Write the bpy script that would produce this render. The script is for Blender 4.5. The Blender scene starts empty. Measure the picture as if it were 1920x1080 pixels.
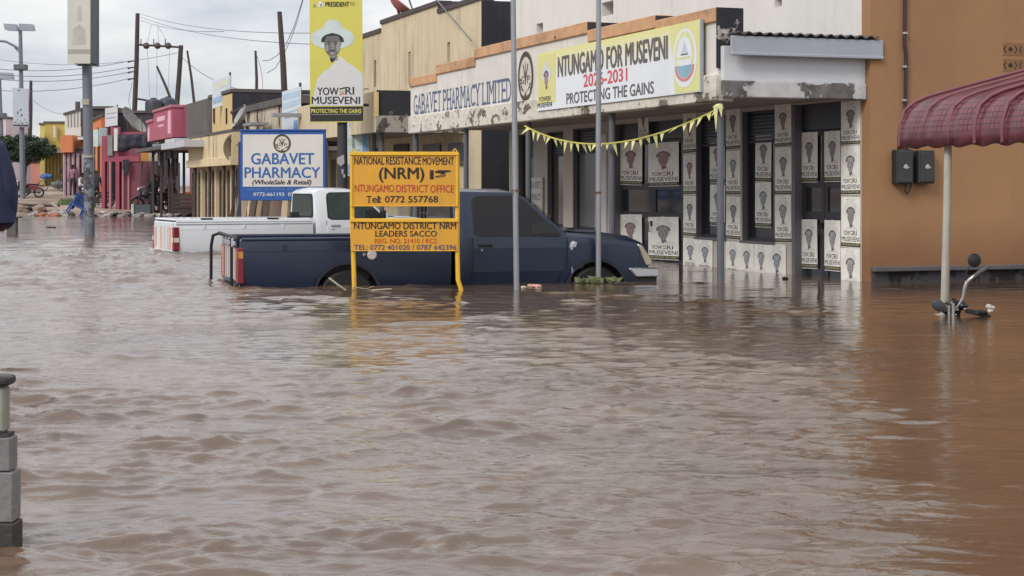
import bpy, bmesh, math, random
import numpy as np
from mathutils import Vector, Matrix
R = math.radians
rnd = random.Random(7)
S = bpy.context.scene
COL = S.collection

# ------------------------------------------------------------------ camera
F = 3200.0            # focal length in pixels of a 1920 wide frame
HY = 351.0            # horizon row
CZ = 1.15             # camera height above the water
cam = bpy.data.cameras.new("camera"); camo = bpy.data.objects.new("camera", cam); COL.objects.link(camo)
cam.sensor_width = 36.0; cam.lens = F / 1920 * 36; cam.shift_y = -(540 - HY) / 1920
cam.clip_start = 0.1; cam.clip_end = 3000
camo.location = (0, 0, CZ); camo.rotation_euler = (R(90), 0, 0)
S.camera = camo

# ------------------------------------------------------------------ sky, sun, exposure
SUN_EL, SUN_AZ = R(38), R(218)          # azimuth clockwise from +Y: behind the camera, to the left
w = bpy.data.worlds.new("World"); S.world = w; w.use_nodes = True
nt = w.node_tree; N = nt.nodes; L = nt.links
for n in list(N): N.remove(n)
out = N.new('ShaderNodeOutputWorld'); bg = N.new('ShaderNodeBackground'); bg.inputs[1].default_value = 0.1
sky = N.new('ShaderNodeTexSky'); sky.sky_type = 'NISHITA'; sky.sun_disc = False
sky.sun_elevation = SUN_EL; sky.sun_rotation = SUN_AZ
tc = N.new('ShaderNodeTexCoord'); sep = N.new('ShaderNodeSeparateXYZ'); L.new(tc.outputs['Generated'], sep.inputs[0])
mp = N.new('ShaderNodeMapping'); mp.inputs['Scale'].default_value = (5, 5, 15); L.new(tc.outputs['Generated'], mp.inputs[0])
nz = N.new('ShaderNodeTexNoise'); nz.inputs['Scale'].default_value = 1.5; nz.inputs['Detail'].default_value = 7
nz.inputs['Roughness'].default_value = .55; L.new(mp.outputs[0], nz.inputs[0])
cr = N.new('ShaderNodeValToRGB'); L.new(nz.outputs[0], cr.inputs[0])
cr.color_ramp.elements[0].position = .34; cr.color_ramp.elements[0].color = (.68, .73, .81, 1)
cr.color_ramp.elements[1].position = .62; cr.color_ramp.elements[1].color = (1.08, 1.06, 1.05, 1)
el = N.new('ShaderNodeMapRange'); L.new(sep.outputs['Z'], el.inputs[0])       # overcast sky: brighter towards the zenith
el.inputs[1].default_value = 0.0; el.inputs[2].default_value = .38; el.inputs[3].default_value = 6.2; el.inputs[4].default_value = 10.2
mu = N.new('ShaderNodeVectorMath'); mu.operation = 'SCALE'; L.new(cr.outputs[0], mu.inputs[0]); L.new(el.outputs[0], mu.inputs['Scale'])
mx = N.new('ShaderNodeMix'); mx.data_type = 'RGBA'; mx.inputs[0].default_value = .88
L.new(sky.outputs[0], mx.inputs[6]); L.new(mu.outputs[0], mx.inputs[7])
L.new(mx.outputs[2], bg.inputs[0]); L.new(bg.outputs[0], out.inputs[0])
sl = bpy.data.lights.new("sun", 'SUN'); sl.energy = 1.5; sl.angle = R(18); sl.color = (1, .95, .88)
so = bpy.data.objects.new("sun", sl); COL.objects.link(so)
so.rotation_euler = Vector((math.sin(SUN_AZ) * math.cos(SUN_EL), math.cos(SUN_AZ) * math.cos(SUN_EL), math.sin(SUN_EL))).to_track_quat('Z', 'Y').to_euler()
S.view_settings.view_transform = 'Standard'; S.view_settings.look = 'None'
S.view_settings.gamma = 1; S.view_settings.use_curve_mapping = False
S.view_settings.exposure = 0.35
S.cycles.max_bounces = 6; S.cycles.diffuse_bounces = 3; S.cycles.glossy_bounces = 4

# ------------------------------------------------------------------ pixel <-> place helpers
def X_(px, D): return (px - 960) / F * D
def Z_(py, D): return CZ + (HY - py) / F * D
# the row of shops: origin = street corner of the pharmacy wall, U runs away along the street, NV faces the street
E = Vector((4.26, 20.8)); U = Vector((-.3345, .9424)).normalized(); NV = Vector((-U.y, U.x)) ; ROT = math.atan2(-U.y, -U.x)
def s_of(px, o=0.0):
    k = (px - 960) / F; ex, ey = E.x + NV.x * o, E.y + NV.y * o
    return (k * ey - ex) / (U.x - k * U.y)
def y_of(px, o=0.0): return E.y + NV.y * o + U.y * s_of(px, o)
def zr(px, py, o=0.0): return Z_(py, y_of(px, o))
def rp(s, o): return (E.x + U.x * s + NV.x * o, E.y + U.y * s + NV.y * o)

# ------------------------------------------------------------------ materials
def lin(c): return tuple(((v / 255) / 12.92 if v / 255 <= .04045 else ((v / 255 + .055) / 1.055) ** 2.4) for v in c)
MATS = {}
def base_mat(name):
    m = bpy.data.materials.new(name); m.use_nodes = True
    b = m.node_tree.nodes['Principled BSDF']
    return m, m.node_tree, b
def mat(name, rgb, rough=.75, var=.18, scale=2.5, streak=0.0, bump=0.0, metal=0.0, k=1.0, coat=0.0, spec=.5, tint=None, sscale=1.0):
    """plain surface with cloudy variation, optional vertical dirt streaks and fine bump"""
    if name in MATS: return MATS[name]
    m, t, b = base_mat(name); n, l = t.nodes, t.links
    c = [v * k for v in lin(rgb)]
    tcn = n.new('ShaderNodeTexCoord')
    no = n.new('ShaderNodeTexNoise'); no.inputs['Scale'].default_value = scale; no.inputs['Detail'].default_value = 8; no.inputs['Roughness'].default_value = .65
    l.new(tcn.outputs['Object'], no.inputs[0])
    r = n.new('ShaderNodeValToRGB'); l.new(no.outputs[0], r.inputs[0])
    r.color_ramp.elements[0].position = .3; r.color_ramp.elements[1].position = .7
    r.color_ramp.elements[0].color = (*[v * (1 - var) for v in c], 1)
    r.color_ramp.elements[1].color = (*[min(1, v * (1 + var * .6)) for v in c], 1)
    src = r.outputs[0]
    if streak > 0:
        mpn = n.new('ShaderNodeMapping'); mpn.inputs['Scale'].default_value = (2.6 * sscale, 2.6 * sscale, .22 * sscale); l.new(tcn.outputs['Object'], mpn.inputs[0])
        n2 = n.new('ShaderNodeTexNoise'); n2.inputs['Scale'].default_value = 1.6; n2.inputs['Detail'].default_value = 9; n2.inputs['Roughness'].default_value = .7
        l.new(mpn.outputs[0], n2.inputs[0])
        r2 = n.new('ShaderNodeValToRGB'); l.new(n2.outputs[0], r2.inputs[0])
        r2.color_ramp.elements[0].position = .46; r2.color_ramp.elements[1].position = .68
        r2.color_ramp.elements[0].color = (0, 0, 0, 1); r2.color_ramp.elements[1].color = (streak, streak, streak, 1)
        n4 = n.new('ShaderNodeTexNoise'); n4.inputs['Scale'].default_value = .7 * sscale; n4.inputs['Detail'].default_value = 5; l.new(tcn.outputs['Object'], n4.inputs[0])
        r4 = n.new('ShaderNodeMapRange'); l.new(n4.outputs[0], r4.inputs[0]); r4.inputs[1].default_value = .36; r4.inputs[2].default_value = .62
        ml = n.new('ShaderNodeMath'); ml.operation = 'MULTIPLY'; l.new(r2.outputs[0], ml.inputs[0]); l.new(r4.outputs[0], ml.inputs[1])
        mm = n.new('ShaderNodeMix'); mm.data_type = 'RGBA'; l.new(ml.outputs[0], mm.inputs[0]); l.new(src, mm.inputs[6])
        mm.inputs[7].default_value = (*(tint or (.05, .045, .04)), 1); src = mm.outputs[2]
    l.new(src, b.inputs['Base Color'])
    b.inputs['Roughness'].default_value = rough; b.inputs['Metallic'].default_value = metal
    b.inputs['Specular IOR Level'].default_value = spec; b.inputs['Coat Weight'].default_value = coat; b.inputs['Coat Roughness'].default_value = .08
    if bump > 0:
        nb = n.new('ShaderNodeTexNoise'); nb.inputs['Scale'].default_value = 40; nb.inputs['Detail'].default_value = 6; l.new(tcn.outputs['Object'], nb.inputs[0])
        bn = n.new('ShaderNodeBump'); bn.inputs['Strength'].default_value = bump; bn.inputs['Distance'].default_value = .02
        l.new(nb.outputs[0], bn.inputs['Height']); l.new(bn.outputs[0], b.inputs['Normal'])
    MATS[name] = m; return m
def peel(name, paint, under, thr=.52, scale=3.0, rough=.85, stretch=(1, 1, 1), mould=.0, zfade=None):
    """paint flaking off to the plaster beneath, with a hard torn edge"""
    if name in MATS: return MATS[name]
    m, t, b = base_mat(name); n, l = t.nodes, t.links
    tcn = n.new('ShaderNodeTexCoord'); mpn = n.new('ShaderNodeMapping'); mpn.inputs['Scale'].default_value = stretch; l.new(tcn.outputs['Object'], mpn.inputs[0])
    no = n.new('ShaderNodeTexNoise'); no.inputs['Scale'].default_value = scale; no.inputs['Detail'].default_value = 9; no.inputs['Roughness'].default_value = .62
    l.new(mpn.outputs[0], no.inputs[0])
    r = n.new('ShaderNodeValToRGB'); l.new(no.outputs[0], r.inputs[0])
    r.color_ramp.elements[0].position = thr; r.color_ramp.elements[1].position = thr + .02
    n2 = n.new('ShaderNodeTexNoise'); n2.inputs['Scale'].default_value = scale * 2.7; n2.inputs['Detail'].default_value = 7; l.new(mpn.outputs[0], n2.inputs[0])
    def two(c, v):
        rr = n.new('ShaderNodeValToRGB'); l.new(n2.outputs[0], rr.inputs[0]); rr.color_ramp.elements[0].position = .32; rr.color_ramp.elements[1].position = .68
        a = lin(c); rr.color_ramp.elements[0].color = (*[x * (1 - v) for x in a], 1); rr.color_ramp.elements[1].color = (*a, 1); return rr.outputs[0]
    mm = n.new('ShaderNodeMix'); mm.data_type = 'RGBA'; l.new(r.outputs[0], mm.inputs[0]); l.new(two(paint, .22), mm.inputs[6]); l.new(two(under, .6), mm.inputs[7])
    src = mm.outputs[2]
    if mould > 0:
        n3 = n.new('ShaderNodeTexNoise'); n3.inputs['Scale'].default_value = 1.2; n3.inputs['Detail'].default_value = 10; n3.inputs['Roughness'].default_value = .75
        l.new(mpn.outputs[0], n3.inputs[0])
        r3 = n.new('ShaderNodeValToRGB'); l.new(n3.outputs[0], r3.inputs[0]); r3.color_ramp.elements[0].position = .5; r3.color_ramp.elements[1].position = .62
        r3.color_ramp.elements[0].color = (0, 0, 0, 1); r3.color_ramp.elements[1].color = (mould,) * 3 + (1,)
        m3 = n.new('ShaderNodeMix'); m3.data_type = 'RGBA'; l.new(r3.outputs[0], m3.inputs[0]); l.new(src, m3.inputs[6]); m3.inputs[7].default_value = (.03, .03, .032, 1); src = m3.outputs[2]
    l.new(src, b.inputs['Base Color']); b.inputs['Roughness'].default_value = rough
    bn = n.new('ShaderNodeBump'); bn.inputs['Strength'].default_value = .6; bn.inputs['Distance'].default_value = .01; bn.invert = True
    l.new(r.outputs[0], bn.inputs['Height']); l.new(bn.outputs[0], b.inputs['Normal'])
    MATS[name] = m; return m
def glass(name, rgb, k=1.0, rough=.06):
    if name in MATS: return MATS[name]
    m, t, b = base_mat(name); b.inputs['Base Color'].default_value = (*[v * k for v in lin(rgb)], 1); b.inputs['Roughness'].default_value = rough
    n, l = t.nodes, t.links
    no = n.new('ShaderNodeTexNoise'); no.inputs['Scale'].default_value = 2.2; tcn = n.new('ShaderNodeTexCoord'); l.new(tcn.outputs['Object'], no.inputs[0])
    r = n.new('ShaderNodeMapRange'); l.new(no.outputs[0], r.inputs[0]); r.inputs[3].default_value = rough * .4; r.inputs[4].default_value = rough * 2.4; l.new(r.outputs[0], b.inputs['Roughness'])
    MATS[name] = m; return m

# ------------------------------------------------------------------ mesh helpers
class MB:
    def __init__(s): s.bm = bmesh.new()
    def _f(s, vs, m=0):
        try:
            f = s.bm.faces.new(vs); f.material_index = m; return f
        except ValueError: return None
    def box(s, x0, x1, y0, y1, z0, z1, m=0, M=None):
        c = [(x, y, z) for z in (z0, z1) for y in (y0, y1) for x in (x0, x1)]
        v = [s.bm.verts.new(M @ Vector(p) if M else p) for p in c]
        for q in ((0, 2, 3, 1), (4, 5, 7, 6), (0, 1, 5, 4), (2, 6, 7, 3), (0, 4, 6, 2), (1, 3, 7, 5)): s._f([v[i] for i in q], m)
        return s
    def prism(s, pts, y0, y1, m=0, M=None, axis='y'):
        """polygon in x,z pushed from y0 to y1 (axis 'x': polygon in y,z; axis 'z': in x,y)"""
        def T(a, b, c):
            p = {'y': (a, c, b), 'x': (c, a, b), 'z': (a, b, c)}[axis]; return M @ Vector(p) if M else Vector(p)
        a = [s.bm.verts.new(T(p[0], p[1], y0)) for p in pts]; b = [s.bm.verts.new(T(p[0], p[1], y1)) for p in pts]
        s._f(a, m); s._f(b[::-1], m); n = len(pts)
        for i in range(n): s._f([a[i], b[i], b[(i + 1) % n], a[(i + 1) % n]], m)
        return s
    def poly(s, pts, m=0): s._f([s.bm.verts.new(p) for p in pts], m); return s
    def tube(s, pts, r, n=8, m=0, cap=True):
        pts = [Vector(p) for p in pts]; rs = r if isinstance(r, (list, tuple)) else [r] * len(pts); rings = []; up = None
        for i, p in enumerate(pts):
            d = (pts[min(i + 1, len(pts) - 1)] - pts[max(i - 1, 0)]).normalized()
            if up is None: up = d.orthogonal().normalized()
            a = (up - d * up.dot(d)).normalized(); b = d.cross(a); up = a
            rings.append([s.bm.verts.new(p + (a * math.cos(t) + b * math.sin(t)) * rs[i]) for t in [2 * math.pi * j / n for j in range(n)]])
        for i in range(len(rings) - 1):
            for j in range(n): s._f([rings[i][j], rings[i][(j + 1) % n], rings[i + 1][(j + 1) % n], rings[i + 1][j]], m)
        if cap: s._f(rings[0][::-1], m); s._f(rings[-1], m)
        return s
    def lathe(s, prof, n=24, M=None, m=0, cap=True):
        """(radius, height) profile turned round local z"""
        rings = []
        for (r, z) in prof:
            rings.append([s.bm.verts.new((M or Matrix()) @ Vector((max(r, 1e-4) * math.cos(2 * math.pi * j / n), max(r, 1e-4) * math.sin(2 * math.pi * j / n), z))) for j in range(n)])
        for i in range(len(rings) - 1):
            for j in range(n): s._f([rings[i][j], rings[i][(j + 1) % n], rings[i + 1][(j + 1) % n], rings[i + 1][j]], m)
        if cap: s._f(rings[0][::-1], m); s._f(rings[-1], m)
        return s
    def ball(s, c, r, m=0, sub=2, jit=0.0):
        r = r if isinstance(r, (list, tuple)) else (r, r, r)
        q = bmesh.ops.create_icosphere(s.bm, subdivisions=sub, radius=1)
        for v in q['verts']:
            j = 1 + rnd.uniform(-jit, jit); v.co = Vector((v.co.x * r[0] * j, v.co.y * r[1] * j, v.co.z * r[2] * j)) + Vector(c)
        for v in q['verts']:
            for f in v.link_faces: f.material_index = m
        return s
def finish(name, me, mats, parent, smooth, angle=35):
    for mm in (mats if isinstance(mats, (list, tuple)) else [mats]): me.materials.append(mm)
    if smooth:
        me.polygons.foreach_set('use_smooth', [True] * len(me.polygons)); me.set_sharp_from_angle(angle=R(angle))
    o = bpy.data.objects.new(name, me); COL.objects.link(o)
    if parent is not None: o.parent = parent
    return o
def obj(name, mb, mats, parent=None, smooth=False, bevel=0.0, seg=1, loc=None, rot=None):
    bm = mb.bm; bmesh.ops.recalc_face_normals(bm, faces=bm.faces)
    if bevel > 0:
        es = [e for e in bm.edges if len(e.link_faces) == 2 and e.calc_face_angle(0) > R(30)]
        bmesh.ops.bevel(bm, geom=es, offset=bevel, segments=seg, affect='EDGES', profile=.6, clamp_overlap=True)
    me = bpy.data.meshes.new(name); bm.to_mesh(me); bm.free()
    o = finish(name, me, mats, parent, smooth)
    if loc: o.location = loc
    if rot: o.rotation_euler = rot
    return o
def tag(o, label=None, cat=None, group=None, kind=None):
    if label: o['label'] = label
    if cat: o['category'] = cat
    if group: o['group'] = group
    if kind: o['kind'] = kind
    return o
def thing(name, label, cat, loc=(0, 0, 0), rz=0.0, group=None, rot=None):
    o = bpy.data.objects.new(name, None); COL.objects.link(o); o.empty_display_size = .2
    o.location = loc; o.rotation_euler = rot or (0, 0, rz); return tag(o, label, cat, group)
def dup(root, loc, rot=None, label=None, scale=None):
    r = root.copy(); COL.objects.link(r); r.location = loc
    if rot: r.rotation_euler = rot
    if label: r['label'] = label
    if scale: r.scale = scale
    for ch in list(root.children):
        c = ch.copy(); COL.objects.link(c); c.parent = r
        for g in list(ch.children):
            d = g.copy(); COL.objects.link(d); d.parent = c
    return r
def rowthing(name, label, cat, s0, group=None, z=0.0):
    p = rp(s0, 0); return thing(name, label, cat, (p[0], p[1], z), ROT, group)

# ------------------------------------------------------------------ lettering
def text_mesh(body, bold=0.0, shear=0.0, ext=.0, space=1.0):
    cu = bpy.data.curves.new("lettering", 'FONT'); cu.body = body; cu.size = 1; cu.offset = bold; cu.shear = shear; cu.extrude = ext
    cu.space_character = space; cu.resolution_u = 3
    o = bpy.data.objects.new("lettering", cu); COL.objects.link(o)
    dg = bpy.context.evaluated_depsgraph_get(); me = bpy.data.meshes.new_from_object(o.evaluated_get(dg))
    bpy.data.objects.remove(o); bpy.data.curves.remove(cu); return me
def fit_text(body, x0, x1, z0, z1, y, bold=.02, shear=0.0, space=1.0):
    """list of (verts, faces) for lettering scaled to fill the box x0..x1, z0..z1 on the plane y (facing -y)"""
    me = text_mesh(body, bold, shear, 0, space); n = len(me.vertices); a = np.empty(n * 3); me.vertices.foreach_get('co', a); a = a.reshape(-1, 3)
    lo, hi = a.min(0), a.max(0); q = (a - lo) / np.maximum(hi - lo, 1e-6)
    vs = [(x0 + (x1 - x0) * p[0], y, z0 + (z1 - z0) * p[1]) for p in q]
    fs = [tuple(p.vertices) for p in me.polygons]; bpy.data.meshes.remove(me); return vs, fs
def add_text(mb, body, x0, x1, z0, z1, y, m=0, bold=.02, shear=0.0, space=1.0):
    vs, fs = fit_text(body, x0, x1, z0, z1, y, 0, shear, space); b = bold * (z1 - z0) * 1.5
    for k, (dx, dz) in enumerate(((0, 0), (-b, 0), (b, 0), (0, b * .6), (0, -b * .6)) if bold > .004 else ((0, 0),)):
        bv = [mb.bm.verts.new((v[0] * 1.0 + dx, v[1] - .00015 * k, v[2] + dz)) for v in vs]
        for f in fs: mb._f([bv[i] for i in f], m)
    return mb
def lettering(body, x0, x1, z0, z1, y, mt, parent, bold=.02, shear=0.0, space=1.0, name="lettering"):
    mb = MB(); add_text(mb, body, x0, x1, z0, z1, y, 0, bold, shear, space)
    me = bpy.data.meshes.new(name); mb.bm.to_mesh(me); mb.bm.free(); return finish(name, me, mt, parent, False)
SERIF = {'A': [(.05, 0), (.95, 0)], 'B': [(.05, 0), (.05, 1)], 'C': [(.93, .9), (.93, .1)], 'D': [(.08, 0), (.08, 1)], 'E': [(.08, 0), (.08, 1)], 'G': [(.9, .42)],
         'H': [(.1, 0), (.1, 1), (.9, 0), (.9, 1)], 'I': [(.5, 0), (.5, 1)], 'L': [(.1, 0), (.1, 1)], 'M': [(.08, 0), (.08, 1), (.92, 0), (.92, 1)],
         'P': [(.1, 0), (.1, 1)], 'R': [(.1, 0), (.1, 1), (.92, 0)], 'T': [(.5, 0)], 'V': [(.05, 1), (.95, 1)], 'Y': [(.05, 1), (.95, 1), (.5, 0)], 'l': [(.5, 0)]}
def serif_text(body, x0, x1, z0, z1, y, mt, parent, bold=.02):
    wd = {'I': .42, ' ': .42, 'M': 1.15, 'L': .85, 'E': .88, 'T': .92, 'P': .9, ':': .3, 'l': .35, '1': .7}
    ws = [wd.get(c, 1.0) for c in body]; tot = sum(ws); x = x0; mb = MB(); u = (x1 - x0) / tot; h = z1 - z0; t = h * .085
    for c, q in zip(body, ws):
        if c != ' ':
            a, b = x + u * q * .07, x + u * q * .93
            zz1 = z1 if c not in 'e:' else z0 + h * .72
            if c == 'I': add_text(mb, c, (a + b) / 2 - u * .1, (a + b) / 2 + u * .1, z0, z1, y, 0, bold)
            else: add_text(mb, c, a, b, z0, zz1, y, 0, bold)
            for fx, fz in SERIF.get(c, []):
                cx = a + (b - a) * fx; zz = z0 + (h - t) * fz; mb.box(cx - u * .2, cx + u * .2, y - .0005, y + .0005, zz, zz + t)
        x += u * q
    me = bpy.data.meshes.new("lettering"); mb.bm.to_mesh(me); mb.bm.free(); return finish("lettering", me, mt, parent, False)
def ell(cx, cz, rx, rz, n=20, a0=0, a1=360):
    full = abs(a1 - a0) >= 360; k = n if full else n + 1
    return [(cx + rx * math.cos(R(a0 + (a1 - a0) * i / n)), cz + rz * math.sin(R(a0 + (a1 - a0) * i / n))) for i in range(k)]
def flat(mb, pts, y, m=0):
    mb.poly([(p[0], y, p[1]) for p in pts], m); return mb
def ring(mb, cx, cz, rx, rz, f, y, m=0, n=28):
    o = ell(cx, cz, rx, rz, n); i = ell(cx, cz, rx * f, rz * f, n)
    for j in range(n):
        k = (j + 1) % n; flat(mb, [o[j], o[k], i[k], i[j]], y, m)
    return mb
def rrect(x0, x1, z0, z1, r, n=4):
    r = min(r, (x1 - x0) / 2.01, (z1 - z0) / 2.01)
    return ell(x1 - r, z1 - r, r, r, n, 0, 90) + ell(x0 + r, z1 - r, r, r, n, 90, 180) + ell(x0 + r, z0 + r, r, r, n, 180, 270) + ell(x1 - r, z0 + r, r, r, n, 270, 360)
def wall_cells(mb, x0, x1, z0, z1, y0, y1, holes, m=0):
    """solid wall from y0 to y1 with rectangular openings (x0,x1,z0,z1)"""
    xs = sorted({x0, x1, *[h[0] for h in holes], *[h[1] for h in holes]}); xs = [x for x in xs if x0 <= x <= x1]
    for i in range(len(xs) - 1):
        a, b = xs[i], xs[i + 1]
        if b - a < 1e-5: continue
        mid = (a + b) / 2; cut = sorted((h[2], h[3]) for h in holes if h[0] - 1e-6 <= mid <= h[1] + 1e-6); z = z0
        for (c, d) in cut:
            if c > z + 1e-5: mb.box(a, b, y0, y1, z, c, m)
            z = max(z, d)
        if z < z1 - 1e-5: mb.box(a, b, y0, y1, z, z1, m)
    bmesh.ops.remove_doubles(mb.bm, verts=mb.bm.verts, dist=1e-5)
    seen = {}                                             # drop the inner faces two touching cells share
    for f in list(mb.bm.faces):
        key = tuple(sorted(v.index for v in f.verts)) if False else frozenset(f.verts); seen.setdefault(key, []).append(f)
    kill = [f for fs in seen.values() if len(fs) > 1 for f in fs]
    bmesh.ops.delete(mb.bm, geom=kill, context='FACES_ONLY')
    return mb

# ================================================================== ground and flood water
def sm(t): t = max(0.0, min(1.0, t)); return t * t * (3 - 2 * t)
def gz(x, y):
    z = -.55 + .35 * sm((y - 40) / 22)
    if y > 62: z = max(z, min(1.45, (y - 69.5) * .0275))
    d = (x - (E.x + U.x * (y - 20) / U.y)) * .94                # distance from the row front
    if d > -9: z -= .22 * sm((y - 70) / 10) * sm((d + 9) / 3)
    z += .34 * math.exp(-((x + 19.5) / 2.6) ** 2 - ((y - 72.5) / 3.0) ** 2)     # bank of washed-up earth
    return z
def build_ground():
    ys = list(np.linspace(-30, 60, 16)) + list(np.linspace(62, 130, 86)) + [150, 200, 300, 500, 900, 1800]
    xs = [-1500, -600, -250, -120, -70] + list(np.linspace(-50, 20, 120)) + [40, 80, 200, 600, 1500]
    rr = random.Random(3); vs = []
    for y in ys:
        for x in xs:
            j = (rr.random() - .5) * (.10 if 62 < y < 130 and -50 < x < 20 else .03); vs.append((x, y, gz(x, y) + j))
    n = len(xs); fs = [(j * n + i, j * n + i + 1, (j + 1) * n + i + 1, (j + 1) * n + i) for j in range(len(ys) - 1) for i in range(n - 1)]
    me = bpy.data.meshes.new("ground"); me.from_pydata(vs, [], fs)
    m, t, b = base_mat("wet_earth"); n_, l = t.nodes, t.links
    tcn = n_.new('ShaderNodeTexCoord'); no = n_.new('ShaderNodeTexNoise'); no.inputs['Scale'].default_value = .45; no.inputs['Detail'].default_value = 10; l.new(tcn.outputs['Object'], no.inputs[0])
    r = n_.new('ShaderNodeValToRGB'); l.new(no.outputs[0], r.inputs[0]); r.color_ramp.elements[0].position = .32; r.color_ramp.elements[1].position = .68
    r.color_ramp.elements[0].color = (*lin((92, 76, 66)), 1); r.color_ramp.elements[1].color = (*lin((165, 142, 126)), 1)
    l.new(r.outputs[0], b.inputs['Base Color']); b.inputs['Roughness'].default_value = .8
    o = finish("ground", me, m, None, True, 60); tag(o, kind='structure'); return o
build_ground()

def build_water():
    # fan of rows that widen with distance, then plain water out to the sides
    tn = np.linspace(-.46, .46, 560); yy = [2.0]
    while yy[-1] < 95: yy.append(yy[-1] * (1.008 if yy[-1] < 4.2 else 1.0021 if yy[-1] < 18 else 1.0033 if yy[-1] < 40 else 1.006))
    yy = np.array(yy); Xg = tn[None, :] * yy[:, None]; Yg = np.repeat(yy[:, None], len(tn), 1)
    rg = np.random.default_rng(11); H = np.zeros_like(Xg); px_ = np.maximum(np.gradient(yy), .92 / 560 * yy)[:, None] * np.ones_like(Xg)
    def band(nw, lmin, lmax, slope, spread, d0):
        """nw random waves; crests lie roughly across the view; slope = rms steepness of the band"""
        h = np.zeros_like(Xg)
        for _ in range(nw):
            lam = math.exp(rg.uniform(math.log(lmin), math.log(lmax))); k = 2 * math.pi / lam
            a = d0 + rg.normal(0, spread); ph = rg.uniform(0, 6.28)
            att = np.clip((lam - 2.2 * px_) / (2.0 * px_), 0, 1)
            h += att * np.sin(k * (Xg * math.sin(a) + Yg * math.cos(a)) + ph) * (slope * math.sqrt(2.0 / nw) / k)
        return h
    big = band(12, 1.2, 3.0, .015, .40, .12); mid = band(54, .14, .60, .082, .42, .10); small = band(60, .045, .19, .125, .52, .02)
    rb = band(26, .35, 1.1, .075, .42, .16); ridge = .03 - np.abs(rb) * 1.5; rb2 = band(30, .14, .42, .08, .5, -.1); ridge2 = -np.abs(rb2) * 1.3
    def nmap(f, seed, n=9):
        g = np.random.default_rng(seed); z = np.zeros_like(Xg)
        for _ in range(n):
            a = g.uniform(0, 6.28); k = f * g.uniform(.5, 1.6); z += np.sin(k * (Xg * math.cos(a) * .55 + Yg * math.sin(a)) + g.uniform(0, 6.28))
        return np.clip(.5 + .5 * z / math.sqrt(n / 2) * .75, 0, 1)
    # quiet water beside the orange wall, slack water under the shop fronts, and the current in the street
    tx = Xg / Yg
    edge = .205 + np.clip((9.5 - Yg) / 9, 0, 1) * .09 + .012 * np.sin(Yg * 2.3) + .01 * np.sin(Yg * 5.1 + Xg)
    quiet = 1 / (1 + np.exp(-(tx - edge) / .012)); slack = 1 / (1 + np.exp(-(Yg + .25 * Xg - 14.2) / 1.2)) * 1 / (1 + np.exp(-(Xg + 2.2) / .8))
    amp = (1 - .80 * quiet) * (1 - .66 * slack * (1 - quiet)); gust = .28 + 1.25 * nmap(1.1, 5)
    sharp = mid + .5 * np.maximum(mid, 0) ** 2 / .03
    far = np.clip(1 - (Yg - 25) / 60, .35, 1)
    patch = np.clip(nmap(.8, 21) * 1.8 - .55, 0, 1); H = (big * 1.0 + (ridge * .8 + ridge2 * .8) * patch * (1 - .6 * slack) + sharp * gust + small * (.35 + 1.1 * nmap(2.6, 9))) * amp * far
    for (bx, by, rx, ry, h) in ((-2.62, 11.2, .17, .16, .05), (-2.40, 11.3, .2, .12, .035), (-2.2, 8.45, .12, .07, .04), (-2.05, 8.5, .12, .05, .02), (-1.15, 7.3, .16, .05, .018), (-.55, 6.3, .2, .05, .016), (-.35, 6.9, .2, .05, .014), (-.95, 6.45, .2, .05, .016)):
        q = np.exp(-((Xg - bx) / rx) ** 2 - ((Yg - by + .25 * (Xg - bx)) / ry) ** 2); H += h * q
    # short steep crests with the front towards the viewer, scattered where the current runs
    rs = np.random.default_rng(77); live = (1 - quiet) * (1 - .85 * slack); pat = nmap(.55, 33)
    for _ in range(6500):
        by = math.sqrt(rs.uniform(4.6 ** 2, 30 ** 2)); bx = rs.uniform(-.33, .31) * by; j = int(np.searchsorted(yy, by)); i_ = int((bx / by + .46) / .92 * 559)
        if j >= len(yy) - 2 or rs.uniform() > live[j, i_] * (.06 + 1.2 * pat[j, i_] ** 2.5): continue
        big_ = rs.uniform() ** 3; ln = .08 + .10 * rs.uniform() + .30 * big_ ** 2; fr = .009 + .020 * big_ + by * .0007; bk = fr * rs.uniform(1.8, 3.2); h = fr * rs.uniform(.32, .75); ang = rs.normal(.16, .2); cv = rs.normal(0, .45)
        j0, j1 = np.searchsorted(yy, by - 3 * ln * .6 - 3 * bk), np.searchsorted(yy, by + 3 * ln * .6 + 3 * bk); c0 = max(0, int(((bx - 3 * ln) / by + .46) / .92 * 559) - 3); c1 = min(560, int(((bx + 3 * ln) / by + .46) / .92 * 559) + 4)
        if j1 - j0 < 3 or c1 - c0 < 3: continue
        dx, dy = Xg[j0:j1, c0:c1] - bx, Yg[j0:j1, c0:c1] - by; uu = dx * math.cos(ang) + dy * math.sin(ang); vv = -dx * math.sin(ang) + dy * math.cos(ang) + cv * uu * uu + .03 * np.sin(uu * 17 + cv * 9)
        H[j0:j1, c0:c1] += h * np.exp(-(uu / ln) ** 2) * np.where(vv < 0, np.exp(-(vv / fr) ** 2), np.exp(-(vv / bk) ** 2))
    H *= np.clip((.46 - np.abs(tx)) / .05, 0, 1) * np.clip((95 - Yg) / 20, 0, 1) * np.clip((Yg - 2.0) / .6, 0, 1)
    # little wakes where the current piles up on posts and wheels
    V = np.stack([Xg, Yg, H], -1).reshape(-1, 3); nr, nc = Xg.shape; i = np.arange(nr * nc).reshape(nr, nc)
    Q = np.stack([i[:-1, :-1], i[:-1, 1:], i[1:, 1:], i[1:, :-1]], -1).reshape(-1, 4)
    b0 = len(V); y0, y1 = yy[0], yy[-1]
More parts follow.
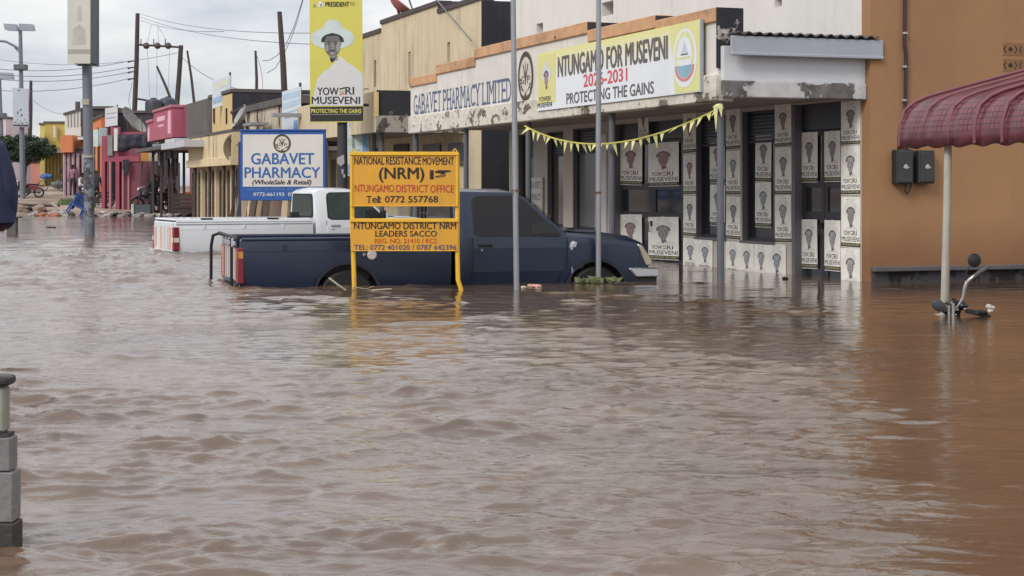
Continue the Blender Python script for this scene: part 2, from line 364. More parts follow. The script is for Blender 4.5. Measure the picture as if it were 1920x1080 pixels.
    ex = [(-140, -25, 0), (140, -25, 0), (.46 * y0, y0, 0), (.46 * y1, y1, 0), (140, y1, 0), (-140, y1, 0), (-.46 * y1, y1, 0), (-.46 * y0, y0, 0)]
    V = np.concatenate([V, np.array(ex)]); Q2 = np.array([(b0, b0 + 1, b0 + 2, b0 + 7), (b0 + 1, b0 + 4, b0 + 3, b0 + 2), (b0, b0 + 7, b0 + 6, b0 + 5)])
    Q = np.concatenate([Q, Q2]); me = bpy.data.meshes.new("flood_water")
    me.vertices.add(len(V)); me.vertices.foreach_set('co', V.astype(np.float32).ravel()); me.loops.add(Q.size); me.loops.foreach_set('vertex_index', Q.astype(np.int32).ravel())
    me.polygons.add(len(Q)); me.polygons.foreach_set('loop_start', np.arange(0, Q.size, 4, dtype=np.int32)); me.polygons.foreach_set('loop_total', np.full(len(Q), 4, np.int32))
    qc = me.attributes.new('calm', 'FLOAT', 'POINT'); qc.data.foreach_set('value', np.concatenate([np.maximum(quiet * .6, slack).ravel(), np.zeros(8)]).astype(np.float32)); qa = me.attributes.new('current_mask', 'FLOAT', 'POINT'); qa.data.foreach_set('value', np.concatenate([1 - quiet.ravel(), np.full(8, .6)]).astype(np.float32))
    me.update(calc_edges=True); me.polygons.foreach_set('use_smooth', [True] * len(Q))
    m, t, b = base_mat("muddy_water"); n, l = t.nodes, t.links
    g = n.new('ShaderNodeNewGeometry')
    no = n.new('ShaderNodeTexNoise'); no.inputs['Scale'].default_value = .55; no.inputs['Detail'].default_value = 6; l.new(g.outputs['Position'], no.inputs[0])
    r = n.new('ShaderNodeValToRGB'); l.new(no.outputs[0], r.inputs[0]); r.color_ramp.elements[0].position = .35; r.color_ramp.elements[1].position = .65
    r.color_ramp.elements[0].color = (*lin((78, 58, 42)), 1); r.color_ramp.elements[1].color = (*lin((90, 69, 52)), 1)
    r2 = n.new('ShaderNodeValToRGB'); l.new(no.outputs[0], r2.inputs[0]); r2.color_ramp.elements[0].position = .35; r2.color_ramp.elements[1].position = .65
    r2.color_ramp.elements[0].color = (*lin((88, 71, 57)), 1); r2.color_ramp.elements[1].color = (*lin((104, 85, 70)), 1)     # base colour made paler where the current runs
    at_ = n.new('ShaderNodeAttribute'); at_.attribute_name = 'current_mask'; mxc = n.new('ShaderNodeMix'); mxc.data_type = 'RGBA'
    l.new(at_.outputs['Fac'], mxc.inputs[0]); l.new(r.outputs[0], mxc.inputs[6]); l.new(r2.outputs[0], mxc.inputs[7]); 
    mpf = n.new('ShaderNodeMapping'); mpf.inputs['Scale'].default_value = (.8, 2.4, 1); mpf.inputs['Rotation'].default_value = (0, 0, .25); l.new(g.outputs['Position'], mpf.inputs[0])
    nf = n.new('ShaderNodeTexNoise'); nf.inputs['Scale'].default_value = 2.6; nf.inputs['Detail'].default_value = 11; nf.inputs['Roughness'].default_value = .72; nf.inputs['Distortion'].default_value = 1.2; l.new(mpf.outputs[0], nf.inputs[0])
    rf = n.new('ShaderNodeValToRGB'); l.new(nf.outputs[0], rf.inputs[0]); rf.color_ramp.elements[0].position = .56; rf.color_ramp.elements[1].position = .70; rf.color_ramp.elements[1].color = (.55, .55, .55, 1)
    mf = n.new('ShaderNodeMix'); mf.data_type = 'RGBA'; l.new(rf.outputs[0], mf.inputs[0]); l.new(mxc.outputs[2], mf.inputs[6]); mf.inputs[7].default_value = (*lin((150, 132, 115)), 1)     # thin froth and scum
    l.new(mf.outputs[2], b.inputs['Base Color']); b.inputs['IOR'].default_value = 1.68; b.inputs['Roughness'].default_value = .07
    mp_ = n.new('ShaderNodeMapping'); mp_.inputs['Scale'].default_value = (.55, 1, 1); l.new(g.outputs['Position'], mp_.inputs[0])
    n1 = n.new('ShaderNodeTexNoise'); n1.inputs['Scale'].default_value = 14; n1.inputs['Detail'].default_value = 5; n1.inputs['Roughness'].default_value = .6; n1.inputs['Distortion'].default_value = .6; l.new(mp_.outputs[0], n1.inputs[0])
    n0 = n.new('ShaderNodeTexNoise'); n0.inputs['Scale'].default_value = .5; n0.inputs['Detail'].default_value = 4; l.new(mp_.outputs[0], n0.inputs[0])
    mr = n.new('ShaderNodeMapRange'); l.new(n0.outputs[0], mr.inputs[0]); mr.inputs[1].default_value = .35; mr.inputs[2].default_value = .7; mr.inputs[3].default_value = .18; mr.inputs[4].default_value = .52
    bn = n.new('ShaderNodeBump'); bn.inputs['Distance'].default_value = .02; ac = n.new('ShaderNodeAttribute'); ac.attribute_name = 'calm'; sc_ = n.new('ShaderNodeMath'); sc_.operation = 'MULTIPLY_ADD'; l.new(ac.outputs['Fac'], sc_.inputs[0]); sc_.inputs[1].default_value = -.8; sc_.inputs[2].default_value = 1.0; m2 = n.new('ShaderNodeMath'); m2.operation = 'MULTIPLY'; l.new(mr.outputs[0], m2.inputs[0]); l.new(sc_.outputs[0], m2.inputs[1]); l.new(m2.outputs[0], bn.inputs['Strength']); 
    n3 = n.new('ShaderNodeTexNoise'); n3.inputs['Scale'].default_value = 34; n3.inputs['Detail'].default_value = 3; n3.inputs['Distortion'].default_value = .8; l.new(mp_.outputs[0], n3.inputs[0])
    ma = n.new('ShaderNodeMath'); ma.operation = 'MULTIPLY_ADD'; l.new(n3.outputs[0], ma.inputs[0]); ma.inputs[1].default_value = .42; l.new(n1.outputs[0], ma.inputs[2])
    l.new(ma.outputs[0], bn.inputs['Height']); l.new(bn.outputs[0], b.inputs['Normal'])
    me.materials.append(m); o = bpy.data.objects.new("flood_water", me); COL.objects.link(o); tag(o, kind='structure')
build_water()

# ================================================================== materials of the place
WHITE = peel("flaked_white", (205, 200, 192), (120, 112, 100), .60, 2.2, mould=.25)
FASCIA = mat("fascia_white", (214, 209, 203), .8, .10, 1.5, streak=.30, bump=.15, tint=(.22, .2, .17), sscale=1.4)
BAND = peel("flaked_band", (218, 210, 198), (132, 122, 108), .56, 2.8, stretch=(1, 1, 1.6), mould=.22)
CORNER = peel("mouldy_corner", (42, 42, 46), (190, 184, 178), .56, 3.2, mould=.5)
COPING = peel("coping_terracotta", (205, 160, 122), (120, 100, 84), .64, 1.7, mould=.35)
COPEND = mat("coping_end_dark", (52, 50, 54), .9, .3, 4)
SHOPWALL = mat("shop_wall", (186, 178, 168), .8, .12, 1.2, streak=.12, bump=.1, tint=(.25, .2, .16))
UPPER = mat("upper_wall", (216, 213, 208), .8, .08, .8, streak=.25, bump=.12, tint=(.35, .33, .3))
ORANGE = mat("orange_wall", (158, 119, 84), .85, .13, .55, streak=.45, bump=.14, tint=(.17, .105, .07), sscale=.3)
def damp_foot(m, zlo, zhi):
    """tide mark and splashed dirt along the foot of a wall"""
    t = m.node_tree; n, l = t.nodes, t.links; b_ = n['Principled BSDF']; src = b_.inputs['Base Color'].links[0].from_socket
    tcn = n.new('ShaderNodeTexCoord'); sp = n.new('ShaderNodeSeparateXYZ'); l.new(tcn.outputs['Object'], sp.inputs[0])
    no = n.new('ShaderNodeTexNoise'); no.inputs['Scale'].default_value = 2.2; no.inputs['Detail'].default_value = 9; l.new(tcn.outputs['Object'], no.inputs[0])
    ad = n.new('ShaderNodeMath'); ad.operation = 'MULTIPLY_ADD'; l.new(no.outputs[0], ad.inputs[0]); ad.inputs[1].default_value = -.55; l.new(sp.outputs[2], ad.inputs[2])
    mr = n.new('ShaderNodeMapRange'); l.new(ad.outputs[0], mr.inputs[0]); mr.inputs[1].default_value = zlo - .27; mr.inputs[2].default_value = zhi - .27; mr.inputs[3].default_value = .55; mr.inputs[4].default_value = 0
    mm = n.new('ShaderNodeMix'); mm.data_type = 'RGBA'; l.new(mr.outputs[0], mm.inputs[0]); l.new(src, mm.inputs[6]); mm.inputs[7].default_value = (*lin((112, 72, 48)), 1); l.new(mm.outputs[2], b_.inputs['Base Color'])
damp_foot(ORANGE, .25, .75)
PLINTH = peel("wet_plinth", (66, 64, 68), (34, 30, 28), .5, 3.0)
DARKM = mat("dark_metal_frame", (48, 46, 52), .55, .2, 3)
GREYF = mat("grey_frame", (104, 102, 106), .6, .15, 2)
GLASS = glass("dark_glass", (40, 42, 48), 1, .05)
LOUVRE = mat("louvre_dark", (44, 44, 54), .4, .15, 3)
GALV = mat("galvanised_post", (150, 152, 158), .45, .14, 3, streak=.25, metal=.35, tint=(.2, .15, .11))
DGALV = mat("grey_post", (92, 95, 102), .55, .15, 3, streak=.2)
BLACK = mat("black_paint", (26, 26, 30), .6, .25, 4)
INK = mat("black_ink", (30, 28, 32), .6, .15, 20)
BOARDW = mat("board_white", (214, 214, 218), .55, .05, 1.2, streak=.08, tint=(.4, .38, .36))
GREYM = mat("grey_board", (158, 162, 170), .6, .08, 1.2, streak=.1)
BLUEINK = mat("blue_grey_ink", (84, 98, 132), .6, .15, 12)

# ================================================================== the pharmacy at the corner
ph = thing("pharmacy_building", "corner pharmacy building with white street front, poster-covered shop wall and plain orange side wall", "building", (E.x, E.y, 0), ROT)
LX = lambda px, o=0.0: -s_of(px, o)
LEN, FO, TOPZ = 13.8, 1.93, 7.6
op = []   # openings in the shop wall: (name, x0, x1, z0, z1)
def hole(a, b, ty, by, at=None):
    q = at or (a + b) / 2; return (LX(a), LX(b), zr(q, by) if by else -.75, zr(q, ty))
H_door = hole(1485, 1577, 193, None, 1530); H_w1 = hole(1391, 1453, 207, 453); H_w2 = hole(1305, 1361, 217, 446); H_dd = hole(1151, 1281, 228, None, 1216)
H_w3 = hole(1074, 1116, 240, 431); H_w4 = hole(1026, 1056, 247, 425); H_w5 = hole(972, 1000, 252, 420); H_o6 = hole(888, 949, 258, None, 918)
holes = [H_door, H_w1, H_w2, H_dd, H_w3, H_w4, H_w5]
mb = MB(); wall_cells(mb, -LEN + .9, 0, -.75, 2.55, 0.0, .22, holes); obj("shop_wall", mb, SHOPWALL, ph)
mb = MB(); mb.box(-LEN - .2, -LEN + .9, 1.2, 1.3, -.75, 2.6); obj("dark_passage", mb, mat("dark_passage_panel", (58, 55, 60), .8, .2, 2), ph)
mb = MB(); wall_cells(mb, -12.7, 0, 2.55, TOPZ, 0.0, .22, [(LX(1006), LX(1018), zr(1010, 62), zr(1010, 44)), (LX(1128), LX(1150), zr(1135, 30), zr(1135, 4)), (LX(1452), LX(1466), zr(1458, 13), zr(1458, -6))]); obj("upper_wall", mb, UPPER, ph)
mb = MB(); mb.box(-12.6, -.1, .6, .68, 3, TOPZ - .2); obj("slot_backing", mb, mat("slot_shadow", (120, 116, 112), .9), ph)
mb = MB(); mb.box(0, .2, 0.003, 14, -.75, TOPZ); obj("side_wall", mb, ORANGE, ph)
mb = MB(); mb.box(-12.7, -12.5, .22, 12, -.75, TOPZ); mb.box(-12.5, 0, 13.8, 13.99, -.75, TOPZ); mb.box(-12.7, .2, 0.0, 14, TOPZ, TOPZ + .12); obj("back_wall", mb, UPPER, ph)
mb = MB(); mb.box(.2, .235, .02, 14, -.75, zr(1617, 503)); obj("plinth", mb, PLINTH, ph); mb = MB(); mb.box(.2, .30, .0, 14, zr(1617, 508), zr(1617, 499)); obj("plinth_ledge", mb, mat('ledge_grey', (92, 88, 90), .7, .3, 3, streak=.4), ph, bevel=.008)
# shop floor slab and verandah
mb = MB(); mb.box(-LEN, 0, -FO - .2, 0, -.75, -.16); obj("verandah_floor", mb, mat("screed", (110, 100, 92), .8), ph)
# stepped street fascia in sections (px0, px1, top row at px0, at px1)
sec = [(770, 820, 152, 131), (820, 892, 131, 96), (892, 1105, 94, 37), (1105, 1233, 62, 22), (1233, 1346, 40, 12)]
zt = []
for (a, b, ta, tb) in sec: zt.append((zr(a, ta, FO) + zr(b, tb, FO)) / 2)
zt[1] = (zt[1] + zt[3]) / 2 if abs(zt[1] - zt[3]) < .08 else zt[1]
zb = (zr(1346, 187, FO) + zr(772, 252, FO)) / 2; zband = zb + .32
print('steps', [round(v, 3) for v in zt]); fx = MB(); cpg = MB(); ends = MB()
for q, (a, b, ta, tb) in enumerate(sec):
    x0, x1 = LX(a, FO), LX(b, FO); z = zt[q]
    if q == 4: x1 = LX(1347, FO)
    fx.box(x0, x1, -FO, -FO + .16, zband, z - .17)
    cpg.box(x0 - (.0 if q < 3 else -.0), x1, -FO - .035, -FO + .2, z - .17, z)
obj("fascia_wall", fx, FASCIA, ph); obj("coping", cpg, COPING, ph, bevel=.01)
for q, nx in ((2, 3), (3, 4)):
    x1 = LX(sec[q][1], FO); e_ = MB(); e_.box(x1 - .004, x1 + .012, -FO - .03, -FO + .6, zt[nx] - .02, zt[q] - .012); obj("coping_end", e_, COPEND, ph)
XC = LX(1347, FO)
ends.box(XC, XC + .02, -FO - .03, -FO + .32, zt[4] - .72, zt[4] - .004); obj("parapet_end", ends, CORNER, ph)
mb = MB(); mb.box(LX(770, FO), XC + .01, -FO - .05, -FO + .2, zb, zband); obj("canopy_edge", mb, BAND, ph, bevel=.012)
mb = MB(); mb.box(LX(770, FO), XC - .05, -FO + .2, -.002, zb + .08, zb + .2); obj("canopy_soffit", mb, mat("soffit_grey", (150, 142, 136), .85, .15, 1.5), ph)
# end of the verandah above the opening: painted panel, flaked beam, grey eaves board and corrugated sheet
za, z1_, z2_ = zr(1480, 106, 1.0), zr(1480, 156, .9), zr(1480, 187, .9)
mb = MB(); mb.box(XC + .02, XC + .1, -FO + .02, -.003, z1_, za + .1); obj("end_panel", mb, mat("end_panel_white", (206, 208, 212), .75, .06, 1.2, streak=.15, tint=(.4, .4, .42)), ph)
mb = MB(); mb.box(XC + .02, XC + .14, -FO + .02, -.003, z2_, z1_ - .004); obj("end_beam", mb, peel("end_beam_flaked", (196, 194, 194), (116, 112, 112), .50, 2.2, mould=.4), ph, bevel=.012)
mb = MB(); mb.box(XC + .205, XC + .245, -FO + .05, .16, za, zr(1480, 76, .9)); mb.box(XC + .202, XC + .26, -FO + .05, .16, za - .02, za + .015); obj("eaves_board", mb, GREYM, ph, bevel=.006)
mb = MB(); prof = [(-FO + .1 + i * .0325, zr(1480, 72, .9) + .018 * math.sin(i * 1.5)) for i in range(60)]
prof2 = [(p[0], p[1] + .012) for p in prof[::-1]]
mb.prism(prof + prof2, -4.6 - 0.0, XC + .27, axis='x'); 
obj("corrugated_roof", mb, mat("rusty_sheet", (84, 82, 86), .6, .3, 3, metal=.3), ph)
# posts of the verandah
for (px, r_) in ((1351, .044), (1148, .045), (991, .045), (874, .045), (780, .045)):
    o_ = FO - .1 if px != 1351 else FO - .06; x = LX(px, o_)
    mb = MB(); mb.tube([(x, -o_, -.75), (x, -o_, zb + .1)], r_, 10); obj("verandah_post", mb, DGALV, ph, smooth=True)
# windows and doors
def window(h, bars=1, glassm=GLASS, fan=.42, name="window"):
    x0, x1, z0, z1 = h; y = .1
    f = MB(); t = .045; f.box(x0, x0 + t, y - .02, y + .06, z0, z1); f.box(x1 - t, x1, y - .02, y + .06, z0, z1); f.box(x0 + t, x1 - t, y - .02, y + .06, z0, z0 + t); f.box(x0 + t, x1 - t, y - .02, y + .06, z1 - t, z1)
    f.box(x0 + t, x1 - t, y - .018, y + .05, z1 - fan - .02, z1 - fan + .02)
    fr = obj(name, f, DARKM, ph)
    g = MB(); g.box(x0 + t, x1 - t, y + .01, y + .02, z0 + t, z1 - fan - .02); obj("pane", g, glassm, fr)
    lv = MB(); k = 7
    for i in range(k):
        zz = z1 - fan + .03 + (fan - .08) * i / k; lv.box(x0 + t, x1 - t, y - .01, y + .03, zz, zz + (fan - .08) / k * .82, M=None)
    obj("louvre", lv, LOUVRE, fr)
    j = MB(); j.box(x0 + .002, x0 + .014, .004, .098, z0, z1); obj("jamb", j, GREYF, fr)
    if z0 > 0: s_ = MB(); s_.box(x0 - .03, x1 + .03, -.03, .1, z0 - .03, z0 + .004); obj("sill", s_, GREYF, fr, bevel=.006)
    return fr
CURT = glass("curtained_glass", (96, 84, 82), .8, .08)
MILK = glass("milky_glass", (120, 120, 122), .8, .1)
window(H_w1); window(H_w2); window(H_w3, glassm=MILK); window(H_w4, glassm=CURT); window(H_w5, glassm=CURT)
def leaf_door(x0, x1, z1, leaves, midz, kind):
    """glazed metal door leaves: each with a top, a middle and a bottom pane"""
    y = .1; n = leaves; wd = (x1 - x0) / n
    for i in range(n):
        a, b = x0 + wd * i + .006, x0 + wd * (i + 1) - .006; t = .07
        f = MB(); f.box(a, a + t, y, y + .045, -.6, z1); f.box(b - t, b, y, y + .045, -.6, z1)
        for (p, q) in ((-.6, -.1), (midz[0] - .09, midz[0]), (midz[1], midz[1] + .09), (z1 - .07, z1)): f.box(a + t, b - t, y, y + .045, p, q)
        d = obj("door", f, DARKM, ph, bevel=.004)
        g = MB(); g.box(a + t, b - t, y + .02, y + .028, -.1, midz[0] - .09); g.box(a + t, b - t, y + .02, y + .028, midz[0], midz[1]); g.box(a + t, b - t, y + .02, y + .028, midz[1] + .09, z1 - .07); obj("pane", g, GLASS, d)
        if i == 0:
            h_ = MB(); h_.box(b - .05, b - .02, y - .03, y, midz[0] - .22, midz[0] - .14); h_.tube([(b - .035, y - .03, midz[0] - .15), (b - .035, y - .06, midz[0] - .16), (b - .035, y - .06, midz[0] - .3), (b - .035, y - .03, midz[0] - .31)], .008, 6); obj("handle", h_, BLACK, d)
zf1 = zr(1530, 243); x0, x1 = H_door[0] + .09, H_door[1]
leaf_door(x0, x1, zf1, 2, (zr(1530, 397), zr(1530, 352)), 0)
mb = MB(); mb.box(x0, x1, .1, .13, zf1 + .006, H_door[3]); 
for i in range(9): mb.box(x0 + .02, x1 - .02, .085, .1, zf1 + .03 + i * .038, zf1 + .055 + i * .038)
obj("fanlight", mb, LOUVRE, ph)
mb = MB(); mb.box(H_door[0] + .002, H_door[0] + .085, -.01, .12, -.7, H_door[3]); obj("door_jamb", mb, GREYF, ph, bevel=.006)
zf2 = zr(1216, 262); x0, x1 = H_dd[0] + .05, H_dd[1]
leaf_door(x0, x1, zf2, 2, (zr(1216, 398), zr(1216, 356)), 1)
mb = MB(); mb.box(x0, x1, .1, .13, zf2 + .006, H_dd[3]); 
for i in range(5): mb.box(x0 + .02, x1 - .02, .085, .1, zf2 + .02 + i * .045, zf2 + .05 + i * .045)
obj("fanlight", mb, LOUVRE, ph)
mb = MB(); mb.box(LX(1127), LX(1139), -.03, -.002, -.5, zr(1132, 250)); obj("white_pilaster", mb, mat("pilaster_white", (205, 203, 200), .7, .08, 2), ph, bevel=.006)
mb = MB(); mb.box(H_dd[0] + .002, H_dd[0] + .048, -.005, .12, -.7, H_dd[3]); obj("door_jamb", mb, GREYF, ph)
# dark room behind the glass
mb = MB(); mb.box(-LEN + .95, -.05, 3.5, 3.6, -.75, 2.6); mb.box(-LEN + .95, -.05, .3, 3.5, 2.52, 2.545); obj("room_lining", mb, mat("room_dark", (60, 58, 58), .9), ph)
# painted name on the fascia and the round crest
serif_text("GABAVET PHARMACY LIMITED", LX(775.5, FO + .002), LX(959, FO + .002), zr(800, 212, FO), zr(800, 174, FO), -FO - .004, BLUEINK, ph, bold=.0)
def crest(parent, cx, cz, rx, rz, y, dark, pale, e=.0015, bold=.02):
    m_ = MB(); flat(m_, ell(cx, cz, rx * .98, rz * .98, 32), y, 1); ring(m_, cx, cz, rx, rz, .78, y - e, 0, 32)
    add_text(m_, "G", cx - rx * .56, cx - rx * .18, cz - rz * .28, cz + rz * .02, y - e, 0, bold); add_text(m_, "P", cx + rx * .22, cx + rx * .56, cz - rz * .28, cz + rz * .02, y - e, 0, bold)
    add_text(m_, "V", cx - rx * .36, cx + rx * .36, cz - rz * .28, cz + rz * .48, y - e * 1.4, 0, 0)
    flat(m_, [(cx - rx * .05, cz - rz * .35), (cx + rx * .05, cz - rz * .35), (cx + rx * .03, cz + rz * .56), (cx - rx * .03, cz + rz * .56)], y - e * 1.8, 0)
    for sgn in (-1, 1):                                   # laurel leaves and ribbon
        for a in range(5):
            t = R(-100 + sgn * (18 + a * 13)); px_, pz_ = cx + rx * .66 * math.cos(t), cz + rz * .66 * math.sin(t); flat(m_, ell(px_, pz_, rx * .1, rz * .055, 8), y - e * 1.8, 0)
        flat(m_, [(cx + sgn * rx * .15, cz - rz * .62), (cx + sgn * rx * .62, cz - rz * .5), (cx + sgn * rx * .55, cz - rz * .68), (cx + sgn * rx * .12, cz - rz * .8)], y - e * 2.2, 1)
    flat(m_, ell(cx, cz - rz * .8, rx * .13, rz * .13, 10), y - e * 2.6, 0)
    me = bpy.data.meshes.new("crest"); m_.bm.to_mesh(me); m_.bm.free(); return finish("crest", me, [dark, pale], parent, False)
cxx = LX(984, FO); crest(ph, (LX(973, FO) + LX(999, FO)) / 2, zr(984, 143.5, FO), (LX(999, FO) - LX(970.5, FO)) / 2, (zr(984, 97, FO) - zr(984, 191, FO)) / 2, -FO - .004, mat("crest_olive", (70, 66, 52), .7), mat("crest_pale", (205, 198, 186), .7))
# narrow painted name board by the windows
sg = MB(); a, b = LX(994), LX(1021); sg.box(a, b, -.05, -.02, zr(1008, 408), zr(1008, 333))
nb = tag(obj("name_board", sg, mat("name_board_white", (206, 200, 190), .7, .1, 2), None), "narrow white name board with blue serif lettering on the wall between dark shop windows", "sign"); nb.location = (E.x, E.y, 0); nb.rotation_euler = (0, 0, ROT)
for tx_, p, q in (("ABAVET", 341, 353), ("ARMACY", 363, 375), ("LTD", 385, 396)):
    serif_text(tx_, a + .03, b - (.03 if tx_ != "LTD" else .2), zr(1008, q), zr(1008, p), -.052, BLUEINK, nb, bold=.0)

# ---- campaign banner fixed on the fascia
def grad_mat(name, c0, c1, axis, a, b, c2=None):
    m, t, bs = base_mat(name); n, l = t.nodes, t.links; tcn = n.new('ShaderNodeTexCoord'); sp = n.new('ShaderNodeSeparateXYZ'); l.new(tcn.outputs['Object'], sp.inputs[0])
    mr = n.new('ShaderNodeMapRange'); l.new(sp.outputs[axis], mr.inputs[0]); mr.inputs[1].default_value = a; mr.inputs[2].default_value = b
    r = n.new('ShaderNodeValToRGB'); l.new(mr.outputs[0], r.inputs[0]); r.color_ramp.elements[0].color = (*lin(c0), 1); r.color_ramp.elements[1].color = (*lin(c1), 1)
    l.new(r.outputs[0], bs.inputs['Base Color']); bs.inputs['Roughness'].default_value = .45; return m
YEL = mat("print_yellow", (220, 212, 112), .5, .05, 1.5); PALE = mat("print_pale", (222, 226, 232), .5, .04, 1.5)
bn = rowthing("campaign_banner", "wide white and yellow campaign banner on the stepped fascia above the shop", "banner", s_of(1347, FO))
OX = s_of(1347, FO); BX = lambda px: OX - s_of(px, FO + .03); by = -FO - .075
bx0, bx1 = BX(1012.5), BX(1319.5); bz0 = (zr(1012, 209, FO) + zr(1320, 172, FO)) / 2; bz1 = (zr(1015, 101, FO) + zr(1319, 38, FO)) / 2; bh = bz1 - bz0; bw = bx1 - bx0
mb = MB(); mb.box(bx0, bx1, by, by + .02, bz0, bz1); obj("sheet", mb, grad_mat("banner_sheet", (222, 226, 232), (222, 216, 128), 2, bz0 + bh * .5, bz1 + bh * .05), bn)
mb = MB(); mb.box(bx1 - bw * .0 - .0, bx1 + .035, by - .005, by + .025, bz0 - .01, bz1 + .005); obj("edge_batten", mb, GREYM, bn)
hold = BX
mb = MB(); flat(mb, [(BX(1272), bz0 + .01), (bx1 - .01, bz0 + .01), (bx1 - .01, bz1 - .01), (BX(1262), bz1 - .01)], by - .002); obj("yellow_field", mb, mat("banner_right", (216, 214, 146), .5, .05, 2), bn)
mb = MB(); flat(mb, [(bx0 + .02, bz0 + bh * .12), (BX(1047), bz0 + bh * .12), (BX(1047), bz1 - bh * .05), (bx0 + .02, bz1 - bh * .05)], by - .002); obj("portrait_field", mb, mat("portrait_yellow", (216, 210, 140), .5, .08, 2), bn)
lettering("NTUNGAMO FOR MUSEVENI", BX(1052), BX(1258), bz0 + bh * .53, bz0 + bh * .87, by - .004, mat("banner_grey_ink", (98, 92, 92), .6), bn, bold=.026)
lettering("2026-2031", BX(1100), BX(1182), bz0 + bh * .30, bz0 + bh * .50, by - .004, mat("banner_red_ink", (214, 84, 92), .6), bn, bold=.026)
lettering("PROTECTING THE GAINS", BX(1068), BX(1232), bz0 + bh * .055, bz0 + bh * .235, by - .004, mat("banner_grey_ink", (98, 92, 92)), bn, bold=.02)
GHAT = mat("print_hat", (206, 214, 222), .5); GFACE = mat("print_face", (148, 146, 146), .6, .15, 9); PFACE = mat("print_face_warm", (172, 132, 132), .6, .3, 9); GDARK = mat("print_dark", (44, 42, 46), .6); GMID = mat("print_mid", (116, 114, 116), .6, .2, 9)
def portrait(mb, cx, cz, s, y, e, face, hat, dark, mid, body=None, asp=1.0):
    """printed bust of a man in a wide pale hat; s = half width of the hat brim"""
    sx = s * asp
    if body is not None: flat(mb, [(cx - sx * .85, cz - s * 2.6), (cx + sx * 1.15, cz - s * 2.6), (cx + sx * 1.05, cz - s * 1.6), (cx + sx * .6, cz - s * 1.15), (cx + sx * .25, cz - s * .75), (cx - sx * .2, cz - s * 1.15), (cx - sx * .55, cz - s * 1.4)], y - e, body)
    if hat is not None:
        flat(mb, ell(cx, cz, sx, s * .52, 24), y - e * 2, hat)
        flat(mb, [(cx - sx * .48, cz + s * .2), (cx + sx * .48, cz + s * .2), (cx + sx * .36, cz + s * .7), (cx + sx * .1, cz + s * .86), (cx - sx * .14, cz + s * .86), (cx - sx * .36, cz + s * .68)], y - e * 2.5, hat)
    flat(mb, ell(cx, cz - s * .30, sx * .37, s * .54, 20), y - e * 2.8, face)
    flat(mb, ell(cx, cz - s * .12, sx * .52, s * .34, 18, -12, 192), y - e * 2.6, dark); flat(mb, ell(cx, cz - s * .30, sx * .37, s * .54, 14, 48, 132) , y - e * 3.2, dark)
    flat(mb, [(cx - sx * .17, cz - s * .7), (cx + sx * .2, cz - s * .7), (cx + sx * .24, cz - s * 1.0), (cx - sx * .1, cz - s * 1.05)], y - e * 2.4, mid)
    flat(mb, [(cx - sx * .10, cz - s * .86), (cx + sx * .04, cz - s * .92), (cx + sx * .22, cz - s * .80), (cx + sx * .10, cz - s * .98), (cx - sx * .02, cz - s * 1.12), (cx - sx * .10, cz - s * 1.02)], y - e * 3.5, dark)
    for q in (-.16, .16):
        flat(mb, ell(cx + sx * q, cz - s * .16, sx * .09, s * .024, 8), y - e * 4, dark); flat(mb, ell(cx + sx * q, cz - s * .25, sx * .055, s * .03, 8), y - e * 4, dark)
    flat(mb, [(cx - sx * .02, cz - s * .22), (cx + sx * .04, cz - s * .22), (cx + sx * .09, cz - s * .42), (cx - sx * .05, cz - s * .42)], y - e * 3.6, mid)
    flat(mb, ell(cx + sx * .25, cz - s * .38, sx * .09, s * .26, 10), y - e * 3.0, mid); flat(mb, ell(cx - sx * .25, cz - s * .45, sx * .07, s * .16, 10), y - e * 3.1, mid)
    flat(mb, ell(cx, cz - s * .56, sx * .14, s * .028, 10), y - e * 4, dark); flat(mb, ell(cx, cz - s * .485, sx * .12, s * .02, 10), y - e * 4, mid); flat(mb, ell(cx, cz - s * .70, sx * .12, s * .06, 10), y - e * 3.4, mid)
    flat(mb, ell(cx + sx * .37, cz - s * .25, sx * .04, s * .11, 8), y - e * 2.7, mid)
mb = MB(); portrait(mb, (BX(1020) + BX(1040)) / 2, bz0 + bh * .62, bh * .25, by - .003, .0006, 0, 1, 2, 3, asp=.92); obj("portrait", mb, [PFACE, GHAT, GDARK, mat("print_warm_mid", (178, 130, 126), .6)], bn)
lettering("YOWERI", BX(1016), BX(1038), bz0 + bh * .155, bz0 + bh * .235, by - .004, GDARK, bn, bold=.02); lettering("MUSEVENI", BX(1013.5), BX(1040.5), bz0 + bh * .055, bz0 + bh * .135, by - .004, GDARK, bn, bold=.02)
ex, ez, erx, erz = (BX(1268) + BX(1313)) / 2, bz0 + bh * .5, (BX(1313) - BX(1267)) / 2, bh * .42
mb = MB(); flat(mb, ell(ex, ez, erx, erz, 32), by - .004, 0); ring(mb, ex, ez + erz * .1, erx * .8, erz * .8, .78, by - .0045, 1); flat(mb, ell(ex, ez + erz * .1, erx * .62, erz * .62, 28), by - .005, 0)
flat(mb, [(ex - erx * .55, ez - erz * .25)] + [(ex + erx * .62 * math.cos(R(a)), ez - erz * .25 + erz * .42 * math.sin(R(a))) for a in range(180, 361, 15)], by - .0055, 2)
o_ = [(ex + erx * .8 * math.cos(R(a)), ez - erz * .25 + erz * .55 * math.sin(R(a))) for a in range(180, 361, 15)]; i_ = [(ex + erx * .66 * math.cos(R(a)), ez - erz * .25 + erz * .44 * math.sin(R(a))) for a in range(180, 361, 15)]
for j in range(len(o_) - 1): flat(mb, [o_[j], o_[j + 1], i_[j + 1], i_[j]], by - .006, 3)
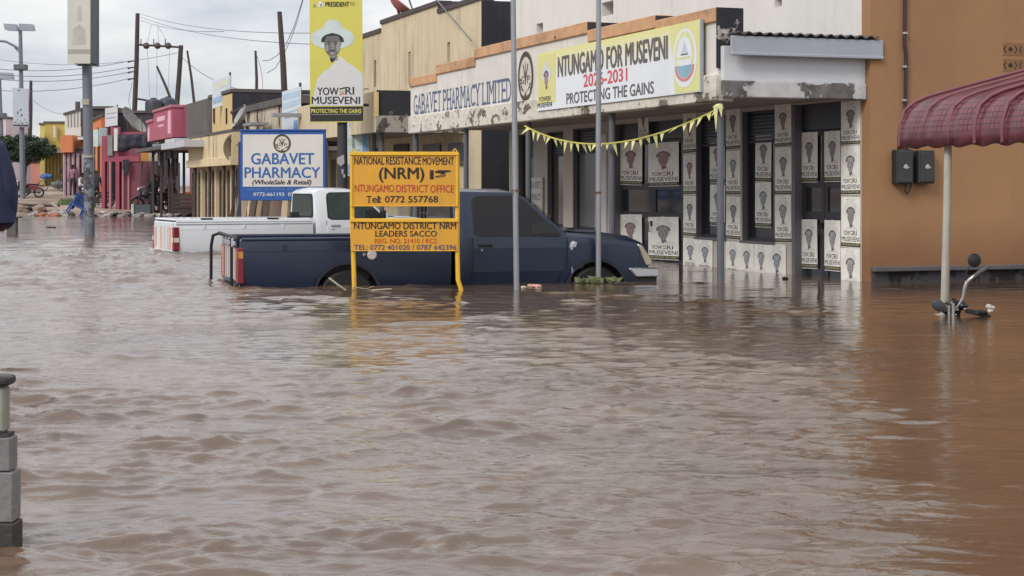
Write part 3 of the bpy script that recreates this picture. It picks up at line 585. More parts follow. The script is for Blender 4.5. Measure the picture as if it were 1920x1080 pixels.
flat(mb, [(ex - erx * .28, ez + erz * .14), (ex + erx * .28, ez + erz * .14), (ex, ez + erz * .6)], by - .0058, 4); flat(mb, [(ex - erx * .5, ez - erz * .04), (ex + erx * .5, ez - erz * .04), (ex + erx * .5, ez + erz * .04), (ex - erx * .5, ez + erz * .04)], by - .0058, 1)
flat(mb, [(ex - erx * .3, ez + erz * .10), (ex + erx * .3, ez + erz * .10), (ex + erx * .3, ez + erz * .135), (ex - erx * .3, ez + erz * .135)], by - .0061, 5)
obj("emblem", mb, [PALE, mat("emblem_yellow", (218, 216, 158), .5), mat("emblem_blue", (132, 172, 192), .5), mat("emblem_red", (206, 122, 130), .5), mat("emblem_grey", (196, 202, 214), .5), GDARK], bn)

# ================================================================== campaign posters
PAPER = mat("poster_paper", (238, 236, 228), .7, .07, 2); BLUFACE = mat("print_face_blue", (162, 170, 172), .6, .15, 9)
def poster_mesh(face):
    mb = MB(); mb.box(0, 1, -.002, 0, 0, 1.5, 0); y = -.0025
    add_text(mb, "PRESIDENT", .3, .72, 1.40, 1.44, y, 3, .01)
    portrait(mb, .5, 1.10, .48, y, .0003, 1, 5, 9, 4, asp=.95); flat(mb, [(.16, .54), (.9, .54), (.86, .58), (.72, .63), (.6, .66), (.47, .57), (.44, .62), (.3, .6)], y - .0004, 5)
    add_text(mb, "YOW", .12, .46, .36, .50, y, 2, .014); add_text(mb, "RI", .62, .82, .36, .50, y, 2, .014)
    flat(mb, [(.49, .46), (.6, .48), (.6, .5), (.49, .49)], y, 2); flat(mb, [(.49, .41), (.6, .42), (.6, .45), (.49, .44)], y, 6); flat(mb, [(.49, .36), (.6, .37), (.6, .4), (.49, .39)], y, 7)
    add_text(mb, "MUSEVENI", .04, .96, .18, .32, y, 2, .014)
    flat(mb, [(.0, .02), (1, .02), (1, .14), (0, .14)], y, 2); add_text(mb, "PROTECTING THE GAINS", .06, .94, .06, .11, y - .0005, 8, .01)
    me = bpy.data.meshes.new("poster"); mb.bm.to_mesh(me); mb.bm.free()
    for m_ in (PAPER, face, GDARK, GMID, mat("print_light", (134, 126, 128), .6), mat("poster_hat", (228, 225, 218), .6), YEL, mat("poster_red", (196, 90, 80), .6), mat("poster_cream", (214, 210, 150), .6), mat('print_soft_dark', (104, 98, 102), .6)): me.materials.append(m_)
    return me
PM = {'g': poster_mesh(GFACE), 'w': poster_mesh(PFACE), 'b': poster_mesh(BLUFACE)}
def poster(a, b, t, bt, kind, label, y=-.006):
    o = bpy.data.objects.new("campaign_poster", PM[kind]); COL.objects.link(o); c = (a + b) / 2
    x0, x1 = LX(a, -y), LX(b, -y); z0, z1 = zr(c, bt, -y), zr(c, t, -y); s_ = -x0; p = rp(s_, -y)
    o.location = (p[0], p[1], z0); o.rotation_euler = (0, R(rnd.uniform(-1.3, 1.3)), ROT); o.scale = (x1 - x0, 1, (z1 - z0) / 1.5); return tag(o, label, "poster", "campaign posters pasted on the pharmacy front")
ordn = ["topmost", "second from the top", "third from the top", "lowest"]
for i, (t, b, k) in enumerate(((190, 272, 'g'), (274, 366, 'b'), (369, 464, 'g'), (466, 560, 'b'))):
    poster(1577.5, 1613, t, b, k, f"{ordn[i]} campaign poster on the white pillar between double door and orange wall", -.005 - .001 * (i % 2))
dz = .098
for (a, b, t, bt, lb) in ((1502, 1533, 248, 342, "campaign poster on the upper left pane of the glazed double door near the orange wall"), (1546, 1576, 246, 341, "campaign poster on the upper right pane of the glazed double door near the orange wall"),
                          (1502, 1533, 412, 504, "campaign poster on the lower left pane of the glazed double door near the orange wall"), (1546, 1576, 413, 508, "campaign poster on the lower right pane of the glazed double door near the orange wall")):
    poster(a, b, t, bt, 'b' if t > 300 else 'g', lb, dz)
for i, (t, b, k) in enumerate(((196, 276, 'g'), (277, 366, 'g'), (367, 456, 'b'))): poster(1453.5, 1484, t, b, k, f"{ordn[i]} campaign poster on the pillar left of the glazed double door", -.005 - .001 * (i % 2))
for i, (t, b, k) in enumerate(((200, 281, 'g'), (283, 366, 'b'), (368, 449, 'g'))): poster(1361.5, 1388, t, b, k, f"{ordn[i]} campaign poster on the pillar just right of the corner verandah post", -.005 - .001 * (i % 2))
for i, (t, b, k) in enumerate(((205, 288, 'w'), (290, 365, 'w'), (367, 443, 'g'))): poster(1281.5, 1305, t, b, k, f"{ordn[i]} campaign poster on the pillar left of the corner verandah post", -.005 - .001 * (i % 2))
poster(1416, 1446, 253, 341, 'g', "upper campaign poster inside the dark window beside the glazed double door", dz); poster(1416, 1446, 342, 426, 'b', "lower campaign poster inside the dark window beside the glazed double door", dz)
poster(1331, 1359, 262, 343, 'w', "upper campaign poster in the dark window half hidden by the corner verandah post", dz); poster(1331, 1359, 346, 423, 'g', "lower campaign poster in the dark window half hidden by the corner verandah post", dz)
poster(1197, 1216, 205, 262, 'w', "small campaign poster high on the wall above the wide dark doors", -.005)
poster(1161, 1204, 266, 346, 'w', "large warm-faced campaign poster on the upper left wide dark door", dz); poster(1216, 1273, 268, 350, 'w', "large warm-faced campaign poster on the upper right wide dark door", dz)
poster(1161, 1204, 403, 480, 'w', "large warm-faced campaign poster on the lower left wide dark door", dz); poster(1216, 1273, 408, 488, 'g', "large grey-faced campaign poster on the lower right wide dark door", dz)
low = [(1440, 1474, 458, 548), (1414, 1440, 456, 538), (1387, 1414, 455, 536), (1361, 1387, 453, 528), (1308, 1336, 449, 520), (1281, 1308, 447, 514)]
wh = ["rightmost", "second from the right", "third from the right", "fourth from the right", "fifth from the right", "leftmost"]
for i, q in enumerate(low): poster(*q, 'b', f"half drowned blue-faced campaign poster, {wh[i]} of the low row beneath the windows", -.012 - .002 * (i % 2))

# ================================================================== bunting
pb = rp(s_of(1351, FO), FO + .02); pa = rp(s_of(986, FO), FO + .02)
b0 = Vector((pa[0], pa[1], Z_(236, pa[1]))); b1 = Vector((pb[0], pb[1], Z_(203, pb[1]))); pts = []
for i in range(61):
    t = i / 60; p = b0.lerp(b1, t); p.z -= .78 * 4 * t * (1 - t) * .44 * (1 - .18 * (t - .5)); p.y += .02 * math.sin(t * 40); pts.append(p)
bt = thing("bunting", "string of small yellow pennants sagging between the verandah posts", "bunting", tuple(b0))
mb = MB(); mb.tube([p - b0 for p in pts], .011, 5); obj("cord", mb, mat("bunting_cord", (206, 200, 96), .7), bt)
BYEL = mat("bunting_yellow", (212, 210, 146), .7, .15, 6)
for i in range(1, 60, 2):
    p, q = pts[i] - b0, pts[min(i + 1, 60)] - b0; d = (q - p) * 1.25; m_ = MB(); h = rnd.uniform(.08, .20); sw = Vector((rnd.uniform(-.07, .07), rnd.uniform(-.05, .05), 0))
    if rnd.random() < .25: sw *= 2; h *= .7
    tip = p + d * .5 + Vector((0, 0, -h)) + sw; mid = p + d * .5 + Vector((.012, -.025, -h * .45)) + sw * .4
    m_.poly([p, mid, tip]); m_.poly([p, p + d, mid]); m_.poly([p + d, tip, mid])
    bmesh.ops.remove_doubles(m_.bm, verts=m_.bm.verts, dist=1e-4); me = bpy.data.meshes.new("pennant"); m_.bm.to_mesh(me); m_.bm.free(); finish("pennant", me, BYEL, bt, False)
mb = MB(); e1 = pts[-1] - b0
for k in range(3):
    a = rnd.uniform(-.05, .05); mb.poly([e1 + Vector((a - .025, -.055 - .01 * k, .03)), e1 + Vector((a + .03, -.055 - .01 * k, .02)), e1 + Vector((a * 1.3 + .02, -.07, -.08 - .22 * rnd.random()))])
mb.ball(e1 + Vector((.0, 0, .02)), (.06, .05, .035), jit=.3, sub=2); obj("knot", mb, BYEL, bt)

# ================================================================== fittings on the orange side wall (local x,y of the row frame; the wall faces +x)
def side_pt(px, py, off=0.0):
    """point on the orange wall plane, off metres in front of it"""
    k = (px - 960) / F; x0, y0 = E.x - U.x * (.2 + off), E.y - U.y * (.2 + off)
    t = (k * y0 - x0) / (-NV.x - k * (-NV.y)); X, Y = x0 - NV.x * t, y0 - NV.y * t; return Vector((X, Y, Z_(py, Y)))
RS = math.atan2(-NV.y, -NV.x)               # local x along the wall to the right, -y out of the wall
def wallbox(px0, px1, t, b, lb):
    a, c = side_pt(px0, b), side_pt(px1, b); wd = (c - a).length; h = side_pt(px0, t).z - a.z
    o = thing("meter_box", lb, "meter box", tuple(a), RS)
    mb = MB(); mb.box(0, wd, -.13, 0, 0, h); obj("case", mb, mat("meter_black", (42, 42, 46), .5, .2, 4), o, bevel=.012)
    mb = MB(); mb.box(.018, wd - .018, -.142, -.13, .02, h - .02); obj("lid", mb, mat("meter_lid", (54, 54, 58), .45, .2, 4), o, bevel=.008)
    mb = MB(); mb.lathe([(.02, 0), (.03, .006), (.022, .012)], 12, Matrix.Translation((wd * .5, -.142, h * .5)) @ Matrix.Rotation(R(90), 4, 'X')); mb.box(wd * .35, wd * .7, -.149, -.1425, h * .46, h * .5); obj("seal", mb, mat("seal_grey", (170, 168, 166), .5), o)
wallbox(1671, 1702, 281, 345, "black electricity meter box on the orange wall, left of the pair"); wallbox(1712, 1742, 282, 344, "black electricity meter box on the orange wall, right of the pair")
mb = MB(); cp = [side_pt(1697 - .012 * y + (3 if y > 100 else 0), y, .03) for y in range(-60, 290, 18)]; mb.tube(cp, .021, 8)
for y in (62, 125, 188): p = side_pt(1697 - .012 * y + 1, y, .03); mb.tube([p - Vector((0, 0, .012)), p + Vector((0, 0, .012))], .032, 8, m=1)
mb.tube([side_pt(x, y, .06) for x, y in ((1702, 262), (1703, 285), (1708, 320), (1708, 350), (1702, 364), (1697, 358), (1699, 345))], .011, 6)
tag(obj("power_cable", mb, [mat("cable_brown", (48, 34, 36), .6), GREYM], None, smooth=True), "dark brown cable running down the orange wall into the meter boxes", "cable")
# two rows of pierced vent blocks let into the wall
v0 = side_pt(1880, 134); vb = thing("vent_block", "pierced ventilation blocks high in the orange wall above the red awning", "vent", tuple(v0), RS)
mb = MB()
for r_ in range(2):
    for c in range(5):
        x = c * .23; z = r_ * .2; mb.box(x + .004, x + .225, -.004, .03, z, z + .16, 0)
        for (dx, dz_) in ((.112, .08),): mb.prism([(x + dx, z + dz_ - .034), (x + dx + .034, z + dz_), (x + dx, z + dz_ + .034), (x + dx - .034, z + dz_)], -.007, -.0042, 1)
        for sg_ in (-1, 1):
            pts_ = [(x + .112 + sg_ * .06, z + .03), (x + .112 + sg_ * .085, z + .08), (x + .112 + sg_ * .06, z + .13), (x + .112 + sg_ * .07, z + .13), (x + .112 + sg_ * .1, z + .08), (x + .112 + sg_ * .07, z + .03)]; mb.prism(pts_, -.007, -.0042, 1)
obj("block_face", mb, [ORANGE, BLACK], vb)

# ================================================================== pickup trucks
def make_truck(kind, label, paint, loc, yaw, dark):
    t = thing("pickup_truck", label, "truck", loc, yaw)
    zr_ = 1.015
    def st(x, zb_, w0, w1, w2, z3, w3, z4, w4, z5, w5, z6): return [(x, -w0, zb_), (x, -w1, .62), (x, -w2, .90), (x, -w3, z3), (x, -w4, z4), (x, -w5, z5), (x, 0, z6)]
    T = [st(0.0, .42, .78, .815, .825, zr_ - .05, .815, zr_ - .01, .812, zr_, .79, zr_), st(2.44, .40, .78, .82, .83, zr_ - .05, .82, zr_ - .01, .815, zr_, .79, zr_)]
    cabst = [(2.50, 1.03, .81, 1.31, .735, 1.52, .66, 1.56), (2.60, 1.03, .812, 1.31, .735, 1.57, .655, 1.605), (3.22, 1.035, .812, 1.31, .735, 1.56, .655, 1.60), (3.36, 1.035, .812, 1.30, .737, 1.50, .672, 1.545),
             (3.86, 1.03, .80, 1.045, .77, 1.075, .72, 1.10), (4.05, 1.015, .80, 1.03, .77, 1.06, .70, 1.085), (4.45, .995, .80, 1.012, .77, 1.042, .68, 1.062), (4.72, .955, .785, .975, .75, .995, .66, 1.012), (4.85, .90, .765, .92, .73, .94, .64, .955), (4.90, .72, .75, .74, .71, .75, .62, .76)]
    C = [st(x, .40, .78, min(.82, w3 + .01), min(.83, w3 + .02), z3, w3, z4, w4, z5, w5, z6) for (x, z3, w3, z4, w4, z5, w5, z6) in cabst]
    C[-1][1] = (4.90, -.75, .60); C[-1][2] = (4.90, -.755, .68); C[-2][2] = (4.84, -.78, .80)
    def loft(sts):
        m = MB(); rows = []
        for s_ in sts:
            full = s_ + [(p[0], -p[1], p[2]) for p in s_[-2::-1]]; rows.append([m.bm.verts.new(p) for p in full])
        n = len(rows[0])
        for a, b in zip(rows, rows[1:]):
            for j in range(n): m._f([a[j], a[(j + 1) % n], b[(j + 1) % n], b[j]])
        m._f(rows[0][::-1]); m._f(rows[-1]); return m
    def cut(name, m, cutters, mats, bev):
        o = obj(name, m, mats, None, smooth=False, bevel=bev, seg=2); cs = []
        for c in cutters:
            co = obj("cutter", c, mats); md = o.modifiers.new("cut", 'BOOLEAN'); md.operation = 'DIFFERENCE'; md.solver = 'EXACT'; md.object = co; cs.append(co)
        dg = bpy.context.evaluated_depsgraph_get(); me = bpy.data.meshes.new_from_object(o.evaluated_get(dg))
        for x in [o] + cs: bpy.data.objects.remove(x)
        while len(me.materials): me.materials.pop()
        return finish(name, me, mats, t, True, 30)
    def arch(x): 
        c = MB(); c.lathe([(.375, -1.2), (.375, 1.2)], 32, Matrix.Translation((x, 0, .36)) @ Matrix.Rotation(R(90), 4, 'X')); return c
    cav = MB(); cav.box(.07, 2.38, -.74, .74, .58, 2)
    XR, XF = 1.22, 4.22
    bed = cut("cargo_bed", loft(T), [cav, arch(XR)], paint, .012)
    win = [(2.735, 1.09), (2.80, 1.055), (3.40, 1.05), (3.74, 1.06), (3.755, 1.075), (3.60, 1.215), (3.36, 1.44), (3.28, 1.497), (3.20, 1.505), (2.80, 1.50), (2.75, 1.47), (2.735, 1.40)]
    wcx, wcz = sum(p[0] for p in win) / 12, sum(p[1] for p in win) / 12
    side_cut = MB(); side_cut.prism([(wcx + (p[0] - wcx) * .97, wcz + (p[1] - wcz) * .95) for p in win], -1.2, 1.2)
    back_cut = MB(); back_cut.box(2.3, 3.2, -.54, .54, 1.12, 1.43)
    cab = cut("cab", loft(C), [arch(XF), side_cut, back_cut], paint, .018)
    BLK = mat("rubber_black", (24, 24, 26), .6, .2, 5)
    fl = MB(); fl.box(.3, 4.6, -.62, .62, .3, .40); obj("chassis", fl, BLK, t)
    li = MB(); li.box(.08, 2.37, -.735, .735, .582, .59); li.box(.074, .08, -.735, .735, .59, .98); li.box(2.37, 2.376, -.735, .735, .59, .98); li.box(.08, 2.37, .729, .735, .59, .98); li.box(.08, 2.37, -.735, -.729, .59, .98); obj("bed_liner", li, BLK, t)
    rl = MB()
    for s_ in (-1, 1): rl.tube([(.02, s_ * .80, zr_ + .008), (2.42, s_ * .80, zr_ + .008)], .022, 8)
    obj("bed_rail", rl, paint, t, smooth=True)
    sw = MB()
    for s_ in (-1, 1):                                          # pressed swage line under the rail and tie hooks
        sw.box(.03, 2.40, s_ * .822 - .006, s_ * .822 + .006, zr_ - .135, zr_ - .118)
        for x in (.5, 1.2, 1.9): sw.box(x - .02, x + .02, s_ * .826 - .008, s_ * .826 + .008, zr_ - .118, zr_ - .05)
    obj("swage_line", sw, paint, t, bevel=.004)
    sideY = lambda z: .812 - (.812 - .735) * (z - 1.035) / (1.31 - 1.035)
    def see(name, rgb, alpha):
        m_ = glass(name, rgb, 1, .04); m_.node_tree.nodes['Principled BSDF'].inputs['Alpha'].default_value = alpha; return m_
    GL = see("tinted_window", (22, 25, 27), .45) if dark else see("clear_window", (70, 92, 88), .4)
    for s_ in (-1, 1):
        d = MB(); z = [.47, .62, .90, 1.028]; yv = [.797, .826, .836, .818]; a = [2.70, 2.70, 2.70, 2.70]; b = [3.72, 3.80, 3.84, 3.84]
        vo = [[d.bm.verts.new((xx[i], s_ * (yv[i] + .004), z[i])) for i in range(4)] for xx in (a, b)]; vi = [[d.bm.verts.new((xx[i], s_ * (yv[i] - .02), z[i])) for i in range(4)] for xx in (a, b)]
        for i in range(3): d._f([vo[0][i], vo[1][i], vo[1][i + 1], vo[0][i + 1]])
        for p, q in ((0, 1), (1, 0)):
            for i in range(3): d._f([vo[p][i], vo[p][i + 1], vi[p][i + 1], vi[p][i]])
        d._f([vo[0][3], vo[1][3], vi[1][3], vi[0][3]]); d._f([vo[0][0], vi[0][0], vi[1][0], vo[1][0]])
        dr = obj("door", d, paint, t, bevel=.006, seg=2)
        for (p, q) in (((2.688, .46), (2.688, 1.03)), ((3.852, .62), (3.852, 1.03))): gp = MB(); gp.box(p[0] - .004, p[0] + .004, s_ * .806 - .02, s_ * .822 + .0, p[1], q[1]); obj("door_gap", gp, BLK, dr)
        h = MB(); h.box(2.76, 2.93, s_ * .842 - .012, s_ * .842 + .012, .915, .955); obj("handle", h, BLK if dark else GREYM, dr, bevel=.008); 
        k = MB(); k.lathe([(.014, 0), (.014, .01), (.006, .014)], 10, Matrix.Translation((2.80, s_ * .84, .875)) @ Matrix.Rotation(R(90 * s_ * -1), 4, 'X')); obj("lock", k, GALV, dr)
        def wp(pts, off): return [Vector((p[0], s_ * (sideY(p[1]) + off), p[1])) for p in pts]
        base = [(2.735, 1.09), (2.80, 1.055), (3.40, 1.05), (3.74, 1.06), (3.755, 1.075), (3.60, 1.215), (3.36, 1.44), (3.28, 1.497), (3.20, 1.505), (2.80, 1.50), (2.75, 1.47), (2.735, 1.40)]
        cx = sum(p[0] for p in base) / len(base); cz = sum(p[1] for p in base) / len(base)
        big = [(cx + (p[0] - cx) * 1.055, cz + (p[1] - cz) * 1.09) for p in base]
        q = MB()
        for pts_, off, mi in ((big, .006, 1), (base, .010, 0)):
            vv = [q.bm.verts.new(p) for p in wp(pts_, off)]; q._f(vv if s_ < 0 else vv[::-1], mi); vb = [q.bm.verts.new(p) for p in wp(pts_, -.01)]
            for i in range(len(vv)): q._f([vv[i], vb[i], vb[(i + 1) % len(vv)], vv[(i + 1) % len(vv)]], mi)
        obj("side_window", q, [GL, BLK], t)
        q = MB(); pts_ = wp([(3.40, 1.058), (3.735, 1.066), (3.60, 1.205), (3.42, 1.20)], .014); vv = [q.bm.verts.new(p) for p in pts_]; q._f(vv if s_ < 0 else vv[::-1]); vb = [q.bm.verts.new(p) for p in wp([(3.40, 1.058), (3.735, 1.066), (3.60, 1.205), (3.42, 1.20)], .002)]
        for i in range(4): q._f([vv[i], vb[i], vb[(i + 1) % 4], vv[(i + 1) % 4]])
        obj("quarter_panel", q, BLK, t)
        sp = MB(); sp.box(3.30, 3.33, s_ * .755 - .002 if s_ > 0 else -.767, .767 if s_ > 0 else -.753, 1.06, 1.47); 
        # wheels
        for x in (XR, XF):
            M_ = Matrix.Translation((x, s_ * .70, .335)) @ Matrix.Rotation(R(90), 4, 'X')
            w_ = MB(); w_.lathe([(.20, -.1), (.30, -.1), (.335, -.07), (.335, .07), (.30, .1), (.20, .1)], 28, M_); wo = obj("wheel", w_, BLK, t, smooth=True)
            r2 = MB(); r2.lathe([(.05, -.105), (.19, -.09), (.205, -.06), (.205, .06), (.19, .09), (.05, .105)], 20, M_); obj("rim", r2, mat("rim_dark", (42, 38, 38), .8, .3, 6), wo, smooth=True)  # rim toned dark so the wheels barely show in the arches
            fa = MB()
            ar = [(x + .40 * math.cos(R(a_)), .36 + .40 * math.sin(R(a_))) for a_ in range(0, 181, 10)]; ai = [(x + .368 * math.cos(R(a_)), .36 + .368 * math.sin(R(a_))) for a_ in range(0, 181, 10)]
            for i in range(len(ar) - 1):
                fa.poly([(ar[i][0], s_ * .8255, ar[i][1]), (ar[i + 1][0], s_ * .8255, ar[i + 1][1]), (ai[i + 1][0], s_ * .8265, ai[i + 1][1]), (ai[i][0], s_ * .8265, ai[i][1])]); fa.poly([(ai[i][0], s_ * .8265, ai[i][1]), (ai[i + 1][0], s_ * .8265, ai[i + 1][1]), (ai[i + 1][0], s_ * .76, ai[i + 1][1]), (ai[i][0], s_ * .76, ai[i][1])])
            bmesh.ops.remove_doubles(fa.bm, verts=fa.bm.verts, dist=1e-4); obj("wheel_arch", fa, mat("arch_dark", (28, 32, 42), .6, .2, 3) if dark else paint, t, smooth=True)
        # lights
        tl = MB(); tl.box(-.03, .045 if dark else .075, s_ * .77 - .062, s_ * .77 + .062, .52, .93, 0); tl.box(-.031, .046 if dark else .076, s_ * .77 - .0625, s_ * .77 + .0625, .80 if dark else .66, .90 if dark else .76, 1)
        obj("tail_light", tl, [mat("lamp_red", (120, 34, 44), .25, .2, 6), mat("lamp_amber" if dark else "lamp_clear", (190, 130, 70) if dark else (214, 196, 186), .25, .1, 6)], t, bevel=.012)
        hl = MB(); hl.prism([(4.74, .93), (4.80, .92), (4.925, .74), (4.93, .68), (4.86, .67)], min(s_ * .60, s_ * .80), max(s_ * .60, s_ * .80)); obj("headlight", hl, mat("headlight_lens", (172, 158, 138), .15, .15, 8, spec=.8), t, bevel=.012)
        if s_ > 0 or not dark:
            mr_ = MB(); mr_.box(3.66, 3.72, s_ * .95 - .09, s_ * .95 + .09, 1.06, 1.20); mr_.tube([(3.70, s_ * .80, 1.04), (3.69, s_ * .90, 1.10)], .018, 6); obj("wing_mirror", mr_, BLK, t, bevel=.015)
    st2 = MB()
    for s_ in (-.38, .38): st2.box(2.72, 2.86, s_ - .22, s_ + .22, .98, 1.28); st2.box(2.74, 2.84, s_ - .11, s_ + .11, 1.28, 1.42)
    obj("seat", st2, mat("seat_cloth", (64, 62, 66), .9, .2, 5), t, bevel=.03, seg=2)
    wl = MB(); M_ = Matrix.Translation((3.36, .36, 1.10)) @ Matrix.Rotation(R(-62), 4, 'Y'); wl.tube([M_ @ Vector((.19 * math.cos(R(a_)), .19 * math.sin(R(a_)), 0)) for a_ in range(0, 361, 20)], .016, 6); obj("steering_wheel", wl, BLK, t, smooth=True)
    CHR = mat("chrome", (200, 202, 206), .2, .1, 4, metal=.9)
    bp = MB(); bp.prism([(4.78, .645), (5.0, .64), (5.02, .60), (5.01, .53), (4.72, .53), (4.62, .64)], -.83, .83); bo = obj("front_bumper", bp, CHR, t, bevel=.015)
    b2 = MB(); b2.prism([(4.70, .525), (4.995, .525), (4.97, .36), (4.70, .34)], -.80, .80); obj("bumper_skirt", b2, BLK, bo, bevel=.01)
    gr = MB(); gr.box(4.88, 4.915, -.56, .56, .70, .84); obj("grille", gr, BLK, t, bevel=.01)
    bl = MB(); bl.tube([(4.10, -.745, 1.05), (4.85, -.70, .90)], .002, 4)
    hs = MB(); hs.prism([(3.9, 1.09), (4.3, 1.082), (4.72, 1.022), (4.72, .99), (4.3, 1.055), (3.9, 1.075)], -.55, .55); obj("hood_panel", hs, paint, t, bevel=.01)
    # windscreen and rear window lie on the sloping faces
    ws = MB(); a0, a1 = Vector((3.395, 0, 1.522)), Vector((3.83, 0, 1.118)); nn = Vector((.68, 0, .73)).normalized() * .012
    ws.poly([a0 + nn + Vector((0, -.60, 0)), a0 + nn + Vector((0, .60, 0)), a1 + nn + Vector((0, .68, 0)), a1 + nn + Vector((0, -.68, 0))]); ws.poly([a0 - nn + Vector((0, -.60, 0)), a0 - nn + Vector((0, .60, 0)), a1 - nn + Vector((0, .68, 0)), a1 - nn + Vector((0, -.68, 0))]); obj("windscreen", ws, GL, t)
    rw = MB(); pr = rrect(-.60, .60, 1.10, 1.46, .07)
    rw.prism([(p[0] * (1 - .16 * (p[1] - 1.1)), p[1]) for p in pr], 2.482, 2.51, axis='x'); obj("rear_window", rw, GL, t)
    rs = MB(); pr = rrect(-.64, .64, 1.07, 1.495, .08); rs.prism([(p[0] * (1 - .16 * (p[1] - 1.1)), p[1]) for p in pr], 2.49, 2.515, axis='x'); obj("window_seal", rs, BLK, t)
    ap = MB(); ap.prism([(3.90, 1.10), (4.02, 1.10), (4.0, 1.13), (3.93, 1.13)], -.6, .6); obj("wiper_cowl", ap, BLK if dark else GREYM, t)
    # tailgate
    tg = MB(); tg.box(-.028, -.002, -.70, .70, .50, zr_ - .01); tgo = obj("tailgate", tg, paint, t, bevel=.008)
    stp = MB(); orange = mat("reflective_orange", (226, 160, 128), .35, .12, 6)
    if dark: rects = ((-.66, -.56), (-.40, -.26), (.26, .38), (.55, .66))
    else: rects = ((-.62, -.50), (-.44, -.36), (.1, .2), (.5, .62))
    for (a, b) in rects: stp = MB(); stp.box(-.034, -.029, a, b, .55, .92); obj("reflector_strip", stp, orange, tgo)
    for (a, b) in ((-.54, -.42), (-.2, -.02), (.06, .2)): sv = MB(); sv.box(-.033, -.0285, a, b, .56, .95); obj("pale_strip", sv, mat("plate_pale", (196, 200, 204), .4, .1, 6), tgo)
    if dark:
        rk = MB(); rk.tube([(-.01, -.72, 1.03), (-.03, .5, 1.045), (-.06, .72, 1.06)], .025, 8); rk.tube([(-.06, .72, 1.06), (-.13, .80, 1.03), (-.15, .82, .9), (-.15, .84, .5), (-.17, .84, .40)], .02, 8); rk.tube([(-.17, .9, .44), (-.17, -.5, .40)], .03, 8); rk.tube([(-.05, -.42, 1.03), (-.05, -.42, .42)], .018, 8); obj("rear_rack", rk, BLK, t, smooth=True)
        for y in (-.62, -.30, .0, .3): lt = MB(); lt.box(-.06, -.03, y - .07, y + .07, .95, 1.0); lt.box(-.065, -.03, y + .07, y + .12, .93, 1.03); obj("tailgate_latch", lt, CHR, t, bevel=.006)
        fc = MB(); fc.lathe([(.055, 0), (.055, .012), (.045, .018)], 18, Matrix.Translation((1.50, -.828, .835)) @ Matrix.Rotation(R(90), 4, 'X')); fo = obj("fuel_cap", fc, mat("cap_white", (196, 192, 196), .5, .1, 8), t)
        ke = MB(); ke.lathe([(.02, 0), (.02, .012), (.008, .016)], 10, Matrix.Translation((1.41, -.828, .84)) @ Matrix.Rotation(R(90), 4, 'X')); obj("cap_key", ke, GALV, fo)
        br = MB(); br.ball((3.92, -.828, .93), (.045, .025, .05), sub=1, jit=.25); br.ball((3.90, -.828, .90), (.02, .02, .045), sub=1, jit=.3); obj("broken_indicator", br, mat("broken_lens", (176, 180, 186), .3, .2, 20), t)
        ch = MB(); ch.poly([(3.90, -.834, .68), (3.925, -.834, .62), (3.90, -.834, .58)]); ch.poly([(3.885, -.832, .50), (3.90, -.832, .56), (3.875, -.832, .44)]); obj("paint_chip", ch, mat("bare_primer", (150, 150, 160), .7), t)
        ae = MB(); ae.prism([(4.0, 1.07), (4.05, 1.07), (4.045, 1.20), (4.025, 1.27), (4.005, 1.20)], .42, .46); obj("fender_mirror", ae, mat("dark_red_plastic", (70, 30, 34), .5), t, bevel=.008)
    else:
        tn = MB(); tn.box(.0, 2.42, -.80, .80, zr_ + .02, zr_ + .055); to = obj("bed_cover", tn, paint, t, bevel=.015)
        cl = MB()
        for x in (.55, 1.72): cl.box(x - .10, x + .10, -.808, -.77, zr_ + .045, zr_ + .066)
        obj("cover_clip", cl, BLK, to)
        hk = MB(); hk.box(2.15, 2.30, -.45, -.36, zr_ + .05, zr_ + .16); hk.box(2.1, 2.34, -.45, -.36, zr_ + .05, zr_ + .08); obj("cover_latch", hk, BLK, to, bevel=.01)
        sh = MB(); sh.box(.02, 2.42, -.826, -.818, zr_ - .045, zr_ - .03); obj("cover_seal", sh, GREYM, to)
        st_ = MB(); st_.box(-.16, -.03, -.7, .7, .40, .47); st_.box(-.14, -.02, .35, .6, .47, .52); obj("rear_step", st_, mat("cream_step", (206, 202, 190), .5), t, bevel=.01)
    return t
NAVY = mat("navy_paint", (22, 36, 60), .35, .14, 1.6, coat=.22, streak=.12, tint=(.012, .014, .024))
WPAINT = mat("white_paint", (214, 217, 222), .3, .05, 1.2, coat=.4, streak=.10, tint=(.42, .40, .36))
make_truck('dark', "dark navy pickup truck standing in floodwater behind the yellow office sign", NAVY, (X_(440, 19.37) + .06 + .81 * -math.sin(R(16)), 19.37 + .81 * math.cos(R(16)), -.47), R(16), True).scale = (1.012, 1, 1)
make_truck('white', "white pickup truck with covered bed standing in floodwater behind the navy truck", WPAINT, (X_(328, 28.98) - .81 * math.sin(R(24)), 28.98 + .81 * math.cos(R(24)), -.46), R(24), False)

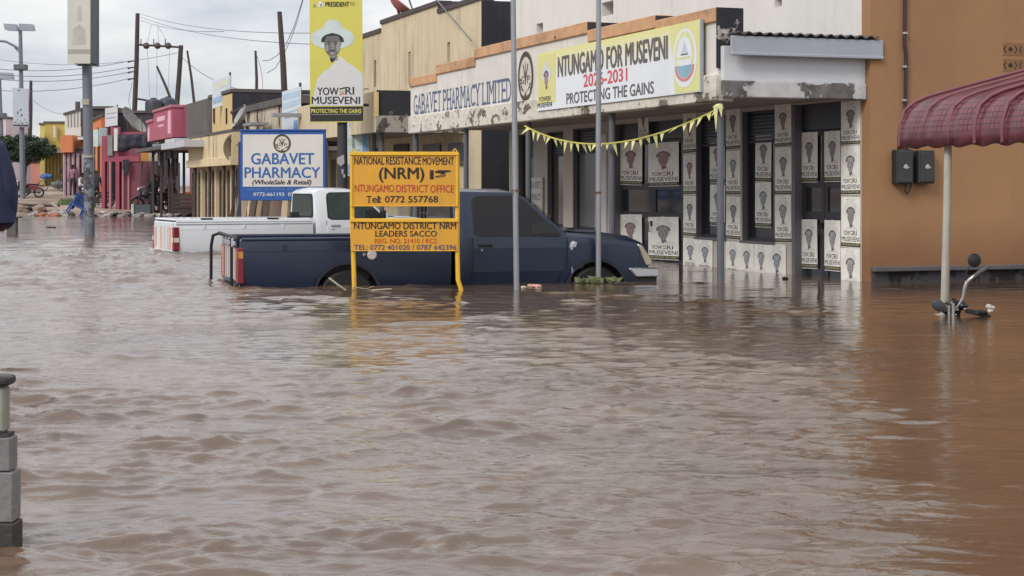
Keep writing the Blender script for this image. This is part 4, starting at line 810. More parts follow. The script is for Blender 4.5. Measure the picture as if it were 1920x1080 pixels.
# ================================================================== signs in the foreground
SY = mat("sign_yellow", (212, 154, 46), .55, .10, 1.5, streak=.35, tint=(.26, .17, .05)); SYF = mat("sign_yellow_frame", (226, 176, 48), .5, .12, 4)
D = 18.97; SX = lambda px: X_(px, D) - X_(760, D); SZ = lambda py: Z_(py, D)
yg = thing("office_sign", "yellow two-panel party office sign on yellow legs in the water before the navy truck", "sign", (X_(760, D), D, 0), 0)
RED = mat("sign_red", (176, 62, 44), .6, .1, 10); BLU = mat("sign_blue", (74, 74, 106), .6, .1, 10)
mb = MB(); t = .028
mb.tube([(SX(659.5), .035, SZ(287)), (SX(660), .035, SZ(420)), (SX(664), .035, SZ(546)), (SX(666), .035, -.6)], .026, 8); obj("leg", mb, SYF, yg, smooth=True)
mb = MB(); mb.tube([(SX(857), .035, SZ(287)), (SX(857.5), .035, SZ(470)), (SX(858.5), .035, SZ(525)), (SX(864), .035, SZ(541)), (SX(865), .035, -.6)], .026, 8); obj("leg", mb, SYF, yg, smooth=True)
for (y0, y1) in ((288, 387), (413, 471)):
    mb = MB(); mb.box(SX(658), SX(858.5), .0, .02, SZ(y1), SZ(y0)); pnl = obj("panel", mb, SY, yg)
    mb = MB(); mb.box(SX(656), SX(860), -.02, .03, SZ(y0) - .02, SZ(y0) + .02)
    if y0 == 288: mb.box(SX(657.5), SX(661.5), -.012, .0, SZ(y1), SZ(y0) - .02); mb.box(SX(854.5), SX(859), -.012, 0, SZ(y1), SZ(y0) - .02); 
    mb.box(SX(661.6), SX(854.4), -.011, .0, SZ(y1), SZ(y1) + .008); obj("panel_frame", mb, SYF, pnl, bevel=.004)
def yl(b, x0, x1, y0, y1, m_, bold=.02, **k): lettering(b, SX(x0), SX(x1), SZ(y1), SZ(y0), -.004, m_, yg, bold, **k)
yl("NATIONAL", 664.5, 720, 294, 308.5, INK, .008); yl("RESISTANCE", 724, 789, 294, 308.5, INK, .008); yl("MOVEMENT", 792.5, 851, 295, 309, INK, .008)
yl("(NRM)", 711, 795, 314, 342, INK, .016); yl("NTUNGAMO", 665, 739, 346, 360, RED, .006); yl("DISTRICT", 743, 803, 346.5, 360.5, RED, .006); yl("OFFICE", 807, 851, 347, 361, RED, .006)
serif_text("Tel:", SX(687), SX(715), SZ(380), SZ(367.5), -.004, INK, yg, .012); yl("0772 557768", 722, 821, 367.5, 379.5, INK, .014)
yl("NTUNGAMO DISTRICT NRM", 664, 855, 417, 429.5, INK, .014); yl("LEADERS SACCO", 704, 819, 432.5, 443.5, INK, .014); yl("REG. NO. 21410 / RCS", 703, 819, 447, 456, mat("sign_orange_ink", (188, 84, 24), .6), .014); yl("TEL: 0772 401020 / 0787 642396", 664, 855.5, 459, 468.5, BLU, .012)
mb = MB(); y = -.005; hx = lambda px: SX(px); hz = lambda py: SZ(py)
flat(mb, [(hx(806), hz(319)), (hx(813), hz(319)), (hx(813), hz(336)), (hx(806), hz(336))], y); flat(mb, [(hx(816), hz(321)), (hx(824), hz(319)), (hx(845), hz(319.5)), (hx(845), hz(322)), (hx(833), hz(323.5)), (hx(836), hz(327)), (hx(833), hz(331)), (hx(824), hz(332)), (hx(816), hz(332.5)), (hx(816), hz(330.5)), (hx(824), hz(329)), (hx(827), hz(325)), (hx(816), hz(324))], y); flat(mb, [(hx(822), hz(327.2)), (hx(834), hz(327.4)), (hx(834), hz(328.4)), (hx(822), hz(328.2))], y - .001, 1); flat(mb, [(hx(822), hz(329.6)), (hx(832), hz(329.8)), (hx(832), hz(330.6)), (hx(822), hz(330.4))], y - .001, 1)
obj("pointing_hand", mb, [INK, SY], yg)
mb = MB()
for px in (662, 853): mb.tube([(SX(px - 3), 0, SZ(288)), (SX(px - 3), 0, SZ(282)), (SX(px), 0, SZ(279)), (SX(px + 3), 0, SZ(282)), (SX(px + 3), 0, SZ(288))], .007, 6)
obj("lifting_eye", mb, SYF, yg)

D = 33.0; gs = thing("pharmacy_sign", "blue-framed white pharmacy sign with round crest on two posts behind the white truck", "sign", (X_(530, D), D, 0), R(-2)); SX = lambda px: X_(px, D) - X_(530, D); SZ = lambda py: Z_(py, D)
SB = mat("sign_frame_blue", (36, 84, 158), .5, .12, 2, streak=.15)
mb = MB(); mb.box(SX(450), SX(611), .0, .06, SZ(376), SZ(245)); obj("panel", mb, SB, gs, bevel=.01)
mb = MB(); mb.box(SX(455), SX(606), -.006, .0, SZ(350), SZ(252)); obj("sign_face", mb, mat("sign_face_grey", (206, 202, 196), .5, .07, 1.2, streak=.2, tint=(.4, .36, .32)), gs)
for pa_, pb_ in ((446, 450.5), (610.5, 615)): mb = MB(); mb.box(SX(pa_), SX(pb_), .01, .07, -.6, SZ(266)); obj("post", mb, mat("post_dark_blue", (44, 52, 84), .6, .2, 3), gs)
mb = MB(); mb.box(SX(448), SX(612), -.03, .07, SZ(245) - .0, SZ(242.5)); obj("top_rail", mb, SB, gs)
crest(gs, SX(529), SZ(269), SX(545.5) - SX(529), SX(545.5) - SX(529) + .01, -.010, mat("crest_olive", (70, 66, 52), .7), mat("crest_pale", (205, 198, 186), .7))
def gl(b, x0, x1, y0, y1, m_, bold=.02, **k): lettering(b, SX(x0), SX(x1), SZ(y1), SZ(y0), -.010, m_, gs, bold, **k)
GB = mat("letter_blue", (40, 92, 158), .5, .1, 6)
gl("GABAVET", 471, 589, 287, 308, GB, .018); gl("PHARMACY", 458.5, 600.5, 313.5, 333.5, GB, .018); gl("(WholeSale & Retail)", 473, 584, 337, 348.5, INK, .02, shear=.25); gl("0772-661193  0702-714620", 475, 599, 361, 367.5, mat("letter_white", (206, 212, 222), .5), .02)
mb = MB(); 
for i in range(9): mb.box(SX(463 + i * 15), SX(463 + i * 15 + 12), -.003, -.001, SZ(357), SZ(353.5))
obj("faded_line", mb, mat("faded_blue_line", (66, 104, 160), .5), gs)

# ---- poles
def pole(name, label, cat, px0, px1, ybot, r, mt, top=-60, D=None, extra=None, zb_=-.6):
    D = D or CZ * F / (ybot - HY); b = (X_(px0, D), D); o = thing(name, label, cat, (b[0], b[1], 0), 0)
    mb = MB(); zt_ = Z_(top, D); dx = X_(px1, D) - b[0]; mb.tube([(-dx * .3, 0, zb_), (0, 0, 0), (dx * .33, 0, zt_ * .33), (dx * .66, 0, zt_ * .66), (dx, 0, zt_)], [r * 1.05, r * 1.05, r, r, r * .95], 14); obj("shaft", mb, mt, o, smooth=True); return o, D
p1, d1 = pole("flagpole", "slim grey steel flagpole in the water right behind the navy truck's door", "pole", 968.5, 961.5, 543, .031, GALV)
p2, d2 = pole("flagpole", "slim grey steel flagpole with weeds at its foot by the navy truck's front wheel", "pole", 1122, 1122.5, 531, .031, GALV); 
for p_, d_, zz in ((p1, d1, 357), (p2, d2, 361)):
    mb = MB(); z = Z_(zz, d_); mb.tube([(0, 0, z - .012), (0, 0, z + .012)], .037, 12); mb.tube([(-.03, -.02, z), (-.055, -.03, z + .01), (-.05, -.03, z - .05)], .008, 6); obj("rope_cleat", mb, mat("rusty_cleat", (110, 78, 60), .8), p_)
    p_['group'] = "flagpoles by the trucks"
mb = MB()
for i in range(26): a = rnd.uniform(0, 6.28); r_ = rnd.uniform(.03, .22); x, y = r_ * math.cos(a) * 1.3, r_ * math.sin(a) * .6; mb.poly([(x, y, .0), (x + rnd.uniform(-.09, .09), y + .03, .02 + rnd.uniform(0, .05)), (x + rnd.uniform(-.16, .16), y - .02, rnd.uniform(.0, .09)), (x + .02, y - .03, .0)])
wd = tag(obj("weed_clump", mb, mat("weed_green", (112, 118, 82), .8, .3, 8), None), "tangle of pale green weeds caught at the foot of a flagpole", "weeds"); wd.location = (X_(1120, d2), d2 - .08, .01)
# campaign banner pole (dark, behind the white truck)
D = 35.0; bo, _ = pole("banner_pole", "dark round pole carrying the tall yellow portrait banner behind the white truck", "pole", 643, 640, 470, .105, mat("pole_black", (58, 58, 62), .7, .25, 3, streak=.2), top=-70, D=D)
rel = lambda px, py: (X_(px, D) - X_(643, D), Z_(py, D))
mb = MB(); 
for pts_ in ([(633, 296), (646, 290), (647, 306), (640, 312), (633, 306)], [(641, 318), (645, 317), (645, 326), (642, 327)], [(644, 327), (648, 326), (648, 333), (645, 334)]): flat(mb, [rel(*p) for p in pts_], -.112)
obj("torn_bill", mb, mat("torn_paper", (168, 166, 164), .8, .15, 6), bo)
mb = MB(); z = rel(0, 197)[1]; mb.tube([(-.05, -.02, z), (rel(692, 0)[0], -.02, z)], .03, 8); z2 = rel(0, -40)[1]; mb.tube([(-.05, -.02, z2), (rel(692, 0)[0], -.02, z2)], .03, 8); obj("bracket", mb, BLACK, bo, smooth=True)
pbn = thing("portrait_banner", "tall yellow campaign banner with a man in a white hat above the blue pharmacy sign", "banner", (X_(632, D), D - .16, 0), R(1))
q = lambda px: X_(px, D) - X_(632, D); qz = lambda py: Z_(py, D)
mb = MB()
sh = [(582, -45), (680, -45), (681, 80), (682.5, 229), (583.5, 230.5), (582.5, 80)]; mb.prism([(q(a), qz(b)) for a, b in sh], 0, .012, 0); obj("sheet", mb, mat("banner_yellow", (204, 196, 92), .5, .05, 1.2), pbn)
mb = MB(); flat(mb, [(q(583.2), qz(201)), (q(682.3), qz(200)), (q(682.4), qz(227.5)), (q(583.5), qz(228.5))], -.002); obj("black_field", mb, mat("banner_black", (44, 40, 40), .5, .1, 3), pbn)
mb = MB(); flat(mb, [(q(585), qz(199)), (q(592), qz(168)), (q(597), qz(148)), (q(607), qz(136)), (q(618), qz(130)), (q(640), qz(106)), (q(650), qz(116)), (q(668), qz(128)), (q(681), qz(140)), (q(682), qz(199))], -.003); obj("printed_shirt", mb, mat("banner_shirt", (206, 206, 206), .5, .05, 3), pbn)
mb = MB(); portrait(mb, q(625), qz(73), q(666) - q(625), -.004, .0006, 0, 1, 2, 3, asp=1.0); obj("portrait", mb, [mat("banner_face", (108, 106, 102), .6, .3, 7), mat("banner_hat", (196, 208, 206), .5), GDARK, mat("banner_mid", (150, 148, 144), .6, .2, 8)], pbn)
def bl_(b, x0, x1, y0, y1, m_, bold=.03): return lettering(b, q(x0), q(x1), qz(y1), qz(y0), -.008, m_, pbn, bold)
bl_("PRESIDENT", 612, 656, 5, 14, GDARK, .02); bl_("YOW", 597, 636, 165, 179, GDARK, .016); bl_("RI", 649, 665, 164, 178, GDARK, .016); bl_("MUSEVENI", 586.5, 676, 182, 195.5, GDARK, .016); bl_("PROTECTING THE GAINS", 585.5, 678.5, 205, 212.5, YEL, .014)
mb = MB(); flat(mb, [(q(637), qz(167)), (q(648), qz(164)), (q(648), qz(166.5)), (q(639), qz(169))], -.008, 0); flat(mb, [(q(638), qz(171)), (q(647), qz(170)), (q(647), qz(173)), (q(638), qz(174.5))], -.008, 1); flat(mb, [(q(638), qz(177)), (q(647), qz(174.5)), (q(647), qz(177)), (q(638), qz(179.5))], -.008, 2)
flat(mb, [(q(586), qz(215.2)), (q(678), qz(214.2)), (q(678), qz(214.9)), (q(586), qz(215.9))], -.008, 3); flat(mb, ell(q(603), qz(10), .055, .055, 16), -.008, 4); flat(mb, [(q(600.5), qz(9)), (q(602), qz(8)), (q(603.2), qz(12)), (q(605.5), qz(6)), (q(606.5), qz(6.5)), (q(604), qz(14)), (q(602.8), qz(14))], -.009, 0)
flat(mb, [(q(588), qz(15)), (q(595), qz(15)), (q(594), qz(12)), (q(591.5), qz(8)), (q(589), qz(12))], -.008, 5)
flat(mb, [(q(657.5), qz(5)), (q(666), qz(5)), (q(666), qz(11)), (q(657.5), qz(11))], -.008, 6)
obj("party_marks", mb, [GDARK, mat("flag_grey", (196, 190, 150), .5), mat("flag_red", (206, 110, 90), .5), mat("rule_pale", (180, 178, 176), .5), PALE, mat("badge_green", (150, 160, 110), .5), mat("badge_olive", (168, 160, 60), .5)], pbn)
# advertising light box on the near left pole
D = 41.3; lo, _ = pole("lamp_post", "stout grey street pole carrying a lit-up advert box, standing in the water", "pole", 168, 160, 440, .118, mat("lamp_post_grey", (108, 112, 122), .6, .18, 1.8, streak=.3), top=-80, D=D)
q = lambda px: X_(px, D) - X_(168, D); qz = lambda py: Z_(py, D)
mb = MB(); mb.tube([(q(166.5), 0, qz(296)), (q(166.5), 0, qz(291))], .15, 12); mb.box(-.16, .02, -.135, -.12, qz(197), qz(186)); obj("steel_band", mb, mat("band_cream", (160, 156, 146), .7, .25, 9), lo)
mb = MB(); mb.tube([(q(168), 0, qz(440)), (q(166), 0, qz(300))], .123, 14); obj("painted_foot", mb, peel("pole_foot", (128, 134, 144), (92, 92, 98), .5, 4), lo, smooth=True)
bx = thing("advert_box", "pale upright advert box with a dark green side on top of the stout street pole", "advert", (X_(175.5, D), D, 0), 0)
hw, dp = .56, .52; z0 = qz(119); z1 = qz(-70)
dp = .46
mb = MB(); mb.box(-.5, .0, -.36, dp, z0, z1); obj("cabinet", mb, mat("advert_green", (40, 60, 64), .5, .2, 2), bx)
mb = MB(); mb.box(-.53, .015, -.40, -.362, z0 - .03, z1); obj("front_panel", mb, mat("advert_cream", (198, 196, 188), .6, .08, 1.0, streak=.15, tint=(.36, .34, .26)), bx)
mb = MB(); mb.box(-.52, .01, -.406, -.4015, qz(103), qz(95)); obj("grey_stripe", mb, mat("advert_stripe", (160, 156, 148), .6), bx)
mb = MB(); mb.box(-.53, .015, dp + .002, dp + .05, z0 - .03, z1); obj("back_panel", mb, GREYM, bx)
mb = MB(); flat(mb, ell(-.24, qz(22), .05, .12, 14), -.4022); flat(mb, [(-.30, qz(42)), (-.18, qz(42)), (-.19, qz(28)), (-.29, qz(28))], -.4026); flat(mb, [(-.41, qz(86)), (-.09, qz(86)), (-.11, qz(58)), (-.24, qz(48)), (-.39, qz(58))], -.4030); obj("faded_figure", mb, mat("advert_faded", (182, 180, 172), .6), bx)

# ================================================================== awning, its pole and the drowned motorcycle
AW = 0.0; a0 = Vector((3.66, 16.05)); AL = 4.2
aw = thing("red_awning", "dark red ribbed awning with a curved hanging edge, seen right of the orange wall", "awning", (a0.x, a0.y, 0), ROT)
zl = Z_(277, 15.7)
prof = [(0, zl), (.0, zl + .10), (.01, zl + .2), (.06, zl + .31), (.15, zl + .39), (.28, zl + .44), (.5, zl + .50), (.9, zl + .60), (1.5, zl + .75), (2.1, zl + .9)]
mb = MB(); n = 300; rows = []
for i in range(n + 1):
    x = AL * i / n; ph_ = (x / .40) % 1.0; rib = .045 * abs(math.sin(math.pi * ph_)) ** .7 + .045 * math.exp(-(((ph_ + .5) % 1.0 - .5) / .09) ** 2); wob = .012 * math.sin(x * 3.1)
    row = []
    for j, (y, z) in enumerate(prof):
        a, b = prof[max(j - 1, 0)], prof[min(j + 1, len(prof) - 1)]; tn_ = Vector((b[0] - a[0], b[1] - a[1])).normalized(); nv = Vector((-tn_.y, tn_.x))
        row.append(mb.bm.verts.new((x, y + nv.x * (rib + wob), z + nv.y * (rib + wob) - (.012 * math.cos(x * 18.8) if j == 0 else 0))))
    rows.append(row)
for i in range(n):
    for j in range(len(prof) - 1): mb._f([rows[i][j], rows[i + 1][j], rows[i + 1][j + 1], rows[i][j + 1]])
m, t_, b_ = base_mat("awning_red"); nn, ll = t_.nodes, t_.links
tcn = nn.new('ShaderNodeTexCoord'); br = nn.new('ShaderNodeTexBrick'); br.inputs['Scale'].default_value = 1; br.inputs['Brick Width'].default_value = .055; br.inputs['Row Height'].default_value = .05; br.inputs['Mortar Size'].default_value = .006; br.offset = 0
mpn = nn.new('ShaderNodeMapping'); mpn.inputs['Rotation'].default_value = (R(90), 0, 0); ll.new(tcn.outputs['Object'], mpn.inputs[0]); ll.new(mpn.outputs[0], br.inputs[0])
br.inputs['Color1'].default_value = (*lin((116, 66, 74)), 1); br.inputs['Color2'].default_value = (*lin((104, 58, 66)), 1); br.inputs['Mortar'].default_value = (*lin((70, 36, 44)), 1)
sp_ = nn.new('ShaderNodeSeparateXYZ'); ll.new(tcn.outputs['Object'], sp_.inputs[0])
def band_(lo_, hi_): 
    mr = nn.new('ShaderNodeMapRange'); ll.new(sp_.outputs[2], mr.inputs[0]); mr.inputs[1].default_value = lo_; mr.inputs[2].default_value = hi_; return mr.outputs[0]
g1 = nn.new('ShaderNodeMath'); g1.operation = 'MULTIPLY'; ll.new(band_(zl + .13, zl + .14), g1.inputs[0]); inv = nn.new('ShaderNodeMath'); inv.operation = 'SUBTRACT'; inv.inputs[0].default_value = 1; ll.new(band_(zl + .40, zl + .42), inv.inputs[1]); ll.new(inv.outputs[0], g1.inputs[1])
nz2 = nn.new('ShaderNodeTexNoise'); nz2.inputs['Scale'].default_value = 5; nz2.inputs['Detail'].default_value = 7; ll.new(tcn.outputs['Object'], nz2.inputs[0])
rr = nn.new('ShaderNodeValToRGB'); ll.new(nz2.outputs[0], rr.inputs[0]); rr.color_ramp.elements[0].position = .35; rr.color_ramp.elements[1].position = .7; rr.color_ramp.elements[0].color = (*lin((74, 36, 42)), 1); rr.color_ramp.elements[1].color = (*lin((108, 54, 60)), 1)
mm = nn.new('ShaderNodeMix'); mm.data_type = 'RGBA'; ll.new(g1.outputs[0], mm.inputs[0]); ll.new(rr.outputs[0], mm.inputs[6]); ll.new(br.outputs[0], mm.inputs[7]); ll.new(mm.outputs[2], b_.inputs['Base Color']); b_.inputs['Roughness'].default_value = .38; b_.inputs['Subsurface Weight'].default_value = 0
RIBM = mat("awning_rib_highlight", (122, 74, 82), .35, .15, 4)  # ribs paler than the sheet: their highlight is put into the colour
for k in range(11):
    x = .02 + k * .40; rb_ = MB(); rb_.tube([(x, y - .035 + (.02 if z > zl + .35 else 0), z + (.05 if z > zl + .28 else .02)) for y, z in prof], .015, 8); obj("rib", rb_, RIBM, aw, smooth=True)
sheet = obj("sheet", mb, m, aw, smooth=True); sheet.modifiers.new("thickness", 'SOLIDIFY').thickness = .006
mb = MB(); mb.tube([(0, .05, zl + .2), (AL, .05, zl + .2)], .016, 8); mb.tube([(0, .5, zl + .46), (AL, .5, zl + .46)], .018, 8); mb.tube([(0, 2.05, zl + .86), (AL, 2.05, zl + .86)], .025, 8)
for x in (.02, 1.4, 2.8, AL - .02): mb.tube([(x, y + .05, z - .05) for y, z in prof[2:]], .014, 6)
obj("frame", mb, mat("awning_frame", (70, 58, 60), .6, .2, 4), aw, smooth=True)
for (x, y, tp) in ((2.5, .03, .2), (.1, 2.05, .85), (AL - .1, 2.05, .85)):
    mb = MB(); mb.tube([(x, y, -.6), (x, y, zl + tp)], .04, 10); obj("rear_post" if y > 1 else "front_post", mb, GALV, aw, smooth=True)
D = 15.4; q = lambda px: X_(px, D) - X_(1771, D)
mb = MB(); mb.tube([(-.03, 0, -.6), (0, 0, 0), (q(1773.5), 0, Z_(480, D)), (q(1776), 0, Z_(380, D)), (q(1779.5), .03, Z_(277, D) + .12)], [.038, .038, .036, .035, .034], 12)
lp = obj("front_post", mb, mat("weathered_pole", (172, 166, 156), .8, .2, 2.5, streak=.75, tint=(.09, .07, .055), sscale=2.0), None, smooth=True)
lp.parent = aw; lp.matrix_parent_inverse = Matrix.LocRotScale(aw.location, Matrix.Rotation(ROT, 3, 'Z'), None).inverted(); lp.location = (X_(1771, D), D, 0)
mc = thing("drowned_motorcycle", "drowned motorcycle, only handlebars and mirrors above water by the awning pole", "motorcycle", (X_(1790, D), D - .12, 0), 0)
q = lambda px, py, y=0: (X_(px, D) - X_(1790, D), y, Z_(py, D))
BK = mat("bike_black", (30, 30, 34), .4, .2, 6); CH = mat("bike_chrome", (186, 184, 182), .25, .1, 6, metal=.8)
mb = MB(); mb.tube([q(1776, 586, -.02), q(1788, 572, -.03), q(1797, 556, -.05), q(1799, 538, -.06), q(1803, 526, -.07), q(1812, 518, -.08), q(1822, 510, -.1)], [.012, .014, .015, .017, .018, .016, .013], 10); mb.tube([q(1776, 586, -.02), q(1764, 590, .1), q(1750, 594, .35)], .013, 8); obj("handlebar", mb, CH, mc, smooth=True)
mb = MB(); mb.tube([q(1812, 519, -.08), q(1824, 508, -.1), q(1838, 499, -.12)], [.016, .019, .018], 10); obj("grip", mb, mat("grip_grey", (92, 90, 90), .7), mc, smooth=True)
mb = MB(); mb.tube([q(1806, 528, -.05), q(1798, 520, -.1), q(1800, 508, -.1), q(1806, 497, -.1)], .006, 6); so_ = obj("mirror_stem", mb, BK, mc, smooth=True)
def mirror(px, py, rx, rz, tilt, back=True):
    mb = MB(); M_ = Matrix.Translation(q(px, py, -.12)) @ Matrix.Rotation(R(tilt), 4, 'Y') @ Matrix.Rotation(R(90), 4, 'X') @ Matrix.Diagonal((rx, rz, 1, 1)); mb.lathe([(.4, .03), (.85, .022), (1, .008), (1, -.008), (.92, -.012)], 24, M_); return obj("mirror", mb, BK if back else mat("mirror_rim", (58, 62, 70), .4), mc, smooth=True)
mirror(1813.5, 486, .058, .062, 0); mo = mirror(1748, 570, .068, .048, 28, False)
mb = MB(); M_ = Matrix.Translation(q(1748, 570, -.135)) @ Matrix.Rotation(R(28), 4, 'Y') @ Matrix.Rotation(R(90), 4, 'X') @ Matrix.Diagonal((.058, .038, 1, 1)); mb.lathe([(1, 0), (.9, .004)], 20, M_); obj("mirror_glass", mb, glass("mirror_grey", (92, 100, 112), 1, .1), mo)
mb = MB(); mb.tube([q(1748, 570), q(1757, 562), q(1766, 578)], .007, 6); obj("mirror_stem", mb, BK, mc, smooth=True)
mb = MB(); mb.ball(q(1783, 569, .02), (.05, .06, .05), jit=.2); mb.ball(q(1796, 571, .0), (.055, .06, .05), jit=.15); mb.ball(q(1771, 582, .02), (.05, .05, .035), jit=.2); mb.prism([(q(1777, 0)[0], q(0, 568)[2]), (q(1783, 0)[0], q(0, 558)[2]), (q(1789, 0)[0], q(0, 569)[2])], -.04, .0); mb.tube([q(1762, 572, 0), q(1768, 566, 0), q(1775, 574, 0), q(1772, 586, 0)], .012, 6); obj("instruments", mb, BK, mc, smooth=True)
mb = MB(); mb.ball(q(1798, 576, -.09), (.018, .012, .011), sub=1); mb.ball(q(1781, 587, -.08), (.014, .012, .012), sub=1); mb.ball(q(1785, 578, -.08), (.012, .01, .012), sub=1); mb.box(q(1766, 0)[0], q(1770, 0)[0], -.1, -.07, .0, .10); mb.box(q(1773, 0)[0], q(1778, 0)[0], -.1, -.07, -.02, .12); obj("bright_fitting", mb, CH, mc, bevel=.003)
mb = MB(); mb.tube([q(1790, 578, .0), q(1782, 640, .1), q(1770, 700, .15)], .03, 8); mb.ball((.15, .5, -.22), (.2, .34, .13)); mb.ball((.18, 1.0, -.24), (.15, .35, .07)); obj("sunken_tank", mb, BK, mc, smooth=True)
for y_, x_ in ((-.35, -.12), (1.15, .25)):
    mb = MB(); M_ = Matrix.Translation((x_, y_, -.5)) @ Matrix.Rotation(R(90), 4, 'Y') @ Matrix.Rotation(R(25), 4, 'X'); mb.lathe([(.22, -.04), (.28, -.03), (.28, .03), (.22, .04)], 20, M_); obj("wheel", mb, BK, mc, smooth=True)
mb = MB(); pts_ = [q(1800, 580, -.05), q(1815, 583, -.08), q(1830, 585, -.1), q(1844, 590, -.12)]; mb.tube(pts_, [.02, .022, .025, .008], 6); mb.ball(q(1826, 582, -.1), (.06, .05, .018), jit=.3); obj("brake_lever", mb, BK, mc, smooth=True)
mb = MB(); 
for (a, b, c, r_) in ((1836, 570, -.2, .028), (1842, 573, -.2, .024), (1838, 578, -.2, .026)): mb.ball(q(a, b, c), (r_, r_, r_ * .8), jit=.25)
fb = tag(obj("plastic_bag", mb, mat("bag_white", (190, 184, 172), .6, .2, 8), None, smooth=True), "crumpled pale plastic bag floating right of the drowned handlebars", "litter"); fb.location = mc.location

# ================================================================== the row of shops beyond the pharmacy
def row_b(name, label, s0, cat="building", group="shops along the flooded street"):
    t = rowthing(name, label, cat, s0, group); return t, (lambda px, o=0.0: s0 - s_of(px, o))
CREAM = mat("cream_stained", (206, 190, 160), .85, .12, 1.0, streak=.62, bump=.1, tint=(.13, .11, .09), sscale=.9)
CREAM2 = mat("cream_plain", (210, 184, 132), .85, .12, 1.2, streak=.25, tint=(.2, .15, .09))
PEEL2 = peel("cream_flaked", (200, 188, 168), (88, 76, 66), .55, 1.3, stretch=(1.6, 1.6, .5), mould=.45)
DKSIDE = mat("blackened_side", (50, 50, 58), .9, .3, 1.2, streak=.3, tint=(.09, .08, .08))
DKGREY = mat("grey_coping", (92, 86, 84), .85, .25, 2)
CREAMV = mat("cream_vertical_stains", (216, 196, 158), .85, .10, 1.0, streak=.85, tint=(.07, .06, .055), sscale=.7)
DOORD = mat("door_dark", (62, 56, 58), .6, .25, 2); WOODD = mat("post_dark", (70, 60, 58), .7, .25, 3)
# --- next door: cream parapet with a raised middle, slots and a blackened end
t, lx = row_b("shop_building", "cream two-storey shop with stepped parapet, narrow slots and blackened end beside the pharmacy", 14.6)
xl, xr = 14.6 - 24.5, 0.0; za_, zb_ = 4.95, 5.14
mb = MB(); hs = [(lx(p) - .1, lx(p) + .1, zr(p, b), zr(p, a)) for p, a, b in ((703.5, 113, 163), (767.5, 97, 158), (841, 79, 121))]
wall_cells(mb, xl, lx(715), -.6, za_, 0, .25, hs[:1]); wall_cells(mb, lx(715), lx(822), -.6, zb_, 0, .25, hs[1:2]); wall_cells(mb, lx(822), xr, -.6, za_, 0, .25, hs[2:]); obj("wall", mb, CREAM, t)
mb = MB(); mb.box(xl, xr - .02, .45, 8, -.6, za_ - .5); obj("rear_block", mb, DKSIDE, t)
mb = MB(); mb.box(xr, xr + .03, .004, 8, -.6, za_ - .02); obj("side_wall", mb, DKSIDE, t)
mb = MB(); mb.box(xl, lx(715), -.04, .3, za_, za_ + .1); mb.box(lx(715), lx(822), -.04, .3, zb_, zb_ + .1); mb.box(lx(822), xr + .04, -.04, .3, za_, za_ + .1); mb.box(lx(822) - .0, lx(822) + .012, -.02, 1.4, za_ + .11, zb_ + .09); obj("coping", mb, mat("coping_dark", (78, 70, 70), .85, .25, 2), t)
mb = MB(); fs = 14.6 - s_of(705, 1.9); mb.box(14.6 - 24.3, fs, -1.9, -1.76, 2.28, 3.12); obj("canopy_fascia", mb, CREAM, t)
mb = MB(); mb.box(fs, fs + .02, -1.89, -.003, 2.62, 3.14); obj("canopy_end", mb, peel("canopy_end_burnt", (48, 48, 54), (150, 138, 124), .58, 1.1, mould=.3), t)
mb = MB(); mb.box(fs, fs + .05, -1.9, -.003, 2.28, 2.615); obj("canopy_beam", mb, peel("canopy_beam_flaked", (168, 160, 150), (96, 90, 84), .54, 3), t)
mb = MB(); mb.box(14.6 - 24.3, fs, -1.75, -.003, 2.32, 2.42); obj("canopy_soffit", mb, mat("soffit_grey", (150, 142, 136)), t)
mb = MB(); mb.box(fs - .02, fs + .06, -1.93, -1.86, 2.6, 3.1); obj("corner_strip", mb, CREAM2, t)
for px in (715, 780, 700):
    mb = MB(); x = 14.6 - s_of(px, 1.7); mb.tube([(x, -1.7, -.6), (x, -1.7, 2.3)], .06, 10); obj("verandah_post", mb, DGALV, t, smooth=True)
for a, b, c, d, nm in ((706, 720, 278, 380, "door"), (740, 768, 270, 380, "door"), (795, 828, 270, 300, "window"), (842, 872, 268, 300, "window")):
    mb = MB(); x0, x1 = lx(a), lx(b); z0, z1 = zr((a + b) / 2, d), zr((a + b) / 2, c); mb.box(x0, x1, -.03, -.004, max(z0, -.6), z1)
    for i in range(5): mb.box(x0 + .03, x1 - .03, -.045, -.03, z1 - .06 - i * .09 - .05, z1 - .06 - i * .09)
    obj(nm, mb, DOORD if nm == "door" else LOUVRE, t)
def dish(label, px, py, D, r, rot, mt, arm, group=None):
    o = thing("satellite_dish", label, "satellite dish", (X_(px, D), D, Z_(py, D)), 0, group); M_ = Matrix.Rotation(R(rot[2]), 4, 'Z') @ Matrix.Rotation(R(rot[0]), 4, 'X') @ Matrix.Rotation(R(rot[1]), 4, 'Y')
    mb = MB(); mb.lathe([(r * f, r * .42 * f * f) for f in (0, .25, .5, .75, 1)] + [(r * f, r * .42 * f * f - .02) for f in (1, .75, .5, .25, 0)], 28, M_); obj("bowl", mb, mt, o, smooth=True)
    mb = MB(); f = M_ @ Vector((0, 0, r * .95)); mb.tube([M_ @ Vector((r * .9, 0, r * .36)), f], .02, 6); mb.tube([M_ @ Vector((-r * .6, r * .6, r * .36)), f], .014, 6); mb.ball(f, .06); obj("feed_arm", mb, mat("feed_dark", (80, 66, 66), .6), o)
    mb = MB(); mb.tube([(0, 0, 0)] + arm, .035, 8); obj("mount", mb, mat("mount_rust", (112, 72, 66), .8, .3, 4), o, smooth=True); return o
dish("red-brown satellite dish tilted on an arm above the stepped cream parapet", 746, 18, 41.2, .42, (0, 38, 0), mat("dish_red", (186, 116, 112), .6, .2, 3), [(.06, .05, -.2), (.4, .1, -.42), (.76, .3, -.56)])
